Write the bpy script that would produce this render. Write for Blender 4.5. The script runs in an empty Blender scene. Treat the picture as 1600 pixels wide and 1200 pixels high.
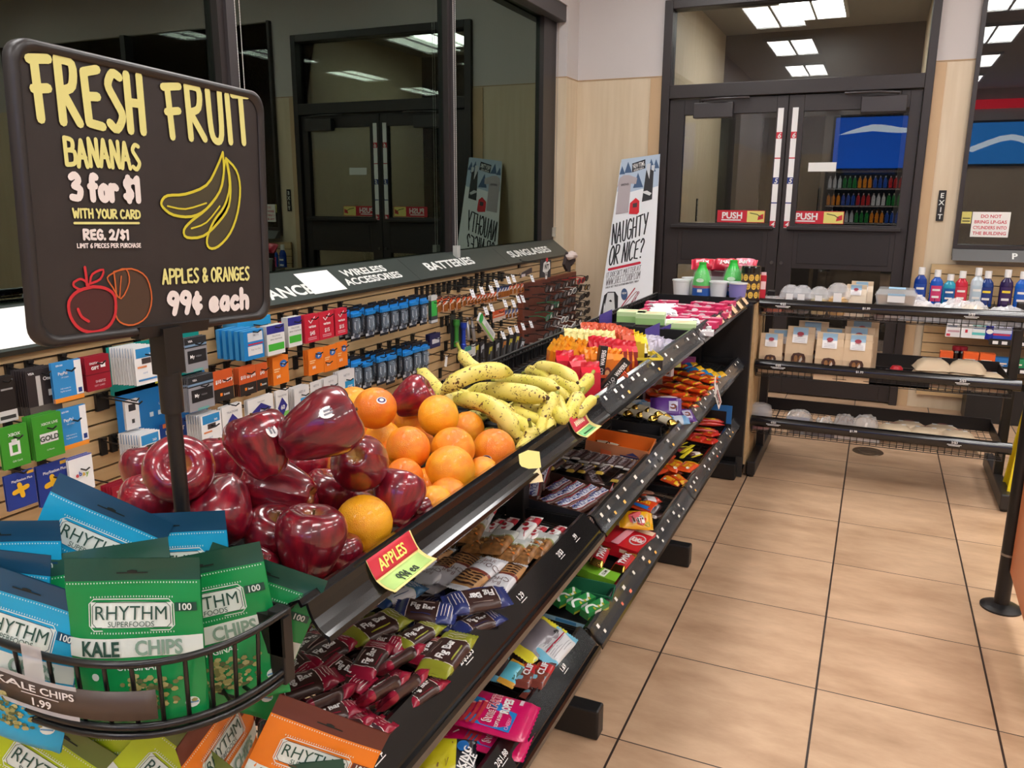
import bpy, math, random
from mathutils import Vector, Matrix
random.seed(7)
SC = bpy.context.scene
COL = SC.collection
rnd = random.Random(11)
# ---------------------------------------------------------------- camera
FPX, PITCH, YAW, ROLL, CAMZ = 1260.97, .227283716, -.419530795, .0055841, 1.40
_cy, _sy, _cp, _sp = math.cos(YAW), math.sin(YAW), math.cos(PITCH), math.sin(PITCH)
_f = Vector((_sy*_cp, _cy*_cp, -_sp)); _r = Vector((_cy, -_sy, 0)); _u = _r.cross(_f)
CX = _r*math.cos(ROLL) + _u*math.sin(ROLL); CY = -_r*math.sin(ROLL) + _u*math.cos(ROLL); CF = _f
CAM = Vector((0, 0, CAMZ))
cam = bpy.data.cameras.new('camera'); cam.sensor_width = 36; cam.lens = 36*FPX/1600; cam.clip_start = .05; cam.clip_end = 200
camo = bpy.data.objects.new('camera', cam); COL.objects.link(camo)
m = Matrix.Identity(4)
for i in range(3):
    m[i][0], m[i][1], m[i][2], m[i][3] = CX[i], CY[i], -CF[i], CAM[i]
camo.matrix_world = m; SC.camera = camo
# ---------------------------------------------------------------- world, exposure
w = bpy.data.worlds.new('night'); SC.world = w; w.use_nodes = True
w.node_tree.nodes['Background'].inputs[0].default_value = (.010, .012, .018, 1)
w.node_tree.nodes['Background'].inputs[1].default_value = .6
SC.view_settings.view_transform = 'Standard'; SC.view_settings.look = 'None'
SC.view_settings.exposure = .25; SC.view_settings.gamma = 1; SC.view_settings.use_curve_mapping = False
LAMP = 14.5            # strength of every ceiling troffer's diffuser
# ---------------------------------------------------------------- materials
def lin(c):
    c /= 255.
    return c/12.92 if c <= .04045 else ((c+.055)/1.055)**2.4
_M = {}
def M(rgb, rough=.45, metal=0., bump=0., bscale=60., var=0., vscale=8., coat=0., emit=0., alpha=1., spec=.5):
    key = (tuple(rgb), rough, metal, bump, bscale, var, vscale, coat, emit, alpha, spec)
    if key in _M: return _M[key]
    m = bpy.data.materials.new('paint_%d_%d_%d' % tuple(int(c) for c in rgb)); m.use_nodes = True
    nt = m.node_tree; b = nt.nodes['Principled BSDF']
    col = tuple(lin(c) for c in rgb) + (1,)
    b.inputs['Base Color'].default_value = col
    b.inputs['Roughness'].default_value = rough; b.inputs['Metallic'].default_value = metal
    b.inputs['Coat Weight'].default_value = coat; b.inputs['Coat Roughness'].default_value = .08
    b.inputs['Specular IOR Level'].default_value = spec
    if emit:
        b.inputs['Emission Color'].default_value = col; b.inputs['Emission Strength'].default_value = emit
    if alpha < 1: b.inputs['Alpha'].default_value = alpha
    if bump or var:
        tc = nt.nodes.new('ShaderNodeTexCoord')
    if bump:
        n = nt.nodes.new('ShaderNodeTexNoise'); n.inputs['Scale'].default_value = bscale; n.inputs['Detail'].default_value = 4
        bp = nt.nodes.new('ShaderNodeBump'); bp.inputs['Strength'].default_value = bump; bp.inputs['Distance'].default_value = .004
        nt.links.new(tc.outputs['Object'], n.inputs['Vector']); nt.links.new(n.outputs['Fac'], bp.inputs['Height'])
        nt.links.new(bp.outputs['Normal'], b.inputs['Normal'])
    if var:
        n = nt.nodes.new('ShaderNodeTexNoise'); n.inputs['Scale'].default_value = vscale; n.inputs['Detail'].default_value = 5
        r = nt.nodes.new('ShaderNodeValToRGB')
        r.color_ramp.elements[0].position = .3; r.color_ramp.elements[1].position = .7
        r.color_ramp.elements[0].color = tuple(c*(1-var) for c in col[:3])+(1,)
        r.color_ramp.elements[1].color = tuple(min(1, c*(1+var)) for c in col[:3])+(1,)
        nt.links.new(tc.outputs['Object'], n.inputs['Vector']); nt.links.new(n.outputs['Fac'], r.inputs['Fac'])
        nt.links.new(r.outputs['Color'], b.inputs['Base Color'])
    _M[key] = m
    return m
def node_mat(name, build):
    if name in _M: return _M[name]
    m = bpy.data.materials.new(name); m.use_nodes = True
    build(m.node_tree, m.node_tree.nodes['Principled BSDF']); _M[name] = m
    return m
def film(rgb=(235, 238, 240), amount=.25, rough=.08):            # clear plastic
    def f(nt, b):
        t = nt.nodes.new('ShaderNodeBsdfTransparent'); mx = nt.nodes.new('ShaderNodeMixShader')
        b.inputs['Base Color'].default_value = tuple(lin(c) for c in rgb)+(1,); b.inputs['Roughness'].default_value = rough
        b.inputs['Coat Weight'].default_value = .6
        mx.inputs[0].default_value = amount
        o = nt.nodes['Material Output']
        nt.links.new(t.outputs[0], mx.inputs[1]); nt.links.new(b.outputs[0], mx.inputs[2]); nt.links.new(mx.outputs[0], o.inputs[0])
    return node_mat('film_%s_%s_%s' % (rgb, amount, rough), f)
def pane_mat(name, tint, ior, refl=(1, 1, 1)):                   # window glass: Fresnel reflection over a clear tinted pane
    def f(nt, b):
        nt.nodes.remove(b)
        t = nt.nodes.new('ShaderNodeBsdfTransparent'); g = nt.nodes.new('ShaderNodeBsdfGlossy'); mx = nt.nodes.new('ShaderNodeMixShader')
        fr = nt.nodes.new('ShaderNodeFresnel'); fr.inputs[0].default_value = ior
        t.inputs[0].default_value = tint+(1,); g.inputs['Roughness'].default_value = 0; g.inputs['Color'].default_value = refl+(1,)
        nt.links.new(fr.outputs[0], mx.inputs[0]); nt.links.new(t.outputs[0], mx.inputs[1]); nt.links.new(g.outputs[0], mx.inputs[2])
        nt.links.new(mx.outputs[0], nt.nodes['Material Output'].inputs[0])
    return node_mat(name, f)
BLACK = M((22, 21, 22), .42); BLACKGLOSS = M((16, 16, 18), .18, coat=.5); WIRE = M((20, 19, 20), .3)
WHITE = M((232, 230, 228), .55); PAPER = M((236, 234, 230), .7); CLEAR = film()
# ---------------------------------------------------------------- mesh builder
class MB:
    def __init__(s): s.V = []; s.F = []; s.mats = []
    def mi(s, mat):
        if mat not in s.mats: s.mats.append(mat)
        return s.mats.index(mat)
    def add(s, vs, fs, mat, smooth=False):
        o = len(s.V); s.V.extend(tuple(v) for v in vs); k = s.mi(mat)
        for f in fs: s.F.append((tuple(i+o for i in f), k, smooth))
    def box(s, x0, x1, y0, y1, z0, z1, mat):
        v = [(x, y, z) for x in (x0, x1) for y in (y0, y1) for z in (z0, z1)]
        s.add(v, [(0, 1, 3, 2), (4, 6, 7, 5), (0, 4, 5, 1), (2, 3, 7, 6), (0, 2, 6, 4), (1, 5, 7, 3)], mat)
    def hexa(s, b, t, mat):                                        # bottom quad, top quad
        s.add(list(b)+list(t), [(3, 2, 1, 0), (4, 5, 6, 7), (0, 1, 5, 4), (1, 2, 6, 5), (2, 3, 7, 6), (3, 0, 4, 7)], mat)
    def tube(s, pts, r, mat, n=6, closed=False, smooth=True):
        pts = [Vector(p) for p in pts]; N = len(pts); rs = r if isinstance(r, (list, tuple)) else [r]*N
        V = []; a = None
        for i, p in enumerate(pts):
            d = (pts[(i+1) % N]-pts[i-1]) if closed or 0 < i < N-1 else (pts[1]-pts[0] if i == 0 else pts[-1]-pts[-2])
            d.normalize()
            if a is None:
                a = d.orthogonal().normalized()
            a = (a-d*a.dot(d)); a = a.normalized() if a.length > 1e-6 else d.orthogonal().normalized()
            b = d.cross(a)
            V += [p+(a*math.cos(2*math.pi*k/n)+b*math.sin(2*math.pi*k/n))*rs[i] for k in range(n)]
        F = []
        for i in range(N if closed else N-1):
            j = (i+1) % N
            F += [(i*n+k, i*n+(k+1) % n, j*n+(k+1) % n, j*n+k) for k in range(n)]
        s.add(V, F, mat, smooth)
        if not closed:
            s.add(V[:n], [tuple(range(n-1, -1, -1))], mat); s.add(V[-n:], [tuple(range(n))], mat)
    def cyl(s, p0, p1, r, mat, n=16): s.tube([p0, p1], r, mat, n)
    def lathe(s, prof, mat, n=24, o=(0, 0, 0), T=None, smooth=True):  # mat: one, or one per segment
        o = Vector(o); V = []
        for (r, z) in prof:
            for k in range(n):
                v = Vector((r*math.cos(2*math.pi*k/n), r*math.sin(2*math.pi*k/n), z))
                V.append(T @ v if T else v+o)
        for i in range(len(prof)-1):
            mt = mat[i] if isinstance(mat, list) else mat
            s.add(V[i*n:(i+2)*n], [(k, (k+1) % n, n+(k+1) % n, n+k) for k in range(n)], mt, smooth)
        for i, rev in ((0, True), (len(prof)-1, False)):
            if prof[i][0] > 1e-5:
                mt = (mat[0] if i == 0 else mat[-1]) if isinstance(mat, list) else mat
                f = tuple(range(n)); s.add(V[i*n:(i+1)*n], [f[::-1] if rev else f], mt)
    def grid(s, fn, us, vs, matfn, smooth=True):
        o = len(s.V); nu, nv = len(us), len(vs)
        for u in us:
            for v in vs: s.V.append(tuple(fn(u, v)))
        for i in range(nu-1):
            for j in range(nv-1):
                mt = matfn((us[i]+us[i+1])/2, (vs[j]+vs[j+1])/2) if callable(matfn) else matfn
                s.F.append(((o+i*nv+j, o+(i+1)*nv+j, o+(i+1)*nv+j+1, o+i*nv+j+1), s.mi(mt), smooth))
    def poly(s, pts, mat): s.add(pts, [tuple(range(len(pts)))], mat)
    def rect(s, T, x0, y0, x1, y1, mat, e=.0005, nx=1, ny=1):       # a printed patch on a surface T(x, y, lift)
        if nx == 1 and ny == 1: s.poly([T(x0, y0, e), T(x1, y0, e), T(x1, y1, e), T(x0, y1, e)], mat)
        else: s.grid(lambda a, b: T(a, b, e), [x0+(x1-x0)*i/nx for i in range(nx+1)], [y0+(y1-y0)*j/ny for j in range(ny+1)], mat)
    def disc(s, T, x, y, rx, ry, mat, e=.0006, n=16): s.poly([T(x+rx*math.cos(2*math.pi*k/n), y+ry*math.sin(2*math.pi*k/n), e) for k in range(n)], mat)
    def shape(s, T, pts, mat, e=.0006): s.poly([T(x, y, e) for x, y in pts], mat)
    def text(s, T, t, x, y, h, mat, xs=1., bold=.012, rot=0., al='c', e=.0009, shear=0., maxw=None):
        V, F, wd = font_geo(t, bold)
        if maxw and wd*h*xs > maxw: xs = maxw/(wd*h)
        ca, sa = math.cos(rot), math.sin(rot); ox = {'c': -wd/2, 'l': 0, 'r': -wd}[al]
        vs = []
        for a, b in V:
            px, py = (a+ox+shear*b)*h*xs, (b-.5)*h
            vs.append(T(x+px*ca-py*sa, y+px*sa+py*ca, e))
        s.add(vs, F, mat)
    def strokes(s, T, t, x, y, h, wd, mat, xs=1., rot=0., al='l', gap=.16, e=.0008, jit=0., maxw=None, shear=0.):  # hand lettering, from the baseline
        segs, tot = stroke_line(t, gap, jit)
        if maxw: xs = maxw/(tot*h)
        ox = {'c': -tot/2, 'l': 0, 'r': -tot}[al]; ca, sa = math.cos(rot), math.sin(rot)
        for i, pl in enumerate(segs):
            q = [((a+ox)*h*xs+shear*b*h, b*h) for a, b in pl]
            s.ribbon(T, [(x+a*ca-b*sa, y+a*sa+b*ca) for a, b in q], wd, mat, e+i*4e-5)
    def ribbon(s, T, q, wd, mat, e=.0008, caps=True):
        r = wd/2
        L = []; R = []
        for i, (a, b) in enumerate(q):
            p0 = q[max(0, i-1)]; p1 = q[min(len(q)-1, i+1)]
            dx, dy = p1[0]-p0[0], p1[1]-p0[1]; l = math.hypot(dx, dy) or 1
            L.append((a-dy/l*r, b+dx/l*r)); R.append((a+dy/l*r, b-dx/l*r))
        n = len(q)
        s.add([T(a, b, e+2e-6*(i % n)) for i, (a, b) in enumerate(L+R)], [(n+i, n+i+1, i+1, i) for i in range(n-1)], mat)
        if caps:
            for i, (c, d) in enumerate(((q[0], q[1]), (q[-1], q[-2]))):
                s.poly([T(c[0]+r*math.cos(k*math.pi/4), c[1]+r*math.sin(k*math.pi/4), e-1.3e-5*(i+1)) for k in range(8)], mat)
    def mesh(s, name):
        me = bpy.data.meshes.new(name); me.from_pydata(s.V, [], [f[0] for f in s.F])
        for mt in s.mats: me.materials.append(mt)
        me.polygons.foreach_set('material_index', [f[1] for f in s.F]); me.polygons.foreach_set('use_smooth', [f[2] for f in s.F])
        me.update(); return me
    def build(s, name, parent=None, bevel=0., loc=None, mw=None, solid=0.):
        o = bpy.data.objects.new(name, s.mesh(name)); COL.objects.link(o)
        if bevel:
            b = o.modifiers.new('edge', 'BEVEL'); b.width = bevel; b.segments = 2; b.limit_method = 'ANGLE'; b.angle_limit = .6
        if solid:
            b = o.modifiers.new('thick', 'SOLIDIFY'); b.thickness = solid; b.offset = 0
        if mw is not None: o.matrix_world = mw
        if loc is not None: o.location = loc
        if parent is not None: o.parent = parent
        return o
_FG = {}
def font_geo(t, bold):
    k = (t, bold)
    if k in _FG: return _FG[k]
    cu = bpy.data.curves.new('lettering', 'FONT'); cu.body = t; cu.size = 1; cu.offset = bold; cu.resolution_u = 3
    o = bpy.data.objects.new('lettering', cu); me = o.to_mesh()
    V = [(v.co.x, v.co.y) for v in me.vertices]; F = [tuple(p.vertices) for p in me.polygons]
    o.to_mesh_clear(); bpy.data.objects.remove(o); bpy.data.curves.remove(cu)
    cap = .729; x0 = min((v[0] for v in V), default=0); x1 = max((v[0] for v in V), default=1)
    V = [((a-x0)/cap, b/cap) for a, b in V]
    _FG[k] = (V, F, (x1-x0)/cap)
    return _FG[k]
# hand-lettered stroke alphabet; "~" marks a smooth stroke
ST = {'A': '0,0 .22,1 .46,0;.08,.36 .4,.36', 'B': '.02,0 .02,1;~.02,1 .38,.92 .36,.6 .05,.54;~.05,.54 .46,.5 .44,.08 .02,0', 'C': '~.44,.88 .25,1 .05,.75 .03,.3 .22,0 .46,.12',
 'D': '0,0 0,1;~0,1 .4,.85 .44,.25 0,0', 'E': '.42,.98 .03,.9 .06,.06 .44,.02;.04,.5 .36,.52', 'F': '.0,.95 .48,1;.12,.96 .14,.0;.04,.48 .4,.52', 'G': '~.44,.85 .25,1 .04,.7 .05,.2 .26,0 .46,.2;.46,.2 .46,.46 .28,.46',
 'H': '.02,0 .02,.98;.42,0 .42,1;.02,.5 .42,.5', 'I': '.06,0 .06,1', 'J': '~.36,1 .36,.2 .2,0 .02,.15', 'K': '.02,0 .02,1;.42,1 .06,.48 .46,0', 'L': '.03,1 .03,.02 .4,.02', 'M': '0,0 .06,1 .28,.4 .5,1 .56,0',
 'N': '.02,0 .02,1 .42,.02 .42,1', 'O': '~.24,1 .04,.75 .04,.25 .24,0 .45,.25 .45,.75 .24,1', 'P': '.03,0 .03,1;~.03,1 .42,.92 .4,.55 .05,.46', 'Q': '~.24,1 .04,.75 .04,.25 .24,0 .45,.25 .45,.75 .24,1;.3,.2 .48,-.05', 'R': '.03,0 .03,1;~.03,1 .4,.95 .36,.6 .08,.5;.08,.5 .48,.0',
 'S': '~.42,.95 .22,1 .06,.78 .24,.52 .42,.25 .22,.0 .02,.1', 'T': '.0,.98 .54,1;.28,.98 .28,0', 'U': '~.02,1 .04,.2 .2,0 .38,.15 .42,1', 'V': '.0,1 .22,0 .44,1', 'W': '0,1 .14,0 .3,.7 .46,0 .6,1', 'X': '0,0 .44,1;0,1 .44,0', 'Y': '0,1 .22,.5;.46,1 .16,0', 'Z': '.02,1 .42,1 .02,.02 .44,.02',
 'a': '~.36,.5 .2,.62 .03,.3 .16,0 .36,.2;.37,.58 .37,.0', 'b': '0,1 0,0;~0,.5 .3,.55 .36,.2 .16,0 0,.1', 'c': '~.36,.52 .2,.6 .03,.3 .18,0 .38,.1', 'e': '~.04,.34 .36,.36 .24,.6 .06,.42 .06,.14 .2,0 .38,.1', 'f': '~.36,.95 .2,1 .14,.7 .14,0;.02,.55 .3,.57', 'h': '.02,1 .02,0;~.02,.45 .2,.6 .34,.45 .34,0', 'o': '~.2,.58 .03,.42 .04,.12 .2,0 .37,.15 .36,.45 .2,.58', 'r': '.03,.6 .03,0;~.03,.4 .18,.6 .32,.52',
 '0': '~.22,1 .04,.7 .04,.3 .22,0 .42,.3 .42,.7 .22,1', '1': '.02,.85 .16,1 .16,0', '2': '~.03,.8 .2,1 .4,.8 .3,.4 .02,.02;.02,.02 .44,.02', '3': '~.04,.9 .24,1 .4,.78 .16,.54;~.16,.54 .46,.4 .36,.05 .02,.06', '4': '.3,0 .3,1 .0,.35 .44,.35', '5': '.4,1 .08,.98 .06,.56;~.06,.56 .4,.6 .42,.1 .04,.04', '6': '~.36,1 .08,.6 .06,.1 .3,.0 .42,.3 .2,.46 .07,.3', '7': '.0,.98 .42,.98 .14,0', '8': '~.22,.54 .06,.78 .22,1 .4,.78 .22,.54 .03,.25 .22,0 .43,.25 .22,.54', '9': '~.4,.65 .24,.48 .04,.68 .16,.98 .38,.9 .4,.6 .26,0',
 '$': '~.38,.85 .18,.9 .06,.7 .36,.3 .2,.1 .02,.18;.2,1.02 .2,-.02', '/': '.0,-.05 .3,1.05', '&': '~.46,.1 .1,.78 .22,1 .34,.8 .05,.35 .16,0 .46,.4', '.': '.04,.0 .05,.04', '?': '~.02,.82 .2,1 .4,.8 .2,.45;.2,.45 .2,.3;.2,.02 .2,.06', "'": '.05,1 .02,.8', '\u00a2': '~.34,.66 .18,.74 .04,.45 .18,.14 .36,.24;.2,.92 .2,-.06', '-': '0,.45 .3,.45', '!': '.05,1 .05,.3;.05,.0 .05,.04', ' ': ''}
def smooth_pl(p, k=4):
    o = []
    for i in range(len(p)-1):
        a = p[max(0, i-1)]; b = p[i]; c = p[i+1]; d = p[min(len(p)-1, i+2)]
        for j in range(k):
            t = j/k
            o.append(tuple(.5*(2*b[q]+(c[q]-a[q])*t+(2*a[q]-5*b[q]+4*c[q]-d[q])*t*t+(3*b[q]-a[q]-3*c[q]+d[q])*t**3) for q in range(len(b))))
    return o+[p[-1]]
def stroke_line(t, gap, jit):
    out = []; x = 0; rr = random.Random(len(t)*7+ord(t[0]))
    for ch in t:
        d = ST.get(ch, ''); wd = 0
        if ch == ' ': x += .3; continue
        dy = rr.uniform(-jit, jit); sc = 1+rr.uniform(-jit, jit)
        for st in d.split(';'):
            sm = st.startswith('~'); p = [tuple(float(q) for q in c.split(',')) for c in st.lstrip('~').split()]
            wd = max(wd, max(a for a, b in p))
            if sm: p = smooth_pl(p)
            q = [(a+x, b*sc+dy) for a, b in p]
            out += [q] if sm else [q[i:i+2] for i in range(len(q)-1)]
        x += wd+gap
    return out, x-gap
# ---------------------------------------------------------------- scene tree helpers
def tag(o, label, cat, group=None, kind=None):
    o['label'] = label; o['category'] = cat
    if group: o['group'] = group
    if kind: o['kind'] = kind
    return o
def empty(name, loc, rz=0., label=None, cat=None, group=None, mw=None):
    o = bpy.data.objects.new(name, None); COL.objects.link(o); o.empty_display_size = .05
    if mw is not None: o.matrix_world = mw
    else: o.location = loc; o.rotation_euler = (0, 0, rz)
    if label: tag(o, label, cat, group)
    return o
def struct(o): o['kind'] = 'structure'; return o
def copy_tree(o, parent=None):
    c = o.copy(); COL.objects.link(c)
    if parent is not None: c.parent = parent
    for ch in [k for k in o.children]: copy_tree(ch, c)
    return c
def place(src, mw, label, cat, group=None):                       # first use moves the original, later uses copy it with its parts
    if src.get('used'): o = copy_tree(src)
    else: o = src; o['used'] = 1
    o.matrix_world = mw; tag(o, label, cat, group)
    return o
_CAT = {}
def cat_of(key, fn):
    if key not in _CAT: _CAT[key] = fn()
    return _CAT[key]
def XY(z=0.): return lambda x, y, e=0.: (x, y, z+e)                # printed face looking up
def XZ(y=0.): return lambda x, z, e=0.: (x, y-e, z)                # printed face looking to -y
def YZ(x=0.): return lambda y, z, e=0.: (x+e, y, z)                # printed face looking to +x; x-axis of the print runs along +y
def frame(o, ex, ey):
    o = Vector(o); ex = Vector(ex); ey = Vector(ey); n = ex.cross(ey).normalized()
    return lambda x, y, e=0.: o+ex*x+ey*y+n*e
# points of the photographed room: a sight line met with a wall, a shelf or the floor
def ray(u, v): return (CX*((u-800)/FPX)+CY*((600-v)/FPX)+CF)
def on_x(u, v, x): d = ray(u, v); return CAM+d*(x/d.x)
def on_y(u, v, y): d = ray(u, v); return CAM+d*(y/d.y)
def on_z(u, v, z): d = ray(u, v); return CAM+d*((z-CAMZ)/d.z)
def on_pl(u, v, p, n): d = ray(u, v); n = Vector(n); return CAM+d*((Vector(p)-CAM).dot(n)/d.dot(n))
def at_d(u, v, dist): return CAM+ray(u, v).normalized()*dist
def axes(o, x, z):                                                # matrix from origin, x direction, approximate up
    x = Vector(x).normalized(); z = Vector(z); z = (z-x*z.dot(x)).normalized(); y = z.cross(x)
    m = Matrix.Identity(4)
    for i in range(3): m[i][0], m[i][1], m[i][2], m[i][3] = x[i], y[i], z[i], o[i]
    return m
def facing(o, n, up=(0, 0, 1), roll=0.):                          # local -y looks along n, local z up
    n = Vector(n).normalized(); up = Vector(up); z = (up-n*up.dot(n)).normalized(); y = -n; x = y.cross(z)
    m = Matrix.Identity(4)
    for i in range(3): m[i][0], m[i][1], m[i][2], m[i][3] = x[i], y[i], z[i], o[i]
    return m @ Matrix.Rotation(roll, 4, 'Y')
# ================================================================ ceiling lights (the room's own lamps)
CEIL = 3.35
def wbuild(mb, name, parent, **k):                                # geometry given in room coordinates under a thing's Empty
    o = mb.build(name, parent, **k)
    if parent is not None: o.matrix_parent_inverse = Matrix.Translation(-parent.location)
    return o
DIFF = M((250, 248, 246), .6, emit=LAMP)
def make_light():
    t = empty('ceiling_light', (0, 0, 0))
    f = MB(); a, b = .3, .6
    for x0, x1, y0, y1 in ((-a, a, -b, -b+.03), (-a, a, b-.03, b), (-a, -a+.03, -b, b), (a-.03, a, -b, b), (-.012, .012, -b, b)): f.box(x0, x1, y0, y1, -.035, 0, M((225, 225, 225), .5))
    f.build('light_frame', t)
    for s in (-1, 1):
        d = MB(); x0, x1 = sorted((s*.014, s*.27)); d.box(x0, x1, -.57, .57, -.02, -.008, DIFF); d.build('diffuser', t)
    return t
lt = make_light()
for i, (x, y) in enumerate([(x, y) for y in (-3.7, -1.6, .5, 2.5, 4.5) for x in (-1.25, 1.0, 3.4)]):
    place(lt, Matrix.Translation((x, y, CEIL-.001)), 'white fluorescent ceiling panel light set flush in the ceiling', 'ceiling light', 'ceiling panel lights')
# ================================================================ materials of the room
def f_floor(nt, b):
    N, L = nt.nodes.new, nt.links.new
    g = N('ShaderNodeNewGeometry'); sp = N('ShaderNodeSeparateXYZ'); L(g.outputs['Position'], sp.inputs[0])
    def mth(op, a, c=None):
        n = N('ShaderNodeMath'); n.operation = op
        for i, v in enumerate((a, c)):
            if v is None: continue
            if isinstance(v, (int, float)): n.inputs[i].default_value = v
            else: L(v, n.inputs[i])
        return n.outputs[0]
    ds = []; ids = []
    for ax, o, t, wd in (('X', -.5015, .4632, .0062), ('Y', 2.290, .4598, .0040)):
        q = mth('DIVIDE', mth('SUBTRACT', sp.outputs[ax], o), t)
        fr = mth('FRACT', mth('ADD', q, .5)); d = mth('MULTIPLY', mth('ABSOLUTE', mth('SUBTRACT', fr, .5)), t)
        ds.append(mth('LESS_THAN', d, wd/2)); ids.append(mth('FLOOR', q))
    gr = mth('MAXIMUM', *ds)
    cb = N('ShaderNodeCombineXYZ'); L(ids[0], cb.inputs[0]); L(ids[1], cb.inputs[1])
    wn = N('ShaderNodeTexWhiteNoise'); L(cb.outputs[0], wn.inputs[0])
    ad = N('ShaderNodeVectorMath'); ad.operation = 'MULTIPLY_ADD'; L(wn.outputs['Color'], ad.inputs[0]); ad.inputs[1].default_value = (7, 7, 7); L(g.outputs['Position'], ad.inputs[2])
    mp = N('ShaderNodeMapping'); mp.inputs['Rotation'].default_value = (0, 0, .6); mp.inputs['Scale'].default_value = (1, 2.6, 1); L(ad.outputs[0], mp.inputs[0])
    n1 = N('ShaderNodeTexNoise'); n1.inputs['Scale'].default_value = 3.2; n1.inputs['Detail'].default_value = 8; n1.inputs['Roughness'].default_value = .62; L(mp.outputs[0], n1.inputs['Vector'])
    r = N('ShaderNodeValToRGB'); e = r.color_ramp.elements
    e[0].position = .3; e[0].color = tuple(lin(c) for c in (168, 134, 104))+(1,)
    e[1].position = .72; e[1].color = tuple(lin(c) for c in (208, 175, 143))+(1,)
    L(n1.outputs['Fac'], r.inputs[0])
    hs = N('ShaderNodeHueSaturation'); L(r.outputs[0], hs.inputs['Color']); L(mth('ADD', mth('MULTIPLY', wn.outputs['Value'], .16), .93), hs.inputs['Value'])
    mx = N('ShaderNodeMix'); mx.data_type = 'RGBA'; L(gr, mx.inputs['Factor']); L(hs.outputs[0], mx.inputs[6]); mx.inputs[7].default_value = tuple(lin(c) for c in (44, 30, 24))+(1,)
    L(mx.outputs[2], b.inputs['Base Color'])
    L(mth('ADD', mth('MULTIPLY', n1.outputs['Fac'], .2), .36), b.inputs['Roughness'])
    bp = N('ShaderNodeBump'); bp.inputs['Strength'].default_value = .25; bp.inputs['Distance'].default_value = .002; bp.invert = True
    L(gr, bp.inputs['Height']); L(bp.outputs[0], b.inputs['Normal'])
FLOOR = node_mat('floor_tile', f_floor)
def f_wood(c0, c1, ax):
    def f(nt, b):
        N, L = nt.nodes.new, nt.links.new
        tc = N('ShaderNodeNewGeometry'); mp = N('ShaderNodeMapping'); mp.inputs['Scale'].default_value = ax; L(tc.outputs['Position'], mp.inputs[0])
        n = N('ShaderNodeTexNoise'); n.inputs['Scale'].default_value = 4; n.inputs['Detail'].default_value = 6; L(mp.outputs[0], n.inputs['Vector'])
        r = N('ShaderNodeValToRGB'); r.color_ramp.elements[0].position = .3; r.color_ramp.elements[1].position = .7
        r.color_ramp.elements[0].color = tuple(lin(c) for c in c0)+(1,); r.color_ramp.elements[1].color = tuple(lin(c) for c in c1)+(1,)
        L(n.outputs['Fac'], r.inputs[0]); L(r.outputs[0], b.inputs['Base Color']); b.inputs['Roughness'].default_value = .42
    return f
TAN = node_mat('maple_wall', f_wood((206, 187, 158), (216, 199, 173), (6, 6, .5)))
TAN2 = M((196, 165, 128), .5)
SLAT = node_mat('maple_slatwall', f_wood((196, 164, 118), (210, 180, 136), (1, .7, 10)))
PLASTER = M((200, 194, 192), .8, bump=.05, bscale=200)
CEILM = M((196, 192, 186), .9, bump=.2, bscale=150)
FRAME = M((44, 38, 38), .4); FRAME2 = M((36, 31, 32), .45)
# ================================================================ shell
b = MB(); b.box(-2.6, 5.2, -5.2, 9.2, -.1, 0, FLOOR); struct(b.build('floor'))
b = MB(); b.box(-2.6, 5.2, -5.2, 6.3, CEIL, CEIL+.1, CEILM); struct(b.build('ceiling'))
LW = -2.19
def wall(b, x0, x1, y0, y1, z0=0., z1=CEIL):
    if z0 < 2.26: b.box(x0, x1, y0, y1, z0, min(z1, 2.26), TAN)
    if z1 > 2.26: b.box(x0, x1, y0, y1, max(z0, 2.26), z1, PLASTER)
b = MB(); wall(b, -2.5, LW, -5.2, 5.86, 0, 1.0); wall(b, -2.5, LW, -5.2, -1.6, 1.0); b.box(-2.5, LW, -1.6, 5.86, 2.74, CEIL, PLASTER)
wall(b, -2.5, LW, 5.86, 6.3)
b.box(LW-.3, LW+.002, 5.858, 6.1, 2.255, 2.263, M((176, 146, 110), .6)); struct(b.build('wall_left'))
b = MB(); wall(b, LW, -1.535, 6.1, 6.3); wall(b, .226, .45, 6.1, 6.3); b.box(-1.535, .226, 6.1, 6.3, 2.76, CEIL, PLASTER)
wall(b, .45, 5.2, 6.1, 6.3, 0, 1.05); b.box(.45, 4.0, 6.1, 6.3, 2.9, CEIL, PLASTER); wall(b, 4.0, 5.2, 6.1, 6.3, 1.05)
b.box(LW, -1.535, 6.096, 6.1, 2.255, 2.263, M((176, 146, 110), .6)); b.box(.226, .45, 6.096, 6.1, 2.255, 2.263, M((176, 146, 110), .6))
struct(b.build('wall_back'))
b = MB(); b.box(-1.625, -1.537, 6.09, 6.0995, 0, 2.25, TAN2); struct(b.build('wall_strip_1'))  # thin strip of darker tan on the wall beside the door frame
b = MB(); b.box(.228, .292, 6.09, 6.0995, 0, 2.25, TAN2); struct(b.build('wall_strip_2'))  # narrower darker tan strip on the other side of the door frame
b = MB(); wall(b, 5.2, 5.3, -5.2, 6.3); struct(b.build('wall_right'))
b = MB(); wall(b, -2.5, 5.2, -5.3, -5.2); struct(b.build('wall_front'))
b = MB(); b.box(-2.187, -1.626, 6.085, 6.0995, 0, .1, M((60, 50, 46), .5)); struct(b.build('baseboard_back'))
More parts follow.
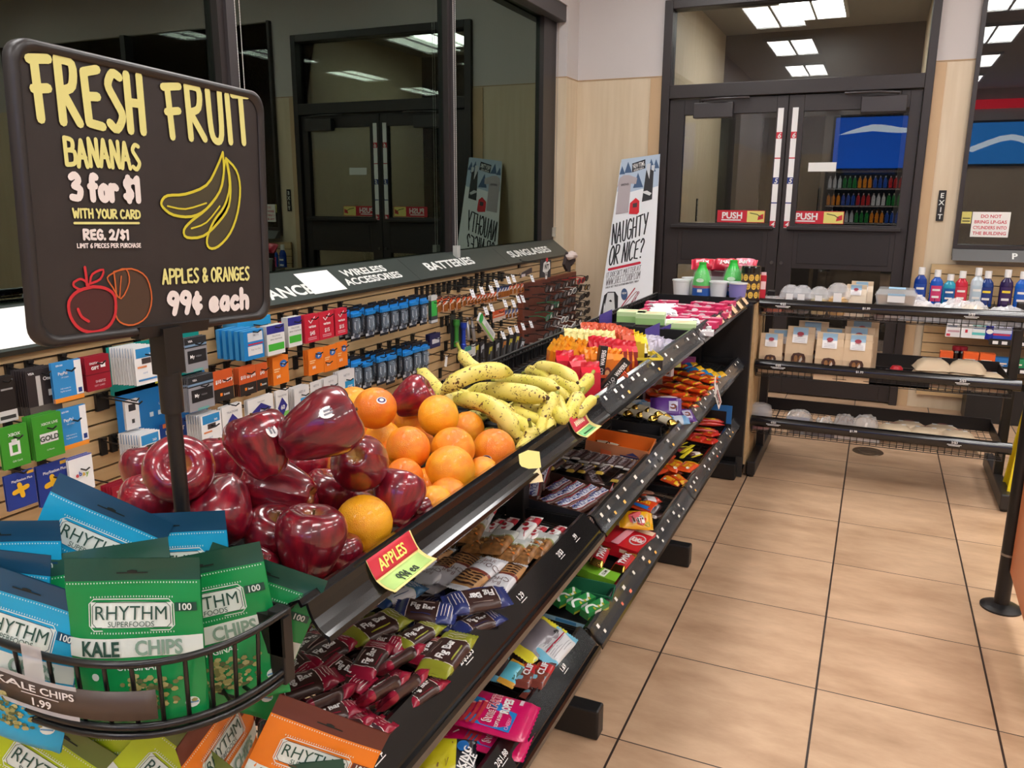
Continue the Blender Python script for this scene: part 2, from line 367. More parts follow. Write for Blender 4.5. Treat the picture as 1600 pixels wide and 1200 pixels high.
# vestibule behind the doors
b = MB(); b.box(-1.62, -1.5, 6.3, 8.35, 0, 2.9, TAN); b.box(.2, .32, 6.3, 8.35, 0, 2.9, TAN); b.box(-1.62, .32, 6.3, 8.35, 2.9, 2.98, M((150, 146, 142), .8))
b.box(-1.5, -1.2, 8.3, 8.4, 0, 2.9, FRAME2); struct(b.build('wall_vestibule'))
b = MB(); b.box(-1.2, .2, 8.28, 8.36, 2.15, 2.9, FRAME2); b.box(-1.2, -1.1, 8.28, 8.36, 0, 2.2, FRAME2); b.box(-.55, -.42, 8.28, 8.36, 0, 2.2, FRAME2); b.box(.1, .2, 8.28, 8.36, 0, 2.2, FRAME2)
b.box(-1.1, .1, 8.3, 8.34, 0, .9, FRAME2); struct(b.build('door_3'))
PANE_D = pane_mat('door_pane', (.86, .88, .86), 1.62)
b = MB(); b.box(-1.1, .1, 8.31, 8.33, .9, 2.15, pane_mat('far_pane', (.5, .52, .5), 1.25)); struct(b.build('window_4'))
place(lt, Matrix.Translation((-.65, 7.2, 2.899)) @ Matrix.Scale(.85, 4), 'small panel light in the vestibule ceiling beyond the doors', 'ceiling light')
# ================================================================ window on the left wall
WX = -2.31
PANE_L = pane_mat('window_pane', (.42, .50, .45), 2.35, (.66, .82, .68))
wn = empty('window_1', (WX, 2.1, 1.0)); struct(wn)
b = MB(); b.box(WX-.004, WX+.004, -1.6, 5.86, 1.0, 2.74, PANE_L); wbuild(b, 'window_glass', wn)
b = MB()
MULL = [(-1.6, -1.5), (.68, .78), (2.45, 2.54), (4.2, 4.28), (5.62, 5.86)]
for y0, y1 in MULL: b.box(WX-.05, WX+.035, y0, y1, 1.0, 2.74, FRAME)
for y0, y1 in MULL[:-1]: b.box(WX+.035, WX+.05, y0+.03, y1-.02, 1.0, 2.74, M((62, 58, 60), .4))
b.box(WX-.05, WX+.035, -1.6, 5.86, 2.64, 2.74, FRAME); b.box(WX-.05, WX+.035, -1.6, 5.86, 1.0, 1.085, FRAME); wbuild(b, 'window_frame', wn)
b = MB(); b.box(WX+.036, WX+.11, 4.3, 5.858, 2.63, 2.74, M((70, 66, 66), .5)); t = b.build('roller_blind', bevel=.004); tag(t, 'dark roller blind cassette mounted along the top of the window end', 'blind')
for y, ztop, z0, lab in ((4.215, 2.74, 1.09, 'white bead chain hanging before the window mullion near the banner'), (2.515, 2.74, 1.3, 'white bead chain hanging before the mullion above the fruit sign')):
    t = empty('blind_chain', (WX+.07, y, z0), label=lab, cat='blind chain')
    for dy in (-.012, .012):
        b = MB(); n = 150
        b.tube([(WX+.07, y+dy, z0), (WX+.07, y+dy, ztop)], .0012, M((190, 188, 184), .4), 5)
        for i in range(n):
            z = z0+(ztop-z0)*i/n; r = .0028
            V = [(WX+.07+r*a, y+dy+r*c, z+r*e) for a, c, e in ((1, 0, 0), (0, 1, 0), (-1, 0, 0), (0, -1, 0), (0, 0, 1), (0, 0, -1))]
            b.add(V, [(0, 1, 4), (1, 2, 4), (2, 3, 4), (3, 0, 4), (1, 0, 5), (2, 1, 5), (3, 2, 5), (0, 3, 5)], M((205, 203, 198), .35), True)
        wbuild(b, 'bead_strand', t)
    b = MB(); b.box(WX+.058, WX+.085, y-.02, y+.02, z0-.035, z0+.035, film((230, 232, 228), .5)); wbuild(b, 'chain_tensioner', t)
t = empty('pull_cord', (-2.28, 5.83, 1.2), label='thin pull cord with a small clip hanging on the pilaster', cat='cord')
b = MB(); b.tube([(-2.285, 5.845, 1.16), (-2.285, 5.848, 2.7)], .0022, M((176, 164, 146), .5)); b.tube([(-2.255, 5.845, 1.16), (-2.255, 5.848, 2.7)], .0022, M((176, 164, 146), .5)); wbuild(b, 'cord_strand', t)
b = MB(); b.box(-2.295, -2.25, 5.835, 5.853, 1.11, 1.18, film((225, 220, 205), .45)); wbuild(b, 'cord_clip', t)
# sloping header sign along the slatwall
HDR = M((50, 58, 55), .38)
h = empty('header_sign', (-2.2, 3.4, 1.0), label='long sloping dark green header sign running along the window sill', cat='sign')
A = Vector((-2.275, 0, 1.088)); B = Vector((-2.132, 0, .984))
segs = [(-.6, 2.0), (2.0, 3.62), (3.62, 4.75), (4.75, 5.855)]
nrm = Vector((B.z-A.z, 0, 0)); ey = (A-B).normalized()
for y0, y1 in segs:
    b = MB(); d = Vector((-.012, 0, -.016))
    p = [Vector((q.x, y, q.z)) for q, y in ((B, y0+.001), (B, y1-.001), (A, y1-.001), (A, y0+.001))]
    b.hexa([q+d for q in p], p, HDR); wbuild(b, 'sign_panel', h)
T = lambda x, y, e=0.: Vector((B.x, x, B.z))+ey*y+Vector((.6, 0, .8))*e
WT = M((226, 228, 224), .5)
for s_, y0, y1, hh, yy in (('ASSISTANCE', 2.2, 2.79, .062, .06), ('WIRELESS', 3.07, 3.43, .044, .12), ('ACCESSORIES', 3.03, 3.5, .044, .062), ('BATTERIES', 3.79, 4.34, .062, .085), ('SUNGLASSES', 4.87, 5.58, .062, .085)):
    bb = MB(); wd_ = font_geo(s_, .03)[2]*hh; bb.text(T, s_, (y0+y1)/2, yy, hh, WT, bold=.03, e=.0015, xs=(y1-y0)/wd_); wbuild(bb, 'sign_lettering', h)
for y0, y1, k in ((2.77, 3.0, 'white paper sheet taped on the header sign before the wireless lettering'), (.55, 1.62, 'white paper sheet lying on the header sign behind the fruit sign')):
    b = MB(); lo, hi = (.02, .155) if y0 > 2 else (.01, .165)
    b.hexa([T(y0, lo, .001), T(y1, lo, .001), T(y1, hi, .001), T(y0, hi, .001)], [T(y0, lo, .002), T(y1, lo, .002), T(y1, hi, .002), T(y0, hi, .002)], M((246, 246, 244), .7)); tag(b.build('paper_sheet'), k, 'paper')
# ================================================================ doors
def door_frame():
    b = MB()
    b.box(-1.535, -1.475, 6.06, 6.2, 0, 2.76, FRAME); b.box(.175, .226, 6.06, 6.2, 0, 2.76, FRAME)
    b.box(-1.475, .175, 6.06, 6.2, 2.098, 2.19, FRAME); b.box(-1.475, .175, 6.06, 6.2, 2.70, 2.76, FRAME)
    struct(b.build('trim_3', bevel=.004))
door_frame()
b = MB(); b.box(-1.475, .175, 6.125, 6.133, 2.19, 2.70, PANE_D); struct(b.build('window_3'))
RED = M((196, 34, 52), .4); YEL = M((224, 214, 120), .4); BLUE = M((24, 52, 128), .4)
for k, (x0, x1, g0, g1) in enumerate(((-1.472, -.652, -1.366, -.726), (-.646, .172, -.547, .103))):
    d = struct(empty('door_%d' % (k+1), ((x0+x1)/2, 6.12, 0)))
    b = MB(); Y0, Y1 = 6.09, 6.14
    b.box(x0, g0, Y0, Y1, .01, 2.092, FRAME); b.box(g1, x1, Y0, Y1, .01, 2.092, FRAME)
    for z0, z1 in ((.01, .14), (.92, 1.225), (1.984, 2.092)): b.box(g0, g1, Y0, Y1, z0, z1, FRAME)
    b.box(g0+.03, g1-.03, Y0-.004, Y0, .955, 1.165, FRAME2); wbuild(b, 'door_leaf', d, bevel=.003)
    b = MB(); b.box(g0, g1, 6.112, 6.118, 1.225, 1.984, PANE_D); wbuild(b, 'upper_glass', d)
    b = MB(); b.box(g0, g1, 6.112, 6.118, .14, .92, PANE_D); wbuild(b, 'lower_glass', d)
    b = MB(); b.box(x0+.05, x1-.04, 6.05, 6.09, 1.188, 1.212, FRAME2); wbuild(b, 'push_bar', d, bevel=.004)
    c0 = -1.29 if k == 0 else -.19
    b = MB(); b.box(c0, c0+.275, 6.03, 6.09, 1.955, 2.06, M((58, 54, 55), .35)); c = wbuild(b, 'door_closer', d, bevel=.006)
    s = 1 if k == 0 else -1; e0 = c0+(.05 if k == 0 else .225)
    b = MB(); b.tube([(e0, 6.04, 2.075), (e0+s*.12, 6.0, 2.08), (e0+s*.33, 6.05, 2.085)], .009, M((60, 56, 58), .3), 6); b.cyl((e0, 6.05, 2.055), (e0, 6.05, 2.085), .014, FRAME2); wbuild(b, 'closer_arm', d)
    b = MB(); tx = x1-.045 if k == 0 else x0+.045; yq = 6.089; T2 = lambda x, z, e=0.: (x, yq-e, z)
    b.rect(T2, tx-.019, 1.20, tx+.019, 2.01, M((235, 235, 235), .5))
    for z, mt, ch in ((1.829, RED, '6'), (1.524, BLUE, '5'), (1.225, RED, '4')): b.rect(T2, tx-.019, z-.022, tx+.019, z+.022, mt, .001); b.text(T2, ch, tx, z, .034, WHITE, e=.0015, bold=.02, shear=.2)
    for z, mt in ((1.676, RED), (1.372, BLUE)): b.rect(T2, tx-.019, z-.004, tx+.019, z+.004, mt, .001)
    wbuild(b, 'height_strip', d)
    b = MB(); q0, q1 = (-1.09, -.755) if k == 0 else (-.585, -.23); yg = 6.111; T3 = lambda x, z, e=0.: (x, yg-e, z); qm = q0+.63*(q1-q0)
    b.rect(T3, q0, 1.232, q1, 1.318, RED); b.rect(T3, qm, 1.236, q1-.004, 1.314, YEL, .001)
    b.text(T3, 'PUSH', (q0+qm)/2, 1.283, .045, WHITE, e=.0015, bold=.03); b.rect(T3, q0+.03, 1.245, q0+.17, 1.253, WHITE, .0015)
    b.ribbon(T3, [(qm+.02, 1.30), (qm+.07, 1.29), (qm+.1, 1.27)], .006, M((80, 80, 40)), .0015); b.shape(T3, [(q1-.05, 1.25), (q1-.01, 1.26), (q1-.012, 1.295), (q1-.045, 1.28)], RED, .0015); wbuild(b, 'push_sticker', d)
    b = MB(); b.cyl((x1-.03 if k == 0 else x0+.03, 6.088, .955), (x1-.03 if k == 0 else x0+.03, 6.075, .955), .012, M((120, 118, 116), .3, 1)); wbuild(b, 'lock_cylinder', d)
    if k == 1:
        b = MB(); b.rect(T3, -.49, 1.585, -.31, 1.645, M((228, 228, 226), .7), .001); wbuild(b, 'paper_notice', d)
def exit_sign(o, lab, mw):
    b = MB(); b.box(-.022, .022, -.008, 0, -.098, .098, M((24, 22, 22), .4)); T = XZ(-.008)
    for i, c in enumerate('EXIT'): b.text(T, c, 0, .066-.045*i, .032, WT, bold=.02)
    tag(b.build('exit_sign', mw=mw), lab, 'sign')
exit_sign(0, 'small black vertical EXIT sign on the maple wall beside the door', Matrix.Translation((.355, 6.098, 1.362)))
exit_sign(0, 'small black vertical EXIT sign on the vestibule wall behind the door glass', axes((-1.499, 7.35, 1.30), (0, 1, 0), (0, 0, 1)) @ Matrix.Rotation(0, 4, 'Z'))
# ================================================================ window on the back wall
wn = struct(empty('window_2', (2.2, 6.12, 1.05)))
b = MB(); b.box(.45, 4.0, 6.125, 6.133, 1.1, 2.9, PANE_D); wbuild(b, 'window_glass', wn)
b = MB(); b.box(.45, .475, 6.06, 6.2, 1.04, 2.9, FRAME); b.box(2.2, 2.26, 6.06, 6.2, 1.1, 2.9, FRAME); b.box(3.97, 4.0, 6.06, 6.2, 1.1, 2.9, FRAME); b.box(.475, 4.0, 6.06, 6.2, 1.09, 1.115, FRAME); wbuild(b, 'window_frame', wn)
b = MB(); b.hexa([(.45, 5.98, 1.018), (3.9, 5.98, 1.018), (3.9, 6.06, 1.018), (.45, 6.06, 1.018)], [(.45, 6.04, 1.088), (3.9, 6.04, 1.088), (3.9, 6.06, 1.088), (.45, 6.06, 1.088)], M((92, 92, 92), .4))
TT = frame((0, 5.98, 1.018), (1, 0, 0), (0, .06, .07)); b.text(TT, 'P', .80, .52, .5, WT, xs=.09, bold=.03)
tag(b.build('shelf_header'), 'grey sloping header with a white letter P below the window beside the EXIT sign', 'sign')
b = MB(); T = XZ(6.124); b.rect(T, .545, 1.165, .76, 1.325, M((238, 236, 232), .7), .001)
for i, s in enumerate(('DO NOT', 'BRING LP-GAS', 'CYLINDERS INTO', 'THE BUILDING')): b.text(T, s, .652, 1.298-.036*i, .021, M((200, 60, 78), .5), bold=.02, maxw=.19, e=.002)
tag(b.build('window_notice', solid=.0006), 'white notice with red lettering about gas cylinders taped inside the window', 'notice')
b = MB(); b.rect(T, .484, 1.25, .54, 1.325, YEL, .001); b.rect(T, .49, 1.262, .534, 1.268, BLACK, .002); b.rect(T, .49, 1.28, .534, 1.286, BLACK, .002); tag(b.build('window_sticker', solid=.0006), 'small yellow sticker on the window pane beside the white notice', 'sticker')
# ================================================================ far side of the shop, seen only as reflections in the panes
b = MB(); T = lambda x, z, e=0.: (x, -5.19+e, z)
EB = M((10, 70, 165), .5, emit=4.); EW = M((210, 225, 240), .5, emit=3.)
b.box(-1.0, .62, -5.2, -5.15, 1.95, 2.95, M((30, 34, 40), .5)); b.rect(T, -.96, 1.98, .58, 2.92, EB, .045); b.shape(T, smooth_pl([(-.9, 2.6), (-.3, 2.78), (.3, 2.7), (.5, 2.8), (.3, 2.62), (-.3, 2.66)]), EW, .05)
tag(b.build('lightbox_sign'), 'blue backlit mural over the drinks cooler at the far shop end', 'sign')
b = MB(); b.box(1.3, 4.6, -5.2, -5.15, 2.0, 2.8, M((30, 34, 40), .5)); b.rect(T, 1.34, 2.04, 4.56, 2.76, M((28, 110, 185), .5, emit=3.), .045)
b.ribbon(T, smooth_pl([(1.4, 2.3), (2.0, 2.5), (2.6, 2.3), (3.4, 2.52), (4.5, 2.3)]), .1, EW, .05); tag(b.build('lightbox_sign'), 'wide pale blue backlit mural with a white wave at the far shop end', 'sign')
b = MB(); b.box(1.2, 4.8, -5.198, -5.17, 3.0, 3.16, M((210, 20, 36), .5, emit=2.5)); tag(b.build('lightbox_band'), 'red illuminated band above the pale blue mural', 'sign')
ck = empty('drinks_cooler', (0, -4.9, 0), label='tall black open drinks cooler below the blue mural', cat='cooler')
b = MB(); b.box(-1.0, .62, -5.2, -5.1, 0, 1.9, BLACK); b.box(-1.04, -1.0, -5.2, -4.6, 0, 1.9, BLACK); b.box(.62, .66, -5.2, -4.6, 0, 1.9, BLACK); wbuild(b, 'cooler_body', ck)
for i in range(5):
    z = .3+i*.32; b = MB(); b.box(-1.0, .62, -5.1, -4.7, z, z+.02, M((200, 200, 200), .4)); wbuild(b, 'shelf', ck)
b = MB()
for i in range(5):
    for j in range(18):
        x = -.95+j*.088; z = .32+i*.32; c = [(40, 90, 190), (200, 40, 40), (230, 230, 230), (40, 140, 60), (240, 150, 30)][(i*3+j//3) % 5]
        b.lathe([(.03, 0), (.032, .01), (.032, .15), (.012, .2), (.012, .23)], [M((60, 60, 60), .3)]+[M(c, .3, emit=.35)]*2+[WHITE], 8, (x, -4.8, z))
o = wbuild(b, 'bottled_drinks', ck); o['kind'] = 'stuff'
# outside in the dark
t = empty('price_sign', (-16, 7.4, 0), label='illuminated fuel price sign standing outside beyond the window', cat='sign')
c = on_x(4, 255, -16)
b = MB(); b.box(-16.1, -16, c.y-1.4, c.y+.25, c.z-1.2, c.z+.9, BLACK); b.box(-16.1, -16, c.y-.8, c.y-.6, 0, c.z-1.2, BLACK); wbuild(b, 'sign_cabinet', t)
TS = YZ(-15.99); b = MB(); ER = M((215, 30, 20), .5, emit=1.2); EWH = M((235, 240, 240), .5, emit=1.5)
b.rect(TS, c.y-1.35, c.z+.55, c.y+.2, c.z+.8, ER); b.text(TS, 'SHEETZ', c.y-.62, c.z+.67, .17, EWH, bold=.02); b.rect(TS, c.y-1.3, c.z+.05, c.y+.2, c.z+.45, ER); b.text(TS, 'GO', c.y-.15, c.z+.25, .2, EWH, bold=.02)
b.text(TS, '2.5', c.y-.05, c.z-.35, .2, EWH); b.text(TS, '2.8', c.y-.05, c.z-.8, .2, EWH); wbuild(b, 'sign_face', t)
fp = empty('fuel_pump', (-14, 10, 0), label='dark fuel pump with orange displays outside beyond the window', cat='fuel pump')
c = on_x(503, 303, -14); EO = M((255, 90, 20), .5, emit=3.)
b = MB(); b.box(-14.4, -14, c.y-.7, c.y+.7, 0, c.z+.5, M((30, 30, 32), .5)); wbuild(b, 'pump_body', fp)
b = MB(); TS = YZ(-13.99)
for dy in (-.42, .42):
    for dz in (-.12, 0, .12): b.rect(TS, c.y+dy-.1, c.z+dz-.03, c.y+dy+.1, c.z+dz+.03, EO, .01)
wbuild(b, 'price_display', fp)
b = MB(); b.box(-40, -2.55, -20, 40, -.12, -.02, M((36, 36, 38), .8, var=.2, vscale=.6)); struct(b.build('ground'))
# ================================================================ slatwall along the sill
def slats(b, x0, x1, y0, y1, z0, z1, face, pitch=.0475, gap=.007):
    z = z1
    while z > z0+.01:
        zb = max(z0, z-pitch+gap)
        if face == 'x': b.box(x0, x1, y0, y1, zb, z, SLAT)
        else: b.box(x0, x1, y0, y1, zb, z, SLAT)
        z -= pitch
SX = -2.165                                                       # front face of the slatwall
b = MB(); b.box(LW+.001, LW+.01, -.8, 6.08, .08, .985, M((60, 52, 42), .7)); slats(b, LW+.01, SX, -.8, 6.08, .08, .985, 'x')
# the top board is plain down to the first groove
tag(b.build('slatwall_panel'), 'long maple slatwall panel with dark grooves under the header sign', 'slatwall')
# ================================================================ three-tier candy gondola
GX0, GXB = -.545, -1.005
YB = [.685, 1.80, 2.95, 4.075]
TIER = [(.93, 'top'), (.625, 'middle'), (.315, 'bottom')]
SLOPE = .10
def shelf_z(tier, x): return TIER[tier][0]-.052+(SLOPE if tier else 0)*(-.58-x)
gon = empty('candy_gondola', (-.785, 2.4, 0), label='long black three-tier gondola rack holding fruit and candy', cat='gondola')
for i, y in enumerate(YB):
    yy = y+(.02 if i == 0 else -.02 if i == 3 else 0)
    b = MB(); b.box(-.81, -.76, yy-.02, yy+.02, .02, .86, BLACK); wbuild(b, 'upright', gon, bevel=.003)
    if i < 3 or True:
        fy = {0: .70, 1: 1.82, 2: 2.945, 3: 4.04}[i]
        b = MB(); b.box(-1.02, -.548, fy-.025, fy+.025, 0.002, .088, BLACK); wbuild(b, 'foot', gon, bevel=.006)
TAGS = [M((236, 234, 230), .6), M((240, 236, 224), .6), M((232, 120, 90), .6), M((250, 190, 90), .6), M((220, 222, 226), .6)]
def rail_profile(b, prof, y0, y1, mat, y_in=0.):
    us = [y0, y1]; n = len(prof)
    b.grid(lambda y, k: (prof[int(k)][0], y, prof[int(k)][1]), us, list(range(n)), mat, False)
    th = .004
    b.grid(lambda y, k: (prof[int(k)][0]-th*.7, y, prof[int(k)][1]-th), us, list(range(n)), mat, False)
    for y in us: b.add([(p[0], y, p[1]) for p in prof]+[(p[0]-th*.7, y, p[1]-th) for p in prof], [(k, k+1, n+k+1, n+k) for k in range(n-1)], mat)
    for k in (0, n-1): b.add([(prof[k][0], y0, prof[k][1]), (prof[k][0], y1, prof[k][1]), (prof[k][0]-th*.7, y1, prof[k][1]-th), (prof[k][0]-th*.7, y0, prof[k][1]-th)], [(0, 1, 2, 3)], mat)
for ti, (zr, nm) in enumerate(TIER):
    for si in range(3):
        y0, y1 = YB[si]+.006, YB[si+1]-.006
        b = MB(); zf = lambda x: shelf_z(ti, x)
        # wire floor, front and back walls
        n = 30
        for k in range(n+1):
            y = y0+(y1-y0)*k/n
            b.tube([(GXB, y, zf(GXB)+.05), (GXB, y, zf(GXB)), (-.60, y, zf(-.60)), (-.60, y, zr-.012)], .0018, WIRE, 4)
        for x in (-.66, -.74, -.82, -.90, -.98): b.tube([(x, y0, zf(x)), (x, y1, zf(x))], .0028, WIRE, 4)
        ly = y0+(.30 if ti == 1 and si == 0 else .02); b.hexa([(GXB+.01, ly, zf(GXB)-.006), (-.605, ly, zf(-.6)-.006), (-.605, y1, zf(-.6)-.006), (GXB+.01, y1, zf(GXB)-.006)], [(GXB+.01, ly, zf(GXB)-.003), (-.605, ly, zf(-.6)-.003), (-.605, y1, zf(-.6)-.003), (GXB+.01, y1, zf(GXB)-.003)], BLACK)
        b.tube([(GXB, y0, zf(GXB)+.05), (GXB, y1, zf(GXB)+.05)], .0035, WIRE, 5); b.tube([(-.60, y0, zr-.008), (-.60, y1, zr-.008)], .003, WIRE, 5)
        if ti == 0 and si: b.box(GXB-.012, GXB-.006, y0, y1, zf(GXB)-.02, .915, BLACK)
        if ti == 0 and si:                                        # tall fence at the back of the fruit and candy deck
            for k in range(46):
                y = y0+(y1-y0)*k/45; b.tube([(GXB-.002, y, zf(GXB)), (GXB-.002, y, .925)], .0028, WIRE, 4)
            b.tube([(GXB, y0, .928), (GXB, y1, .928)], .005, WIRE, 6); b.tube([(GXB, y0, .915), (GXB, y1, .915)], .003, WIRE, 6)
        b.box(GXB, -.60, y0-.003, y0+.001, zf(GXB)-.02, zr-.005 if ti else zr-.004, BLACK); b.box(GXB, -.60, y1-.001, y1+.003, zf(GXB)-.02, zr-.005, BLACK)
        sh = wbuild(b, 'wire_shelf', gon)
        r = MB()
        if ti == 0 and si == 0:
            prof = [(-.604, zr-.016), (-.600, zr-.003), (-.584, zr+.005), (-.580, zr-.002), (-.572, zr+.003), (-.569, zr-.006), (-.564, zr-.017), (-.557, zr-.026), (-.549, zr-.032), (-.543, zr-.034), (-.541, zr-.040)]
            rail_profile(r, prof, y0+.004, y1, BLACKGLOSS)
        elif si == 0:
            prof = [(-.612, zr+.006), (-.602, zr+.010), (-.560, zr-.026), (-.556, zr-.034), (-.550, zr-.030), (-.546, zr-.036), (-.546, zr-.05)]
            rail_profile(r, prof, y0, y1, BLACKGLOSS)
        else:
            prof = [(-.604, zr-.012), (-.600, zr), (-.590, zr+.004), (-.582, zr), (-.572, zr-.016), (-.560, zr-.030), (-.548, zr-.038), (-.544, zr-.046)]
            rail_profile(r, prof, y0, y1, BLACKGLOSS)
        rp = wbuild(r, 'price_rail', sh)
        if si:                                                    # clear cover and little price tags behind it
            c = MB(); rail_profile(c, [(-.579, zr+.006), (-.568, zr-.010), (-.557, zr-.024), (-.545, zr-.033)], y0+.004, y1-.004, film((225, 230, 235), .03, .04))
            rc = wbuild(c, 'rail_cover', sh)
            c = MB(); T = frame((-.579, 0, zr+.003), (0, 1, 0), Vector((.034, 0, -.039)).normalized()); rr = random.Random(ti*7+si)
            T = (lambda T0: lambda x, y, e=0.: T0(x, .052-y, -e-.001))(T)
            y = y0+.03
            while y < y1-.05:
                wd = rr.choice((.018, .022, .026)); top = rr.random() < .55
                if ti == 0 and si == 2 and y > y0+.3:
                    c.rect(T, y, .008, y+.075, .046, M((228, 190, 150), .6), -.0014); y += .17; continue
                c.rect(T, y, .034, y+wd*.7, .045, rr.choice(TAGS[:2]), -.0014); c.rect(T, y+.003, .037, y+wd*.7-.003, .039, BLACK, -.002); c.rect(T, y+.002, .0415, y+wd*.7-.005, .043, BLACK, -.002)
                if top: c.rect(T, y+wd*.8, .012, y+wd*1.45, .021, rr.choice(TAGS), -.0014); c.rect(T, y+wd*.9, .015, y+wd*1.3, .0165, BLACK, -.002)
                y += rr.uniform(.055, .11) if rr.random() < .7 else .16
            rt = wbuild(c, 'price_tag_strip', sh)
            if rr.random() < 2: rt['kind'] = 'stuff'
        elif ti:
            c = MB(); T0 = frame((-.602, 0, zr+.010), (0, 1, 0), Vector((.042, 0, -.036)).normalized()); T = lambda x, y, e=0., T0=T0: T0(x, .055-y, -e)
            items = [('99\u00a2', .84), ('2/$3.33', 1.12), ('1.29', 1.36), ('2/$3', 1.58), ('.99', 1.68)] if ti == 1 else [('1.69', .95), ('2/$1.88', 1.27), ('1.69', 1.62)]
            for s, y in items: c.text(T, s, y, .034, .012, WHITE, bold=.02, e=.0012); c.rect(T, y-.014, .022, y+.014, .0235, WHITE, .001)
            rt = wbuild(c, 'price_lettering', sh)
# sign-like labels stuck on the fruit rail
def rail_label(name, lab, y0, y1, paint):
    b = MB(); za = TIER[0][0]; prof = [(-.572, za+.0045), (-.568, za-.004), (-.562, za-.015), (-.555, za-.024), (-.541, za-.030), (-.528, za-.031)]
    L = [0]
    for i in range(5): L.append(L[-1]+math.hypot(prof[i+1][0]-prof[i][0], prof[i+1][1]-prof[i][1]))
    def T(x, y, e=0.):
        y = max(0, min(L[-1], L[-1]-y)); k = max(i for i in range(5) if L[i] <= y+1e-9); t = (y-L[k])/(L[k+1]-L[k])
        p = [prof[k][q]+(prof[k+1][q]-prof[k][q])*t for q in (0, 1)]
        return (p[0]+e*.7, x, p[1]+e)
    paint(b, T, y0, y1, L[-1]); tag(b.build(name, solid=.0008), lab, 'price label')
def p_apples(b, T, y0, y1, h):
    b.rect(T, y0, 0, y1, h, M((240, 222, 140), .5), .001, 3, 8); b.rect(T, y0, h*.52, y1-.004, h, M((206, 44, 62), .5), .0018, 3, 6); b.rect(T, y0+.003, .004, y1-.008, h*.47, M((176, 210, 120), .5), .0018, 3, 6)
    b.text(T, 'APPLES', (y0+y1)/2-.006, h*.74, .017, M((246, 230, 120), .5), xs=.9, bold=.015, e=.003); b.strokes(T, '99\u00a2 ea', y0+.03, h*.12, .014, .0016, M((40, 60, 40), .6), e=.003, xs=1.0)
def p_ban(b, T, y0, y1, h):
    b.rect(T, y0, 0, y1, h, M((240, 222, 140), .5), .001, 3, 8); b.rect(T, y0, h*.45, y1-.012, h, M((200, 44, 62), .5), .0018, 3, 6); b.rect(T, y0+.003, .006, y1-.02, h*.4, M((120, 190, 120), .5), .0018, 3, 6)
    b.text(T, 'BANANAS', (y0+y1)/2-.006, h*.7, .012, M((246, 230, 200), .5), xs=.75, bold=.015, e=.003); b.rect(T, y0+.014, h*.18, y1-.03, h*.24, M((40, 90, 50), .6), .003, 2, 1)
rail_label('price_label', 'red and green APPLES price label on the fruit rail', .815, .925, p_apples)
rail_label('price_label', 'red and green price label on the rail below the bananas', 1.58, 1.68, p_ban)
b = MB(); T = frame((-.556, 1.335, .905), (.25, .95, -.1), (-.25, .2, .9)); b.poly([T(-.035, -.028), T(.03, -.034), T(.034, .026), T(0, .034), T(-.03, .03)], M((244, 234, 150), .7))
b.poly([T(-.035, -.028, .002), T(.03, -.034, .002), T(.01, -.004, .012)], M((250, 240, 200), .7)); tag(b.build('sticky_note', solid=.0006), 'crumpled pale yellow sticky note clinging to the fruit rail', 'note')
b = MB(); c0 = on_x(1118, 607, -.535); T = frame(c0, Vector((.1, .62, -.78)).normalized(), Vector((.1, .78, .62)).normalized())
q = 9
b.rect(T, 0, -.021, .11, .021, WHITE, .0005); b.text(T, 'CLEARANCE', .058, .006, .012, M((150, 60, 60)), maxw=.08, e=.002); b.text(T, 'PRICE TAG', .058, -.009, .010, M((60, 60, 60)), maxw=.08, e=.002)
b.shape(T, [(0, -.008), (0, .008), (-.02, .012), (-.045, .03), (-.05, .018), (-.025, -.004)], WHITE, .0005); tag(b.build('hang_tag', solid=.001), 'white plastic tag dangling from the middle rail near the cabinet', 'tag')
# end cabinet with the cup shelf
cb = empty('end_cabinet', (-.73, 4.36, 0), label='black cabinet with a maple side closing the gondola end', cat='cabinet')
b = MB(); b.box(-.94, -.528, 4.085, 4.62, .10, .895, BLACK); b.box(-.93, -.54, 4.1, 4.62, 0, .1, BLACK); wbuild(b, 'carcass', cb, bevel=.003)
b = MB(); b.box(-.528, -.516, 4.125, 4.62, .06, .895, SLAT); wbuild(b, 'side_panel', cb)
b = MB(); b.box(-.528, -.513, 4.16, 4.62, 0, .055, M((150, 132, 108), .5)); wbuild(b, 'plinth', cb)
b = MB(); b.box(-.95, -.518, 4.083, 4.62, .896, .906, BLACKGLOSS); b.box(-.95, -.518, 4.083, 4.089, .9, .912, BLACK); wbuild(b, 'cup_shelf', cb, bevel=.002)
b = MB(); b.box(-.56, -.524, 4.078, 4.0845, .004, .11, M((50, 48, 46), .4)); wbuild(b, 'corner_bracket', cb)
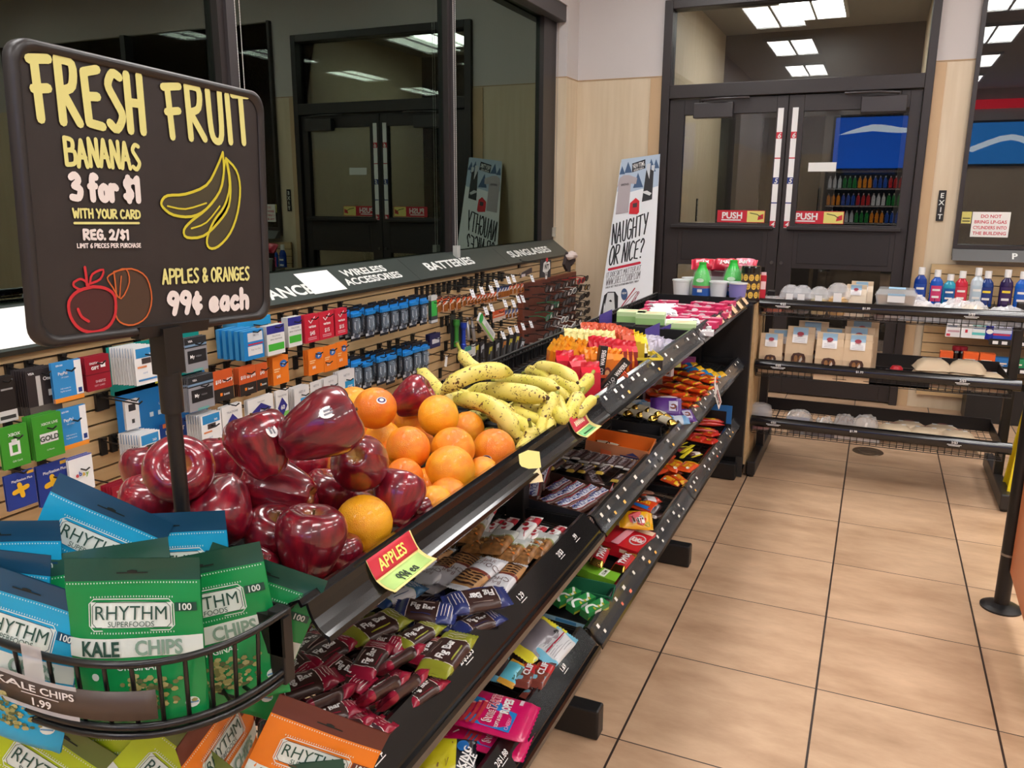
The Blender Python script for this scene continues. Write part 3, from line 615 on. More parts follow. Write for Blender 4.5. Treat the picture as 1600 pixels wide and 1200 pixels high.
# ================================================================ wire end baskets with curved fronts
def basket(name, lab, zt, zb, yc=.672, strip=None):
    t = empty(name, (-.80, yc, zb), label=lab, cat='basket')
    a, d = .213, .180
    E_ = lambda th, k=1.: (-.80+a*k*math.copysign(abs(math.cos(th))**.77, math.cos(th)), yc-d*k*max(0., math.sin(th))**.77)
    arc = [E_(math.pi*i/32) for i in range(33)]
    b = MB(); b.tube([(x, y, zt) for x, y in arc], .0042, WIRE, 8); wbuild(b, 'rim_wire', t)
    b = MB()
    for dz in (0, .010): b.tube([(E_(math.pi*i/32, .985)[0], E_(math.pi*i/32, .985)[1], zb+dz) for i in range(33)], .0042, WIRE, 8)
    b.tube([(arc[0][0], yc, zb), (arc[-1][0], yc, zb)], .004, WIRE, 8); wbuild(b, 'bottom_ring', t)
    for i in range(1, 20):
        th = math.pi*i/20; x, y = E_(th); x2, y2 = E_(th, .97)
        b = MB(); b.tube([(x, y, zt), (x2, y2, zb-.004), (x2*.35-.80*.65, yc-.002, zb-.004)], .0024, WIRE, 6); wbuild(b, 'upright_wire', t)
    b = MB()
    for y in (yc-.05, yc-.10, yc-.15):
        h = a*math.sqrt(max(0, 1-((yc-y)/d)**2))*.95; b.tube([(-.8-h, y, zb-.007), (-.8+h, y, zb-.007)], .002, WIRE, 5)
    wbuild(b, 'floor_wires', t)
    if strip:
        b = MB(); us = [math.pi*(.26+.45*i/20) for i in range(21)]
        T = lambda x, y, e=0.: (lambda p, q: (p[0]+(p[0]+.8)*e*6, p[1]-e, q))(E_(x, 1.03), zb+.024+y)
        b.grid(lambda u, v: T(u, v), us, [0, .034], M((74, 62, 56), .4)); s0 = wbuild(b, 'label_strip', t, solid=.001)
        cc = math.pi*.462
        b = MB(); Tm = lambda x, y, e=0.: T(cc-x*5.2, y, e)
        b.text(Tm, 'KALE CHIPS', .0, .024, .0085, WHITE, xs=1.15, bold=.02, e=.002); b.rect(Tm, -.018, .0155, .018, .0165, WHITE, .002); b.text(Tm, '1.99', .0, .0085, .009, WHITE, bold=.02, e=.002); wbuild(b, 'price_lettering', t)
        b = MB(); b.grid(lambda u, v: T(u, v, .002), [cc+.2-.4*i/8 for i in range(9)], [-.003, .002], film((225, 225, 228), .6)); b.grid(lambda u, v: T(u, v, .002), [cc+.2-.4*i/8 for i in range(9)], [.032, .037], film((225, 225, 228), .6))
        b.grid(lambda u, v: T(u, v, .001), [cc-.03+.1*i/3 for i in range(4)], [.036, .075], film((232, 232, 234), .55)); wbuild(b, 'clear_clip', t)
    return t
basket('wire_basket', 'black curved wire basket holding the blue and green chip bags', .93, .845, strip=True)
basket('wire_basket', 'black curved wire basket below the kale chip basket holding lime bags', .70, .612)
b = MB(); b.box(-.607, -.585, .664, .682, .838, .932, BLACK); wbuild(b, 'end_post', gon, bevel=.002)
b = MB(); b.box(-1.02, -.583, .664, .676, .875, .925, BLACK); wbuild(b, 'end_plate', gon)
# ================================================================ fruit sign on its pole
SXP, K_ = -.76, .95
sg = empty('fruit_sign', (SXP, .701, .86), label='black chalkboard FRESH FRUIT sign on a pole over the apples', cat='sign')
ang = -math.radians(2.4); ca, sa = math.cos(ang), math.sin(ang); SC0 = Vector((SXP, .745*K_, 1.4+(1.390-1.4)*K_))
def SB(x, y, e=0.): return Vector((SC0.x+e, SC0.y+x*ca-y*sa, SC0.z+x*sa+y*ca))
def rrect(w, h, r, n=6):
    o = []
    for cx, cy, a0 in ((w-r, h-r, 0), (-w+r, h-r, 90), (-w+r, -h+r, 180), (w-r, -h+r, 270)):
        o += [(cx+r*math.cos(math.radians(a0+90*i/n)), cy+r*math.sin(math.radians(a0+90*i/n))) for i in range(n+1)]
    return o
CHALK = M((42, 36, 36), .55, var=.12, vscale=30)
b = MB(); P = rrect(.176*K_, .150*K_, .017); b.poly([SB(x, y, .002) for x, y in P], CHALK); b.poly([SB(x, y, -.004) for x, y in P][::-1], BLACK); wbuild(b, 'sign_board', sg)
b = MB(); O = rrect(.182*K_, .156*K_, .021); prof = [(0., -.007), (0., .004), (.003, .0075), (.007, .0075), (.0105, .003)]
n = len(O)
b.grid(lambda k, j: SB(O[int(k) % n][0]*(1-prof[int(j)][0]/(.182*K_)), O[int(k) % n][1]*(1-prof[int(j)][0]/(.156*K_)), prof[int(j)][1]), list(range(n+1)), list(range(len(prof))), M((40, 37, 38), .38)); wbuild(b, 'sign_frame', sg)
def spx(u, v): p = on_x(u, v, SXP+.003); d = p-SC0; return (d.y*ca+d.z*sa, -d.y*sa+d.z*ca)
def sc(x, y): return spx(x*.46660, y*.46660)
b = MB(); YC = M((222, 218, 140), .6); WC = M((232, 224, 222), .6); TE = lambda x, y, e=0.: SB(x, y, .0028+e)
def hand(t, p0, p1, top, wd, mat, gap=.16, jit=.0, hs=1.):
    a = sc(*p0); c = sc(*p1); h = (sc(*top)[1]-a[1])*hs; L = math.hypot(c[0]-a[0], c[1]-a[1])
    b.strokes(TE, t, a[0], a[1], h, wd, mat, rot=math.atan2(c[1]-a[1], c[0]-a[0]), gap=gap, jit=jit, maxw=L)
hand('FRESH', (118, 402), (478, 440), (100, 190), .0092, YC, .2, .035); hand('FRUIT', (562, 462), (838, 478), (560, 288), .0086, YC, .2, .035)
hand('BANANAS', (222, 553), (466, 566), (218, 462), .0046, YC, .16, .03); hand('3 for $1', (240, 665), (462, 672), (235, 585), .0072, WC, .2)
hand('WITH YOUR CARD', (245, 728), (465, 732), (243, 699), .0022, YC); hand('REG. 2/$1', (280, 801), (426, 801), (279, 770), .0029, WC); hand('LIMIT 6 PIECES PER PURCHASE', (258, 830), (466, 828), (258, 816), .0011, WC)
hand('APPLES & ORANGES', (545, 950), (830, 936), (545, 903), .003, YC); hand('99\u00a2 each', (565, 1050), (826, 1028), (558, 984), .0075, WC, .2)
wbuild(b, 'sign_lettering', sg)
b = MB()
b.ribbon(TE, [sc(248, 747), sc(464, 747)], .0025, YC)
def draw(pts, wd, mat, fill=None, closed=True):
    p = smooth_pl([sc(*q) for q in pts], 3)
    if fill: b.poly([TE(x, y, -.0004) for x, y in p[:-1]], fill)
    b.ribbon(TE, p, wd, mat)
YO = M((206, 196, 50), .6); BF = M((66, 60, 40), .6)
draw([(745, 510), (725, 560), (690, 620), (620, 650), (560, 655), (540, 675), (545, 695), (580, 720), (640, 725), (690, 700), (735, 640), (748, 580), (745, 510)], .0032, YO, BF)
draw([(748, 580), (735, 640), (690, 700), (640, 740), (615, 770), (625, 795), (680, 790), (730, 745), (765, 690), (770, 610), (755, 530), (748, 580)], .0032, YO, BF)
draw([(755, 530), (790, 570), (803, 630), (795, 710), (770, 780), (730, 825), (700, 830), (692, 800), (715, 740), (750, 690), (768, 620), (755, 530)], .0032, YO, BF)
draw([(560, 690), (620, 700), (690, 680)], .002, YO); draw([(640, 765), (690, 745), (735, 690)], .002, YO)
AR = M((196, 38, 48), .6); OR_ = M((196, 96, 40), .6)
draw([(380, 910), (440, 900), (490, 930), (507, 1000), (490, 1060), (445, 1088), (400, 1078), (384, 1040), (388, 985), (380, 910)], .0018, OR_, M((72, 50, 36), .6))
draw([(310, 960), (260, 975), (230, 1010), (235, 1060), (265, 1100), (310, 1112), (360, 1095), (385, 1050), (382, 990), (350, 965), (310, 960)], .0034, AR, M((70, 30, 30), .6))
draw([(283, 895), (288, 930), (290, 955)], .003, AR); draw([(246, 945), (268, 934), (288, 945), (296, 962), (270, 970), (246, 958), (246, 945)], .0024, AR); draw([(300, 950), (308, 918), (345, 903), (334, 935), (300, 950)], .0024, AR)
draw([(260, 1035), (272, 1060), (296, 1076)], .003, AR); draw([(382, 912), (420, 900), (432, 945), (404, 1000), (376, 962), (358, 930), (382, 912)], .0016, OR_); draw([(405, 925), (402, 960), (400, 995)], .0014, OR_)
wbuild(b, 'chalk_drawing', sg)
pb = SB(-.006, -.156*K_); b = MB(); b.tube([(SXP, pb.y, pb.z-.085), (SXP, pb.y+.001, .845)], .0094, BLACK, 14); wbuild(b, 'pole', sg)
b = MB(); b.box(SXP-.012, SXP+.012, pb.y-.014, pb.y+.014, pb.z-.05, pb.z+.006, BLACK); b.tube([(SXP, pb.y, pb.z-.048), (SXP, pb.y, pb.z-.098)], .0135, BLACK, 14); wbuild(b, 'pole_clamp', sg)
b = MB(); p = [SB(-.05, -.160*K_, z) for z in (-.006, .006)]+[SB(.055, -.160*K_, z) for z in (.006, -.006)]; q = [SB(-.05, -.146*K_, z) for z in (-.009, .009)]+[SB(.055, -.146*K_, z) for z in (.009, -.009)]; b.hexa(p, q, BLACK); wbuild(b, 'sign_channel', sg)
# ================================================================ banner leaning on the back wall
bn = empty('banner_stand', (-1.66, 5.8, 0), label='tall white clothing advert card leaning beside the black door', cat='banner')
tl, tr = on_y(970, 254, 6.05), on_y(1031, 247, 6.05); l2, r2 = on_y(936, 495, 5.80), on_y(1018, 470, 5.80)
bl = tl+(l2-tl)*((0.005-tl.z)/(l2.z-tl.z)); br = tr+(r2-tr)*((0.005-tr.z)/(r2.z-tr.z)); bl.y = br.y = (bl.y+br.y)/2
def BT(x, y, e=0.):                                               # x across 0..1, y down 0..1
    p = tl+(bl-tl)*y; q = tr+(br-tr)*y; return p+(q-p)*x+Vector((0, -1, .15))*e
b = MB(); f = [BT(0, 1), BT(1, 1), BT(1, 0), BT(0, 0)]; d = Vector((0, .006, 0)); b.hexa([q+d for q in f], f, M((232, 234, 238), .6)); wbuild(b, 'card', bn)
def bpx(cx, cy):                                                  # zoomed photo coordinates of the card to card coordinates
    u, v = 900+cx*.2332, 240+cy*.2332; n = (tr-tl).cross(bl-tl); p = on_pl(u, v, tl, n)
    y = (p.z-tl.z)/(bl.z-tl.z); a = tl+(bl-tl)*y; c = tr+(br-tr)*y; return ((p.x-a.x)/(c.x-a.x), y)
b = MB(); BL = lambda pts, mat, e=.001: b.poly([BT(*bpx(*q), e) for q in pts], mat)
BL([(305, 40), (562, 30), (548, 240), (480, 255), (440, 250), (350, 268), (275, 255)], M((176, 194, 214), .6))
for cx, cy, s in ((350, 60, 60), (310, 85, 45), (415, 140, 80), (503, 55, 70), (535, 60, 50)):
    BL([(cx, cy), (cx+s*.42, cy+s*1.25), (cx-s*.42, cy+s*1.25)], M((66, 92, 128), .6), .002)
wbuild(b, 'winter_scene', bn)
b = MB(); BL([(376, 75), (464, 55), (464, 115), (376, 135)], M((30, 34, 44), .6), .003)
BT2 = lambda x, y, e=0.: BT(*bpx(x, y), e)
b.text(lambda x, y, e=0.: BT2(x, -y, e), 'NEW ITEMS', 420, -88, 30, WHITE, maxw=76, rot=.2, e=.004); b.text(lambda x, y, e=0.: BT2(x, -y, e), 'ADDED DAILY', 420, -116, 14, WHITE, maxw=70, rot=.2, e=.004); wbuild(b, 'advert_badge', bn)
b = MB(); BL([(293, 165), (320, 148), (355, 150), (410, 175), (402, 215), (368, 210), (350, 402), (266, 410), (285, 215), (276, 230)], M((178, 168, 172), .7), .003); b.text(lambda x, y, e=0.: BT2(x, -y, e), 'GREETINGS', 328, -212, 14, BLACK, maxw=52, rot=.06, e=.005); wbuild(b, 'shirt_print', bn)
b = MB(); BL([(362, 340), (400, 308), (424, 330), (422, 405), (410, 418), (355, 412)], M((205, 30, 44), .6), .004); BL([(380, 345), (410, 340), (408, 370), (380, 372)], M((70, 50, 52), .6), .005); wbuild(b, 'cap_print', bn)
b = MB(); BL([(470, 130), (520, 125), (508, 325), (440, 338)], M((40, 40, 44), .6), .004); BL([(472, 90), (500, 85), (490, 190), (474, 130)], M((200, 204, 210), .6), .005); BL([(505, 100), (528, 100), (522, 140), (505, 130)], M((200, 204, 210), .6), .005); BL([(445, 270), (475, 265), (505, 285), (492, 300), (450, 280)], M((210, 210, 212), .6), .005); wbuild(b, 'hoodie_print', bn)
b = MB(); TN = lambda x, y, e=0.: BT2(x, -y, e)
def bl_hand(t, p0, p1, h, wd, mat, gap=.17): b.strokes(TN, t, p0[0], -p0[1], h, wd, mat, rot=math.atan2(-(p1[1]-p0[1]), p1[0]-p0[0]), maxw=math.hypot(p1[0]-p0[0], p1[1]-p0[1]), gap=gap, e=.003, shear=.36)
INK = M((24, 24, 30), .6)
bl_hand('NAUGHTY', (240, 612), (472, 548), 128, 9, INK); bl_hand('OR NICE?', (218, 752), (440, 708), 122, 9, INK)
b.ribbon(TN, [(222, -778), (425, -742)], 17, M((196, 30, 58), .6), .003)
bl_hand("IT DOESN'T MATTER AT", (203, 834), (430, 792), 32, 2.4, INK); bl_hand('WWW.SHEETZSHOP.COM', (200, 886), (424, 846), 46, 2.8, M((110, 106, 110), .6)); bl_hand('CHECK OUT THESE & OTHER NEW ITEMS TODAY', (198, 906), (418, 868), 11, 1.6, INK)
wbuild(b, 'advert_lettering', bn)
b = MB(); BL([(190, 950), (215, 928), (262, 928), (282, 960), (278, 1090), (258, 1090), (258, 1000), (250, 1080), (200, 1080), (190, 1000), (180, 1090), (160, 1090)], M((36, 36, 40), .6), .003); BL([(212, 935), (255, 935), (262, 1085), (180, 1085)], M((206, 208, 210), .6), .004); BL([(220, 990), (232, 980), (242, 990), (236, 998)], INK, .005); wbuild(b, 'raglan_print', bn)
b = MB(); b.disc(TN, 323, -948, 22, 40, M((60, 84, 124), .6), .003); b.text(TN, 'NEW', 323, -940, 14, WHITE, maxw=30, e=.004); b.ribbon(TN, [(300, -1035), (393, -910)], 7, M((170, 40, 60), .6), .003)
for k in (0, 40): b.ribbon(TN, smooth_pl([(300+k, -1050), (395+k*.4, -940), (412+k*.2, -945), (405, -965), (330+k, -1055)]), 4, M((150, 60, 80), .6), .003)
wbuild(b, 'socks_print', bn)
# ================================================================ pastry rack across the aisle
RK = empty('pastry_rack', (.05, 4.45, 0), label='black three-shelf wire rack of wrapped pastries standing before the door', cat='rack')
RX0, RX1, RY0, RY1 = -.508, .625, 4.185, 4.70
RS = [(.915, .868), (.606, .556), (.308, .254)]                   # rail top, rail foot
FL_ = -.030                                                       # the wire floor lies a little below the rail
for x in (RX0+.022, RX1+.025):
    b = MB(); b.box(x-.02, x+.02, 4.42, 4.47, .05, .93, M((30, 27, 26), .4)); wbuild(b, 'upright', RK, bevel=.003)
    b = MB(); b.box(x-.022, x+.022, 4.105, 4.80, .012, .085, M((34, 31, 30), .4)); wbuild(b, 'foot', RK, bevel=.006)
for x in (RX0+.022, RX1+.025):
    for y in (4.13, 4.77): b = MB(); b.cyl((x, y, 0), (x, y, .02), .016, M((26, 26, 26), .5), 10); wbuild(b, 'foot_pad', RK)
for i, (zt, zf) in enumerate(RS):
    b = MB(); n = 38; x1 = RX1
    for k in range(n+1):
        x = RX0+(x1-RX0)*k/n
        b.tube([(x, RY0+.012, zt-.02), (x, RY0+.012, zf-.034), (x, RY1, zf-.034), (x, RY1, zf+.035)], .0016, WIRE, 4)
    for y in (RY0+.04, RY0+.16, RY0+.28, RY0+.4, RY1): b.tube([(RX0, y, zf-.036), (x1, y, zf-.036)], .0022, WIRE, 4)
    b.tube([(RX0, RY0+.012, zf-.038), (x1, RY0+.012, zf-.038)], .0022, WIRE, 4); b.tube([(RX0, RY0+.012, zf-.02), (x1, RY0+.012, zf-.02)], .0018, WIRE, 4)
    if i: b.box(RX0, x1, RY1-.003, RY1+.003, zf-.03, zf+.04, BLACK)
    for x in (RX0, x1): b.box(x-.002, x+.002, RY0+.01, RY1, zf-.035, zf+.03, BLACK)
    sh = wbuild(b, 'wire_shelf', RK)
    r = MB(); n = 12; c = (RY0, (zt+zf)/2+.002); hh = (zt-zf)/2
    prof = [(RY0+.012, zt), (RY0+.002, zt+.001), (RY0-.008, zt-.008), (RY0-.013, zt-.022), (RY0-.012, zt-.036), (RY0-.006, zf+.004), (RY0+.006, zf-.002)]
    r.grid(lambda x, k: (x, prof[int(k)][0], prof[int(k)][1]), [RX0-.003, RX1+.03], list(range(7)), BLACKGLOSS); r.grid(lambda x, k: (x, prof[int(k)][0]+.003, prof[int(k)][1]), [RX0-.003, RX1+.03], [6, 5, 4, 3, 2, 1, 0], BLACKGLOSS)
    for x in (RX0-.003, RX1+.03): r.poly([(x, p[0], p[1]) for p in prof], BLACK)
    rl = wbuild(r, 'price_rail', sh)
    c = MB(); T = lambda x, z, e=0.: (x, RY0-.0135-e, zt-.024+z)
    for x, s, w2 in ((RX0+.11, '4/$5', .07), (-.02, '$1.99', 0), (.42, '2/$3', .06)):
        c.text(T, s, x, .004, .011, WHITE, bold=.02)
        if w2: c.rect(T, x-w2/2, -.009, x+w2/2, -.006, WHITE, .001); c.rect(T, x-w2*.4, -.014, x+w2*.4, -.012, WHITE, .001)
    wbuild(c, 'price_lettering', sh)
# pastries
KRAFT = M((206, 180, 148), .75, bump=.15, bscale=40); KRAFT2 = M((214, 192, 162), .7, bump=.15, bscale=40); LBLUE = M((150, 186, 214), .6); LWHITE = M((234, 232, 232), .6); LRED = M((150, 44, 62), .6); DOUGH = M((150, 104, 62), .7, var=.3, vscale=60); CHOC = M((74, 44, 34), .5, var=.3, vscale=80)
def kraft_bag(w, h, d, win=True):                                 # standing paper bag with a folded top, label and window
    b = MB(); V = lambda s, t: None
    W, D = w/2, d/2
    lv = [(0, 1, 1), (.45, 1, .95), (.72, .99, .55), (.86, .97, .16), (.92, .97, .09)]
    ring = []
    for t, kx, ky in lv:
        z = h*t; ring.append([(-W*kx, -D*ky, z), (0, -D*ky*1.12, z), (W*kx, -D*ky, z), (W*.93*kx, 0, z), (W*kx, D*ky, z), (0, D*ky*1.12, z), (-W*kx, D*ky, z), (-W*.93*kx, 0, z)])
    vs = [p for r in ring for p in r]
    b.add(vs, [(i*8+k, i*8+(k+1) % 8, i*8+8+(k+1) % 8, i*8+8+k) for i in range(len(lv)-1) for k in range(8)]+[(7, 6, 5, 4, 3, 2, 1, 0)], KRAFT)
    b.box(-W*.97, W*.97, -D*.16, D*.16, h*.88, h, KRAFT2)
    def yf(z): 
        t = z/h
        for (a, _, ka), (c, _, kc) in zip(lv, lv[1:]):
            if a <= t <= c: return -D*(ka+(kc-ka)*(t-a)/(c-a))*1.1
        return -D*.17
    T = lambda x, z, e=0.: (x, yf(z)-e-.0015, z)
    b.rect(T, -W*.56, h*.68, W*.5, h*.85, LWHITE, .002, 1, 6); b.rect(T, -W*.56, h*.84, W*.5, h*.99, LBLUE, .002, 1, 4); b.disc(T, -W*.03, h*.86, W*.24, h*.04, LRED, .004); b.text(T, 'BAKERY', -W*.03, h*.81, h*.022, LRED, e=.004)
    for z in (.71, .74, .77): b.rect(T, -W*.42, h*z, W*.36, h*(z+.006), M((150, 150, 160), .6), .004)
    if win:
        pts = [(-W*.5, h*.2), (W*.5, h*.2), (W*.5, h*.4), (W*.38, h*.47), (0, h*.49), (-W*.38, h*.47), (-W*.5, h*.4)]
        b.shape(T, [(x, z) for x, z in pts], CHOC, .003)
        for k in range(5): b.disc(T, W*(-.34+.17*k), h*(.27+.1*(k % 2)), W*.14, h*.07, DOUGH if k % 2 else M((110, 72, 48), .6), .005, 10)
        b.shape(T, [(W*.1, h*.26), (W*.3, h*.36), (W*.22, h*.42), (W*.05, h*.31)], M((200, 190, 180), .3), .007)
    return b
def pouch_flat(w, l, t, colA, lab=True):                          # kraft pouch lying flat
    b = MB(); b.grid(lambda x, y: (x, y, t*max(0, 1-(2*x/w)**4)*max(0, 1-(2*y/l)**6)), [w*(i/8-.5) for i in range(9)], [l*(i/10-.5) for i in range(11)], colA)
    b.poly([(-w/2, l/2, 0), (w/2, l/2, 0), (w/2, -l/2, 0), (-w/2, -l/2, 0)], colA)
    T = lambda x, y, e=0.: (x, y, t*max(0, 1-(2*x/w)**4)*max(0, 1-(2*y/l)**6)+e)
    if lab: b.rect(T, -w*.25, l*.1, w*.25, l*.3, LWHITE, .002); b.rect(T, -w*.25, l*.3, w*.25, l*.42, LBLUE, .002); b.disc(T, 0, l*.24, w*.12, l*.05, LRED, .003)
    else: b.rect(T, -w*.3, -l*.2, w*.3, l*.2, M((180, 150, 110), .4), .002)
    return b
PS = 1.36
def simple(name, mb, mw, label, cat, group=None, **k):
    o = mb.build(name, mw=mw, **k); return tag(o, label, cat, group)
TR_ = Matrix.Translation
def RZ(a): return Matrix.Rotation(math.radians(a), 4, 'Z')
def RX(a): return Matrix.Rotation(math.radians(a), 4, 'X')
def RY(a): return Matrix.Rotation(math.radians(a), 4, 'Y')
kb = kraft_bag(.085, .155, .05).build('paper_bag'); used = None
BG = 'kraft paper pastry bags standing on the middle rack shelf'
for u, sc_, y, a, lab in ((1203, .93, 4.27, 4, 'brown paper pastry bag with a window at the cabinet end of the middle rack shelf'), (1248, 1.12, 4.28, -2, 'largest brown paper pastry bag, second from the cabinet on the middle rack shelf'), (1294, 1.06, 4.235, 2, 'brown paper pastry bag, third from the cabinet on the middle rack shelf'), (1338, 1.06, 4.235, 0, 'brown paper pastry bag at the open end of the middle rack row'),
                          (1216, 1.0, 4.32, 12, 'brown paper bag with blue label behind the cabinet-end pastry bag'), (1266, 1.22, 4.34, 0, 'brown paper bag peeking up behind the largest pastry bag'), (1300, 1.1, 4.33, -3, 'brown paper bag behind the third pastry bag'), (1338, 1.17, 4.315, 3, 'brown paper bag close behind the end pastry bag'), (1342, 1.28, 4.41, 0, 'brown paper bag rearmost behind the end pastry bag')):
    p = on_y(u, 570, y); place(kb, TR_((p.x, y, RS[1][1]+FL_)) @ RZ(a) @ Matrix.Scale(sc_*1.42, 4), lab, 'paper bag', BG)
def spot(u, y, z): p = on_y(u, 500, y); return (p.x, y, z)
# top shelf: domed cups, tubs, bags and clear boxes
def dome_cup(fill):
    b = MB(); b.lathe([(.026, 0), (.036, .055), (.038, .056)], film((235, 235, 238), .3), 18); b.lathe([(.001, .003), (.025, .003), (.034, .048), (.02, .06), (.001, .062)], fill, 14)
    b.lathe([(.039, .057), (.040, .062), (.037, .078), (.026, .095), (.012, .103), (.001, .104)], film((240, 240, 244), .32), 18); T = lambda x, z, e=0.: (x, -.036-e, z); b.rect(T, -.012, .02, .012, .075, LWHITE, .006); return b
def put(name, mb, u, y, z, a, lab, cat, group=None, s=1.):
    zb_ = max(q for q in (RS[0][1]+FL_, RS[1][1]+FL_, RS[2][1]+FL_) if q <= z+.002); s *= PS; z = zb_+(z-zb_)*PS; return simple(name, mb, TR_(spot(u, y, z)) @ RZ(a) @ Matrix.Scale(s, 4), lab, cat, group)
z0 = RS[0][1]+FL_
for u, y, fill, lab, s in ((1232, 4.30, (120, 70, 50), 'clear domed dessert cup standing behind the other two cups by the cabinet', 1.), (1250, 4.28, (60, 36, 34), 'clear domed cup of dark dessert on the top rack shelf', 1.02), (1277, 4.28, (226, 200, 130), 'clear domed cup of pale dessert with a white label', 1.), (1306, 4.29, (226, 170, 50), 'clear domed cup of yellow dessert beside the paper bags', 1.15)):
    put('dessert_cup', dome_cup(M(fill, .5, var=.3, vscale=60)), u, y, z0, 0, lab, 'dessert cup', s=s)
b = MB(); b.lathe([(.034, 0), (.04, .045), (.042, .046), (.042, .052)], film((235, 235, 238), .28), 18); b.lathe([(.001, .003), (.033, .003), (.037, .03), (.001, .036)], M((226, 96, 40), .5, var=.3, vscale=70), 16); b.lathe([(.0425, .05), (.0425, .056), (.001, .057)], film((244, 240, 240), .5), 18)
put('snack_tub', b, 1206, 4.28, z0, 0, 'low clear tub of orange candy at the cabinet end of the top shelf', 'tub')
for u, y, a, h, lab in ((1342, 4.33, 0, 1.0, 'pale paper pastry bag rearmost beside the domed cups'), (1334, 4.29, -6, .92, 'pale paper pastry bag with a torn flap beside the domed cups')):
    b = kraft_bag(.075, .125, .035, False); b.mats[b.mats.index(KRAFT)] = M((222, 206, 184), .75, bump=.15, bscale=40)
    put('paper_bag', b, u, y, z0, a, lab, 'paper bag', s=h)
def clear_box(w, d, h, fill, lid=True):
    b = MB(); f = film((236, 238, 240), .34)
    P = lambda k, z: [(-w/2*k, -d/2*k, z), (w/2*k, -d/2*k, z), (w/2*k, d/2*k, z), (-w/2*k, d/2*k, z)]
    b.hexa(P(.9, 0), P(1, h*.6), f); b.hexa(P(1.03, h*.6), P(1.03, h*.68), f); b.hexa(P(1, h*.68), P(.86, h), f); b.hexa(P(.84, .003), P(.9, h*.55), fill)
    T = lambda x, y, e=0.: (x, y, h+e); b.rect(T, -w*.2, -d*.35, w*.22, d*.35, LBLUE, .001); T = XZ(-d/2*1.03); b.rect(T, -w*.2, h*.2, w*.22, h*.75, LWHITE, .003); b.rect(T, -w*.2, h*.62, w*.22, h*.75, LBLUE, .004); return b
CAKE = M((120, 70, 50), .7, var=.3, vscale=50); CAKE2 = M((186, 150, 110), .7, var=.25, vscale=50)
put('clear_box', clear_box(.13, .10, .052, CAKE), 1393, 4.29, z0, 3, 'clear hinged pastry box with blue label under a second box', 'clear box')
put('clear_box', clear_box(.13, .10, .055, CAKE2), 1396, 4.29, z0+.053, -2, 'clear hinged pastry box stacked on top of another box', 'clear box')
def crinkle(w, d, h, seed, fill, f=None):                         # crumpled clear wrap around a pastry
    r = random.Random(seed); b = MB(); n, m = 12, 9
    H = lambda x, y: h*max(0., 1-(2*x/w)**4)*max(0., 1-(2*y/d)**4)
    hh = {}
    def fn(i, j):
        x = w*(i/n-.5); y = d*(j/m-.5); k = (i, j)
        if k not in hh: hh[k] = r.uniform(-.14, .14)*h
        return (x, y, max(0, H(x, y)+hh[k]*(1 if 0 < i < n and 0 < j < m else .1)))
    b.grid(fn, list(range(n+1)), list(range(m+1)), f or film((242, 242, 246), .42, .12), False)
    b.grid(lambda x, y: (x, y, max(.001, H(x*1.12, y*1.12)*.86)), [w*.84*(i/8-.5) for i in range(9)], [d*.84*(j/6-.5) for j in range(7)], fill)
    b.poly([(-w/2, d/2, 0), (w/2, d/2, 0), (w/2, -d/2, 0), (-w/2, -d/2, 0)], fill); return b
PALE = M((214, 196, 186), .7, var=.2, vscale=40)
for i, (u, y, w_, h_, fill, lab) in enumerate(((1434, 4.28, .13, .062, PALE, 'clear crinkled wrap with pastry beside the stacked clear boxes'), (1476, 4.28, .13, .058, M((150, 140, 140), .6, var=.3), 'grey-looking crinkled wrapped pastry in the middle of the top shelf'), (1516, 4.28, .13, .07, M((226, 206, 170), .7, var=.2), 'tallest cream wrapped pastry on the top rack shelf'), (1572, 4.28, .14, .058, M((120, 116, 118), .6, var=.3), 'crinkled wrapped pastry at the outer end of the top rack shelf'))):
    put('wrapped_pastry', crinkle(w_, .11, h_, i+3, fill), u, y, z0+.003, 0, lab, 'wrapped pastry')
for i, (u, y, zz, lab) in enumerate(((1425, 4.36, .01, 'crinkled wrapped pastry behind the one beside the clear boxes'), (1495, 4.36, .012, 'crinkled wrapped pastry lying at the back of the top shelf'))): put('wrapped_pastry', crinkle(.13, .11, .07, i+23, PALE), u, y, z0+.003, 0, lab, 'wrapped pastry')
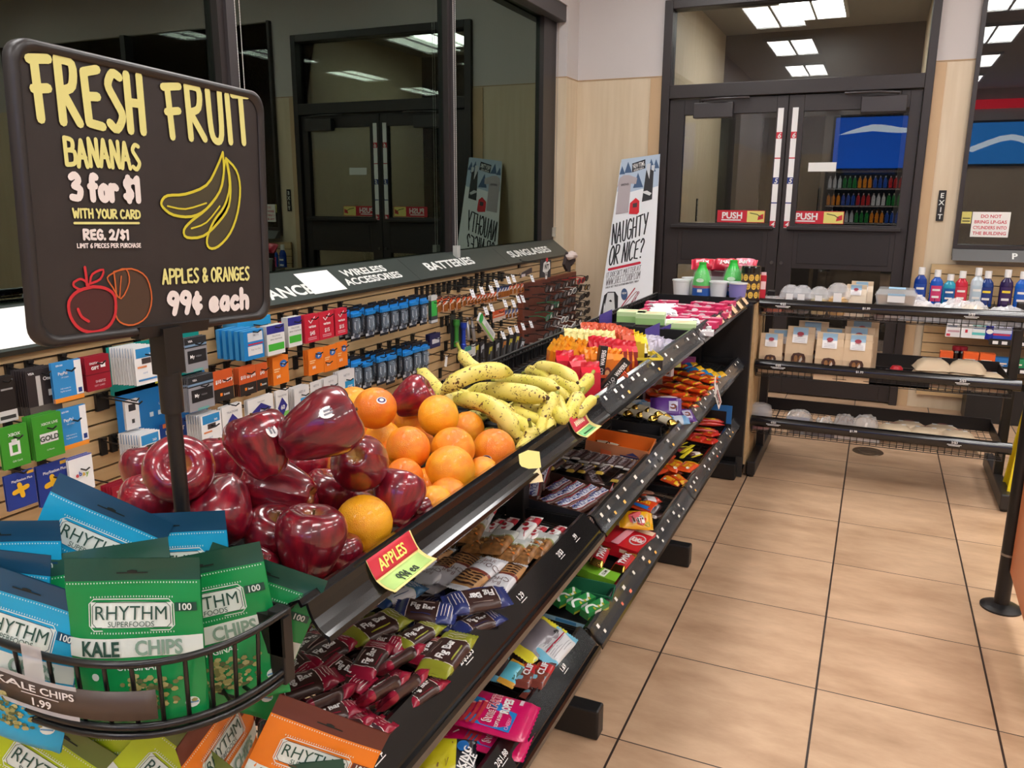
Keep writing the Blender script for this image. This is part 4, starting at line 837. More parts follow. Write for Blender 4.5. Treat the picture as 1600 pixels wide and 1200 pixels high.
# middle shelf, outer end
z1 = RS[1][1]+FL_
b = MB(); b.box(-.10, .10, -.10, .10, 0, .006, BLACK)
for x0, x1, y0, y1 in ((-.10, -.094, -.1, .1), (.094, .10, -.1, .1), (-.094, .094, -.1, -.094), (-.094, .094, .094, .1)): b.box(x0, x1, y0, y1, 0, .03, BLACK)
put('plastic_tray', b, 1412, 4.34, z1, 0, 'shallow black tray lying on the middle rack shelf', 'tray')
b = crinkle(.15, .09, .035, 9, CHOC); b.lathe([(.001, .03), (.02, .032), (.022, .042), (.015, .052), (.001, .054)], M((190, 24, 40), .4), 12, (.02, 0, 0)); put('wrapped_pastry', b, 1400, 4.30, z1+.007, 12, 'flat wrapped dark pastry with a red bow on the black tray', 'wrapped pastry')
for u, y, zz, a, lab in ((1470, 4.27, 0, 4, 'kraft pouch lying at the front of the middle shelf heap beside the tray'), (1462, 4.33, .0, -5, 'kraft pouch lying behind the front pouch near the tray'), (1515, 4.27, 0, -3, 'kraft pouch lying in the middle of the front heap'), (1505, 4.33, 0, 6, 'kraft pouch lying rearmost on the middle shelf'), (1556, 4.27, 0, 5, 'kraft pouch lying at the outer end of the middle shelf'), (1466, 4.28, .026, 8, 'kraft pouch lying on top beside the tray'), (1520, 4.28, .027, -9, 'kraft pouch lying on top of the heap near the outer end')):
    put('pastry_pouch', pouch_flat(.12, .10, .036, KRAFT2), u, y, z1+zz*1.3+.001+.028, a, lab, 'pouch', 'kraft pouches heaped on the middle rack shelf')
for i in range(4): put('pastry_pouch', pouch_flat(.12, .10, .03, KRAFT2), 1466+30*i, 4.30, z1+.001, 7*i-10, 'kraft pouch at the bottom of the heap on the middle shelf', 'pouch', 'kraft pouches at the bottom of the middle heap')
# bottom shelf
z2 = RS[2][1]+FL_; GREYCAKE = M((170, 152, 138), .7, var=.35, vscale=70)
b = MB(); f = film((236, 238, 242), .36)
b.lathe([(.042, 0), (.046, .03), (.048, .031), (.048, .038), (.046, .07), (.038, .09), (.02, .097), (.001, .098)], f, 20); b.lathe([(.001, .003), (.04, .003), (.042, .03), (.001, .04)], M((186, 60, 70), .6, var=.5, vscale=40), 14)
T = XZ(-.047); b.disc(T, -.01, .03, .02, .014, M((40, 60, 150), .5), .004); b.disc(T, -.006, .026, .012, .008, M((200, 40, 60), .5), .006); put('clear_box', b, 1199, 4.28, z2, 0, 'clear domed pastry container with a blue and red sticker on the bottom shelf', 'clear box')
b = MB(); b.box(-.05, .05, -.04, .04, 0, .02, M((40, 70, 160), .5)); T = XZ(-.04); b.rect(T, -.04, .004, .0, .016, M((190, 60, 90), .5), .001); put('snack_carton', b, 1196, 4.32, z2, 0, 'flat blue snack carton behind the domed container on the bottom shelf', 'carton')
for i, (u, y, zz, w_, h_, lab) in enumerate(((1268, 4.28, 0, .085, .045, 'wrapped loaf slice below another on the bottom rack shelf'), (1262, 4.28, .043, .1, .04, 'grey-labelled wrapped slice stacked on the loaf slice'), (1303, 4.27, 0, .085, .065, 'wrapped pale cake standing alone on the bottom shelf'), (1340, 4.27, 0, .095, .035, 'wrapped white-labelled cake under a dark cake'), (1336, 4.28, .036, .085, .048, 'dark crumbly wrapped cake on top of its neighbour'), (1376, 4.27, 0, .095, .045, 'wrapped cake with a spotted white label'), (1370, 4.28, .044, .095, .045, 'pale wrapped cake stacked on the spotted label cake'))):
    b = crinkle(w_, .08, h_, 40+i, GREYCAKE if i != 4 else M((96, 70, 58), .7, var=.4, vscale=70), film((240, 238, 236), .3))
    if i in (1, 3, 5):
        T = XZ(-.041); b.rect(T, -w_*.4, .003, w_*.4, h_*.6, LWHITE if i != 1 else M((170, 168, 176), .6), .001)
        if i == 5:
            for k, c in enumerate(((60, 110, 70), (170, 40, 50), (170, 40, 50), (60, 110, 70))): b.disc(T, w_*(-.3+.2*k), h_*.5, .006, .006, M(c, .5), .002)
    put('wrapped_cake', b, u, y, z2+zz+.001, 0, lab, 'wrapped cake')
for u, y, a, lab in ((1420, 4.28, 4, 'flat kraft pouch with blue label on the bottom shelf by the wrapped cakes'), (1468, 4.28, -3, 'flat kraft pouch with red round mark mid-way along the bottom shelf'), (1520, 4.28, 2, 'flat kraft pouch at the outer end of the bottom shelf'), (1440, 4.36, 0, 'flat kraft pouch lying behind on the bottom shelf'), (1495, 4.36, 0, 'flat kraft pouch at the back of the outer bottom shelf')):
    put('pastry_pouch', pouch_flat(.135, .11, .034, KRAFT2), u, y, z2+.032, a, lab, 'pouch', 'kraft pouches on the bottom rack shelf'); put('pastry_pouch', pouch_flat(.13, .11, .03, KRAFT2), u+3, y+.01, z2+.001, -a, 'kraft pouch lying under another one on the bottom shelf', 'pouch', 'kraft pouches on the bottom rack shelf, lower layer')
# ================================================================ slatwall and health shelf under the back window
b = MB(); b.box(.34, 3.9, 6.075, 6.085, .1, .985, M((70, 60, 50), .7)); slats(b, .34, 3.9, 6.058, 6.075, .1, .985, 'y', .066, .006); tag(b.build('slatwall_panel'), 'maple slatwall panel below the back window beside the door', 'slatwall')
hs = empty('health_shelf', (.95, 5.93, .5), label='black shelf rail with white price tags under the bottles', cat='shelf')
def hshelf(x0, x1, z, nm):
    b = MB(); b.box(x0, x1, 5.82, 6.057, z-.012, z, BLACK); b.box(x0, x1, 5.812, 5.82, z-.03, z+.008, BLACK)
    T = XZ(5.812); k = x0+.02
    while k < x1-.03: b.rect(T, k, z-.024, k+.03, z-.004, LWHITE, .001); k += .05
    wbuild(b, nm, hs)
zb = on_y(1500, 478, 5.86).z; zc = on_y(1530, 529, 5.84).z; zd = on_y(1540, 572, 5.84).z
hshelf(.24, 2.2, zb, 'bottle_shelf'); hshelf(.70, 2.2, zc, 'box_shelf'); hshelf(.62, 2.2, zd, 'lower_shelf')
b = MB(); b.box(.62, 2.2, 5.82, 6.05, .0, zd-.14, BLACK); wbuild(b, 'base_deck', hs)
def bottle(cap, body, label, h, w, spots=None):
    b = MB(); W = w/2
    b.lathe([(W*.9, 0), (W, .006), (W, h*.58), (W*.9, h*.68), (W*.45, h*.78), (W*.42, h*.8)], body, 16, T=Matrix.Diagonal((1, .62, 1, 1))); b.lathe([(W*.52, h*.8), (W*.52, h), (W*.5, h)], cap, 14, T=Matrix.Diagonal((1, .9, 1, 1)))
    T = lambda x, z, e=0.: (x, -W*.62*math.sqrt(max(0, 1-(x/W)**2))-.0015-e, z)
    b.rect(T, -W*.8, h*.1, W*.8, h*.55, label, .0005, 8, 1); b.rect(T, -W*.6, h*.4, W*.6, h*.46, WHITE if not spots else spots, .002, 6, 1); b.rect(T, -W*.6, h*.2, W*.5, h*.26, WHITE, .002, 6, 1); return b
CAPW = M((238, 238, 238), .4)
for u, v, body, lab_, h, lab in ((1441, 420, (20, 60, 150), (24, 70, 160), .2, 'blue mouthwash bottle with white cap next to the door end of the shelf'), (1466, 424, (30, 90, 190), (206, 60, 110), .2, 'blue bottle with a pink label and white cap'), (1486, 431, (50, 160, 190), (20, 90, 160), .17, 'small turquoise bottle with white cap'), (1505, 426, (200, 40, 60), (210, 60, 80), .18, 'red mouthwash bottle with white cap'), (1530, 421, (200, 214, 224), (180, 200, 214), .2, 'clear bottle with white cap behind the wrapped pastries'), (1545, 426, (26, 60, 130), (30, 50, 120), .19, 'dark blue bottle with yellow lettering on the health shelf'), (1576, 424, (48, 34, 80), (60, 40, 90), .2, 'dark purple bottle with white cap on the health shelf'), (1600, 427, (30, 100, 200), (30, 90, 190), .19, 'bright blue bottle at the frame-side end of the health shelf')):
    p = on_y(u, v, 5.87); hh = p.z+.01-zb
    simple('mouthwash_bottle', bottle(CAPW, M(body, .2), M(lab_, .4), hh, .075, M((236, 210, 60), .5) if u in (1545, 1576) else None), TR_((p.x, 5.87, zb)), lab, 'bottle')
def carton(w, d, h, front, top, side=None, deco=None):
    b = MB(); b.box(-w/2, w/2, -d/2, d/2, 0, h, front); T = XZ(-d/2)
    T2 = lambda x, y, e=0.: (x, y, h+e); b.rect(T2, -w/2, -d/2, w/2, d/2, top, .0005)
    if deco: deco(b, T, w, h)
    return b
def dec(*bands):
    def f(b, T, w, h):
        for x0, y0, x1, y1, c in bands: b.rect(T, -w/2+w*x0, h*y0, -w/2+w*x1, h*y1, M(c, .45), .001)
    return f
for u, w_, hh, fr, tp, dc, lab in ((1489, .085, .115, (226, 224, 226), (200, 214, 224), dec((.1, .3, .9, .42, (190, 150, 160)), (.1, .6, .7, .68, (150, 160, 180)), (.05, .05, .3, .2, (200, 60, 80))), 'white medicine carton with faint lettering at the shelf end'),
                              (1509, .07, .12, (236, 236, 238), (160, 190, 210), dec((.4, .3, .6, .48, (196, 44, 60)), (0, .8, 1, 1, (150, 180, 206))), 'white medicine carton with a red dot and blue top'),
                              (1530, .085, .12, (230, 236, 236), (210, 230, 230), dec((0, .2, 1, .35, (90, 190, 190)), (.1, .55, .8, .62, (120, 150, 190)), (0, .72, 1, .8, (90, 190, 190))), 'white and teal medicine carton on the health shelf'),
                              (1563, .13, .10, (40, 70, 180), (190, 196, 230), dec((.05, .45, .95, .95, (196, 200, 220)), (.1, .3, .9, .42, (200, 50, 80))), 'blue and silver medicine carton beside the round blue box')):
    p = on_y(u, 520, 5.86); simple('medicine_carton', carton(w_, .05, hh*.92, M(fr, .45), M(tp, .45), deco=dc), TR_((p.x, 5.86, zc)), lab, 'carton')
b = MB(); b.lathe([(.034, 0), (.034, .1), (.03, .105)], M((24, 40, 150), .4), 16); T = lambda x, z, e=0.: (x, -.0345-e, z); b.disc(T, 0, .05, .02, .015, WHITE, .001); simple('medicine_jar', b, TR_((on_y(1545, 520, 5.86).x, 5.86, zc)), 'round dark blue medicine jar between the cartons', 'jar')
for u, w_, hh, c, lab in ((1478, .075, .075, (228, 92, 36), 'orange carton at the open end of the lower health shelf'), (1516, .085, .08, (232, 96, 36), 'orange carton in the middle of the lower health shelf'), (1542, .085, .08, (234, 100, 40), 'orange carton next to the blue packs on the lower shelf'), (1566, .08, .06, (30, 110, 180), 'blue pack next to the orange cartons'), (1590, .08, .06, (36, 140, 90), 'green pack at the frame-side end of the lower shelf')):
    p = on_y(u, 560, 5.86); simple('medicine_carton', carton(w_, .06, hh, M(c, .45), M(tuple(min(255, q+16) for q in c), .45), deco=dec((.1, .35, .8, .5, (240, 220, 200)), (.1, .2, .6, .26, (240, 220, 200)))), TR_((p.x, 5.86, zd)), lab, 'carton')
for u, lab in ((1493, 'black capped jar with a dark red lid beside the orange carton'), (1503, 'second black jar with a dark red lid behind the label stack')):
    p = on_y(u, 560, 5.93); b = MB(); b.lathe([(.026, 0), (.028, .06), (.022, .075)], BLACKGLOSS, 14); b.lathe([(.027, .075), (.027, .10), (.02, .104)], M((150, 30, 50), .4), 14); simple('medicine_jar', b, TR_((p.x, 5.93, zd)), lab, 'jar')
# ================================================================ queue post with its panel, wet floor sign, floor drain
qp = empty('queue_post', (.52, 3.075, 0), label='black stanchion post on a round base with an orange panel beside the aisle', cat='post')
b = MB(); b.lathe([(.066, 0), (.066, .006), (.05, .014), (.026, .02)], BLACK, 28, (.52, 3.075, 0)); wbuild(b, 'base', qp)
b = MB(); b.tube([(.52, 3.075, .018), (.52, 3.075, 1.02)], .0245, BLACK, 18); b.lathe([(.0245, 1.02), (.02, 1.035), (.001, 1.04)], BLACK, 18, (.52, 3.075, 0)); wbuild(b, 'pole', qp)
b = MB(); b.tube([(.52, 3.075, .20), (.52, 3.075, .208)], .0256, M((150, 148, 146), .3, 1), 18); wbuild(b, 'clamp_ring', qp)
b = MB(); b.hexa([(.525, 2.30, .10), (.555, 2.30, .10), (.555, 3.045, .15), (.525, 3.045, .15)], [(.525, 2.30, 1.0), (.555, 2.30, 1.0), (.555, 3.045, 1.0), (.525, 3.045, 1.0)], M((205, 122, 78), .4, var=.06, vscale=3)); wbuild(b, 'side_panel', qp, bevel=.003)
ws = empty('wet_floor_sign', (.75, 4.17, 0), label='yellow folding wet floor sign standing behind the black post', cat='floor sign')
YL = M((232, 206, 30), .35)
for s, nm in ((0, 'front_board'), (1, 'rear_board')):
    b = MB(); y0 = 4.155+s*.16; yt = 4.225+s*.02
    b.hexa([(.650, y0, 0), (.95, y0, 0), (.95, y0+.012, 0), (.650, y0+.012, 0)], [(.702, yt, .62), (.898, yt, .62), (.898, yt+.012, .62), (.702, yt+.012, .62)], YL)
    wbuild(b, nm, ws, bevel=.004)
b = MB(); b.lathe([(.001, .004), (.05, .004), (.053, .002), (.08, .0035), (.083, 0)], M((120, 100, 80), .35, .7), 36, (.063, 4.84, .0005)); b.box(.02, .106, 4.836, 4.844, .0045, .006, M((80, 66, 54), .4)); tag(b.build('drain_cover'), 'round bronze cleanout cover set in the floor behind the rack', 'drain')
b = MB(); b.tube(smooth_pl([(.41, 1.9, .003), (.43, 1.92, .004), (.435, 1.95, .003), (.425, 1.97, .003)]), .0015, M((60, 44, 36), .7), 5); tag(b.build('floor_thread'), 'tiny dark curled thread lying on the floor tiles', 'thread')
# ================================================================ fruit
FRUIT = [
    ('a', -0.812, 0.742, 1.046, 0.044, (0.1, 0.25, 1), 'dark red apple just behind the sign pole, stem hollow facing out'),
    ('a', -0.867, 0.741, 0.988, 0.040, (0, 1, 0.3), 'red apple low behind the chip bags beside the pole'),
    ('a', -0.891, 0.789, 0.947, 0.037, (0, 1, 0.2), 'red apple lying lowest behind the blue chip bag'),
    ('a', -0.958, 0.966, 0.967, 0.042, (0, 1, 0), 'red apple peeping out behind the bright red topmost apple'),
    ('a', -0.725, 0.803, 1.076, 0.043, (-0.35, 1, 0.1), 'bright red apple with a white sticker, stem end up'),
    ('a', -0.650, 0.833, 1.102, 0.046, (0.9, 0.45, -0.2), 'big dark purple apple lying on its side with a white sticker'),
    ('a', -0.669, 0.945, 1.020, 0.043, (0.1, -0.2, -1), 'dark apple with its blossom end facing out beside the oranges'),
    ('a', -0.774, 0.775, 0.991, 0.044, (-0.25, -0.9, 0.75), 'glossy red apple beside the pole with a yellow stem hollow below'),
    ('a', -0.746, 0.860, 0.994, 0.043, (-0.95, 0.25, -0.1), 'long red apple lying sideways with a yellow-tinged end'),
    ('a', -0.845, 1.043, 0.947, 0.039, (0, 1, 0), 'small dark apple sunk between the top apples'),
    ('a', -0.746, 0.968, 0.939, 0.042, (0.3, 1, 0.1), 'red apple half hidden under the dark blossom-end apple'),
    ('a', -0.724, 0.813, 0.939, 0.042, (0.25, 0.9, 0.5), 'red apple with its stem hollow up behind the biggest front apple'),
    ('a', -0.647, 0.798, 0.952, 0.047, (0.1, 1, 0.15), 'large upright dark red apple at the front rail'),
    ('a', -0.639, 1.000, 0.946, 0.041, (0.25, 0.85, -0.3), 'dark red apple standing tilted beyond the front orange'),
    ('a', -0.639, 1.068, 0.900, 0.032, (0, 1, 0.3), 'dark apple wedged low at the rail among the oranges'),
    ('a', -0.815, 1.342, 1.010, 0.041, (0.9, 0.5, 0.1), 'purple apple lying behind the oranges near the bananas'),
    ('a', -0.644, 0.742, 0.898, 0.032, (0.8, 0.3, 0.2), 'dark apple in the near corner of the tray by the wire basket'),
    ('a', -0.640, 0.850, 0.911, 0.032, (0, 1, 0.1), 'dark apple low beside the large upright front apple'),
    ('a', -0.700, 0.746, 0.918, 0.032, (0.2, 1, 0.4), 'dark apple deep behind the green chip bags'),
    ('a', -0.814, 0.757, 0.937, 0.035, (0, 0.6, 0.6), 'dark apple hidden deep beneath the pole-side apples'),
    ('a', -0.681, 0.991, 0.920, 0.036, (0.1, 0.9, 0.2), 'dark apple deep between the front orange and its neighbours'),
    ('a', -0.966, 0.825, 0.994, 0.038, (0, 1, 0), 'red apple at the back edge behind the pole'),
    ('a', -0.764, 0.902, 0.939, 0.038, (0.2, 1, 0.1), 'dark apple deep in the middle of the apple heap'),
    ('o', -0.814, 1.208, 1.021, 0.040, (0, 0, 1), 'orange with a purple sticker, topmost beside the slatwall'),
    ('o', -0.960, 1.346, 0.977, 0.040, (0, 0, 1), 'orange half hidden behind the purple-stickered orange'),
    ('o', -0.728, 1.291, 0.996, 0.040, (0, 0, 1), 'deep orange fruit sitting highest in front of the purple apple'),
    ('o', -0.834, 1.262, 0.944, 0.037, (0, 0, 1), 'orange below the purple-stickered one'),
    ('o', -0.726, 1.177, 0.965, 0.040, (0, 0, 1), 'large orange in the middle of the orange heap'),
    ('o', -0.836, 1.373, 0.953, 0.037, (0, 0, 1), 'pale orange behind the highest orange'),
    ('o', -0.674, 1.247, 0.950, 0.041, (0, 0, 1), 'orange just behind the biggest pale orange'),
    ('o', -0.643, 1.178, 0.935, 0.044, (0, 0, 1), 'biggest pale yellow orange at the front of the heap'),
    ('o', -0.639, 1.348, 0.925, 0.042, (0, 0, 1), 'deep orange with a dark sticker beside the bananas'),
    ('o', -0.702, 1.124, 0.932, 0.033, (0, 0, 1), 'orange beside the dark blossom-end apple'),
    ('o', -0.646, 0.920, 0.935, 0.042, (0, 0, 1), 'yellow-orange fruit lying alone among the apples at the rail'),
    ('o', -0.620, 1.083, 0.911, 0.031, (0, 0, 1), 'orange low at the rail below the biggest pale orange'),
    ('o', -0.623, 1.266, 0.904, 0.032, (0, 0, 1), 'orange low at the rail below the stickered deep orange'),
    ('o', -0.738, 1.429, 0.933, 0.036, (0, 0, 1), 'orange glimpsed between the highest orange and the bananas'),
    ('o', -0.886, 1.393, 0.942, 0.034, (0, 0, 1), 'orange glimpsed deep behind the middle oranges'),
    ('o', -0.678, 1.159, 0.910, 0.031, (0, 0, 1), 'orange glimpsed behind the biggest pale orange'),
    ('o', -0.904, 1.276, 0.947, 0.034, (0, 0, 1), 'orange low behind the dark apple and the top orange'),
    ('o', -0.780, 1.201, 0.933, 0.033, (0, 0, 1), 'orange glimpsed beside the middle orange'),
    ('o', -0.623, 1.133, 0.907, 0.033, (0, 0, 1), 'orange low between the two rail oranges'),
    ('o', -0.785, 1.314, 0.931, 0.031, (0, 0, 1), 'orange deep in the centre of the heap'),
]
BANANAS = [
    (((688, 616), (742, 584), (799, 583), 0.985, 1.03, 1.02, 14), 'speckled banana arching highest over the bunch toward the chocolate bars'),
    (((656, 580), (676, 600), (712, 640), 0.99, 0.985, 0.955, 12), 'yellow banana rising at the back next to the purple apple'),
    (((719, 547), (733, 567), (754, 580), 1.03, 1.0, 0.985, 10), 'banana with only its curved stem showing against the slatwall'),
    (((728, 614), (790, 611), (855, 622), 0.965, 0.985, 0.985, 15), 'long straight speckled banana lying across the middle of the heap'),
    (((776, 594), (825, 597), (872, 606), 0.965, 0.985, 0.99, 11), 'banana lying just behind the long straight one'),
    (((822, 581), (838, 581), (860, 594), 0.97, 0.98, 0.975, 9), 'greenish banana at the back under the brown-spotted one'),
    (((834, 574), (868, 577), (902, 598), 0.985, 1.0, 0.985, 11), 'banana with large brown spots at the back beside the red packs'),
    (((850, 600), (880, 600), (902, 616), 0.965, 0.975, 0.96, 13), 'plump banana under the brown-spotted one'),
    (((924, 586), (912, 602), (896, 616), 0.975, 0.96, 0.945, 11), 'short banana with its stem pointing up beside the black wafer box'),
    (((846, 620), (866, 610), (888, 624), 0.945, 0.96, 0.95, 12), 'short banana tip in the middle of the bunch'),
    (((706, 627), (765, 634), (808, 684), 0.965, 0.98, 0.925, 15), 'long curved banana with brown bruises beside the oranges'),
    (((720, 610), (742, 628), (775, 650), 0.97, 0.955, 0.94, 8), 'slender banana running down beside the long curved one'),
    (((762, 648), (800, 657), (842, 683), 0.94, 0.945, 0.915, 13), 'spotted banana lying low beside the deep orange fruit'),
    (((770, 636), (787, 641), (795, 650), 0.95, 0.955, 0.95, 14), 'banana seen end-on with a pale stub in the centre'),
    (((800, 640), (822, 650), (844, 657), 0.945, 0.945, 0.935, 11), 'brownish banana beneath the end-on one'),
    (((800, 634), (822, 634), (848, 640), 0.95, 0.955, 0.945, 9), 'narrow banana in the shade under the long straight one'),
    (((868, 618), (857, 636), (848, 662), 0.97, 0.96, 0.93, 13), 'pale banana hanging down over the rail in the bunch middle'),
    (((850, 640), (848, 655), (842, 682), 0.955, 0.94, 0.915, 9), 'slim banana hanging with a dark thin stem'),
    (((829, 666), (826, 685), (808, 712), 0.95, 0.925, 0.9, 11), 'banana with a brown stem standing lowest at the rail'),
    (((907, 615), (898, 632), (886, 656), 0.965, 0.95, 0.93, 12), 'pale banana hanging at the far side of the bunch'),
    (((930, 622), (916, 633), (900, 652), 0.95, 0.945, 0.93, 9), 'greenish banana lying at the far end next to the rail'),
    (((872, 618), (878, 640), (884, 660), 0.955, 0.945, 0.93, 8), 'thin dark-stemmed banana between two hanging ones'),
    (((862, 650), (860, 665), (856, 682), 0.94, 0.93, 0.91, 9), 'green banana hanging low over the rail'),
    (((866, 640), (874, 648), (884, 660), 0.945, 0.95, 0.935, 11), 'stubby banana with a dark end over the rail'),
    (((690, 622), (720, 620), (752, 627), 0.955, 0.96, 0.955, 9), 'banana just behind the highest orange'),
    (((780, 660), (800, 676), (822, 690), 0.935, 0.93, 0.91, 11), 'banana low at the rail under the spotted one'),
]
def f_apple(nt, b):
    N, L = nt.nodes.new, nt.links.new
    tc = N('ShaderNodeTexCoord'); oi = N('ShaderNodeObjectInfo'); mp = N('ShaderNodeMapping'); mp.inputs['Scale'].default_value = (1, 1, .18); L(tc.outputs['Object'], mp.inputs[0])
    n = N('ShaderNodeTexNoise'); n.inputs['Scale'].default_value = 5; n.inputs['Detail'].default_value = 6; n.noise_dimensions = '4D'; L(mp.outputs[0], n.inputs['Vector']); L(oi.outputs['Random'], n.inputs['W'])
    r = N('ShaderNodeValToRGB'); e = r.color_ramp.elements; e[0].position = .3; e[1].position = .72
    e[0].color = tuple(lin(c) for c in (74, 12, 30))+(1,); e[1].color = tuple(lin(c) for c in (146, 18, 36))+(1,); L(n.outputs['Fac'], r.inputs[0])
    v = N('ShaderNodeTexVoronoi'); v.inputs['Scale'].default_value = 26; L(tc.outputs['Object'], v.inputs['Vector'])
    lt_ = N('ShaderNodeMath'); lt_.operation = 'LESS_THAN'; lt_.inputs[1].default_value = .055; L(v.outputs['Distance'], lt_.inputs[0])
    mx = N('ShaderNodeMix'); mx.data_type = 'RGBA'; ml = N('ShaderNodeMath'); ml.operation = 'MULTIPLY'; ml.inputs[1].default_value = .35; L(lt_.outputs[0], ml.inputs[0]); L(ml.outputs[0], mx.inputs['Factor']); L(r.outputs[0], mx.inputs[6]); mx.inputs[7].default_value = tuple(lin(c) for c in (214, 150, 120))+(1,)
    # yellow-green in the stem hollow
    sp = N('ShaderNodeSeparateXYZ'); L(tc.outputs['Object'], sp.inputs[0]); ln = N('ShaderNodeVectorMath'); ln.operation = 'LENGTH'; cx = N('ShaderNodeCombineXYZ'); L(sp.outputs[0], cx.inputs[0]); L(sp.outputs[1], cx.inputs[1]); L(cx.outputs[0], ln.inputs[0])
    mr = N('ShaderNodeMapRange'); mr.inputs[1].default_value = .10; mr.inputs[2].default_value = .34; mr.inputs[3].default_value = .75; mr.inputs[4].default_value = 0; L(ln.outputs['Value'], mr.inputs[0])
    m2 = N('ShaderNodeMix'); m2.data_type = 'RGBA'; L(mr.outputs[0], m2.inputs['Factor']); L(mx.outputs[2], m2.inputs[6]); m2.inputs[7].default_value = tuple(lin(c) for c in (176, 140, 70))+(1,)
    hs = N('ShaderNodeHueSaturation'); L(m2.outputs[2], hs.inputs['Color']); q = N('ShaderNodeMapRange'); q.inputs[3].default_value = .75; q.inputs[4].default_value = 1.35; L(oi.outputs['Random'], q.inputs[0]); L(q.outputs[0], hs.inputs['Value'])
    L(hs.outputs[0], b.inputs['Base Color']); b.inputs['Roughness'].default_value = .28; b.inputs['Coat Weight'].default_value = .8; b.inputs['Coat Roughness'].default_value = .05
APPLE = node_mat('apple_skin', f_apple)
def f_orange(nt, b):
    N, L = nt.nodes.new, nt.links.new
    tc = N('ShaderNodeTexCoord'); oi = N('ShaderNodeObjectInfo'); n = N('ShaderNodeTexNoise'); n.inputs['Scale'].default_value = 1.6; n.inputs['Detail'].default_value = 3; n.noise_dimensions = '4D'; L(tc.outputs['Object'], n.inputs['Vector']); L(oi.outputs['Random'], n.inputs['W'])
    a = N('ShaderNodeMath'); a.operation = 'ADD'; L(n.outputs['Fac'], a.inputs[0]); q = N('ShaderNodeMapRange'); q.inputs[3].default_value = -.3; q.inputs[4].default_value = .3; L(oi.outputs['Random'], q.inputs[0]); L(q.outputs[0], a.inputs[1])
    r = N('ShaderNodeValToRGB'); e = r.color_ramp.elements; e[0].position = .25; e[1].position = .75; e[0].color = tuple(lin(c) for c in (232, 118, 14))+(1,); e[1].color = tuple(lin(c) for c in (246, 172, 24))+(1,); L(a.outputs[0], r.inputs[0]); L(r.outputs[0], b.inputs['Base Color'])
    n2 = N('ShaderNodeTexNoise'); n2.inputs['Scale'].default_value = 34; n2.inputs['Detail'].default_value = 2; L(tc.outputs['Object'], n2.inputs['Vector'])
    bp = N('ShaderNodeBump'); bp.inputs['Strength'].default_value = .3; bp.inputs['Distance'].default_value = .03; L(n2.outputs['Fac'], bp.inputs['Height']); L(bp.outputs[0], b.inputs['Normal']); b.inputs['Roughness'].default_value = .38; b.inputs['Coat Weight'].default_value = .2
ORANGE = node_mat('orange_peel', f_orange)
def f_banana(nt, b):
    N, L = nt.nodes.new, nt.links.new
    tc = N('ShaderNodeTexCoord'); oi = N('ShaderNodeObjectInfo')
    n = N('ShaderNodeTexNoise'); n.inputs['Scale'].default_value = 16; n.inputs['Detail'].default_value = 3; n.noise_dimensions = '4D'; L(tc.outputs['Object'], n.inputs['Vector']); L(oi.outputs['Random'], n.inputs['W'])
    r = N('ShaderNodeValToRGB'); e = r.color_ramp.elements; e[0].position = .3; e[1].position = .66; e[0].color = tuple(lin(c) for c in (200, 188, 66))+(1,); e[1].color = tuple(lin(c) for c in (234, 214, 122))+(1,); L(n.outputs['Fac'], r.inputs[0])
    v = N('ShaderNodeTexNoise'); v.inputs['Scale'].default_value = 190; v.inputs['Detail'].default_value = 2; v.noise_dimensions = '4D'; L(tc.outputs['Object'], v.inputs['Vector']); L(oi.outputs['Random'], v.inputs['W'])
    v2 = N('ShaderNodeTexNoise'); v2.inputs['Scale'].default_value = 28; v2.noise_dimensions = '4D'; L(tc.outputs['Object'], v2.inputs['Vector']); L(oi.outputs['Random'], v2.inputs['W'])
    ad = N('ShaderNodeMath'); ad.operation = 'MULTIPLY_ADD'; L(v2.outputs['Fac'], ad.inputs[0]); ad.inputs[1].default_value = .45; L(v.outputs['Fac'], ad.inputs[2])
    g = N('ShaderNodeMapRange'); g.inputs[1].default_value = .83; g.inputs[2].default_value = .88; L(ad.outputs[0], g.inputs[0])
    mx = N('ShaderNodeMix'); mx.data_type = 'RGBA'; L(g.outputs[0], mx.inputs['Factor']); L(r.outputs[0], mx.inputs[6]); mx.inputs[7].default_value = tuple(lin(c) for c in (88, 54, 26))+(1,)
    L(mx.outputs[2], b.inputs['Base Color']); b.inputs['Roughness'].default_value = .45
BANANA = node_mat('banana_peel', f_banana)
STEMB = M((96, 70, 40), .7); STEMG = M((150, 156, 60), .6); TIP = M((70, 50, 34), .7)
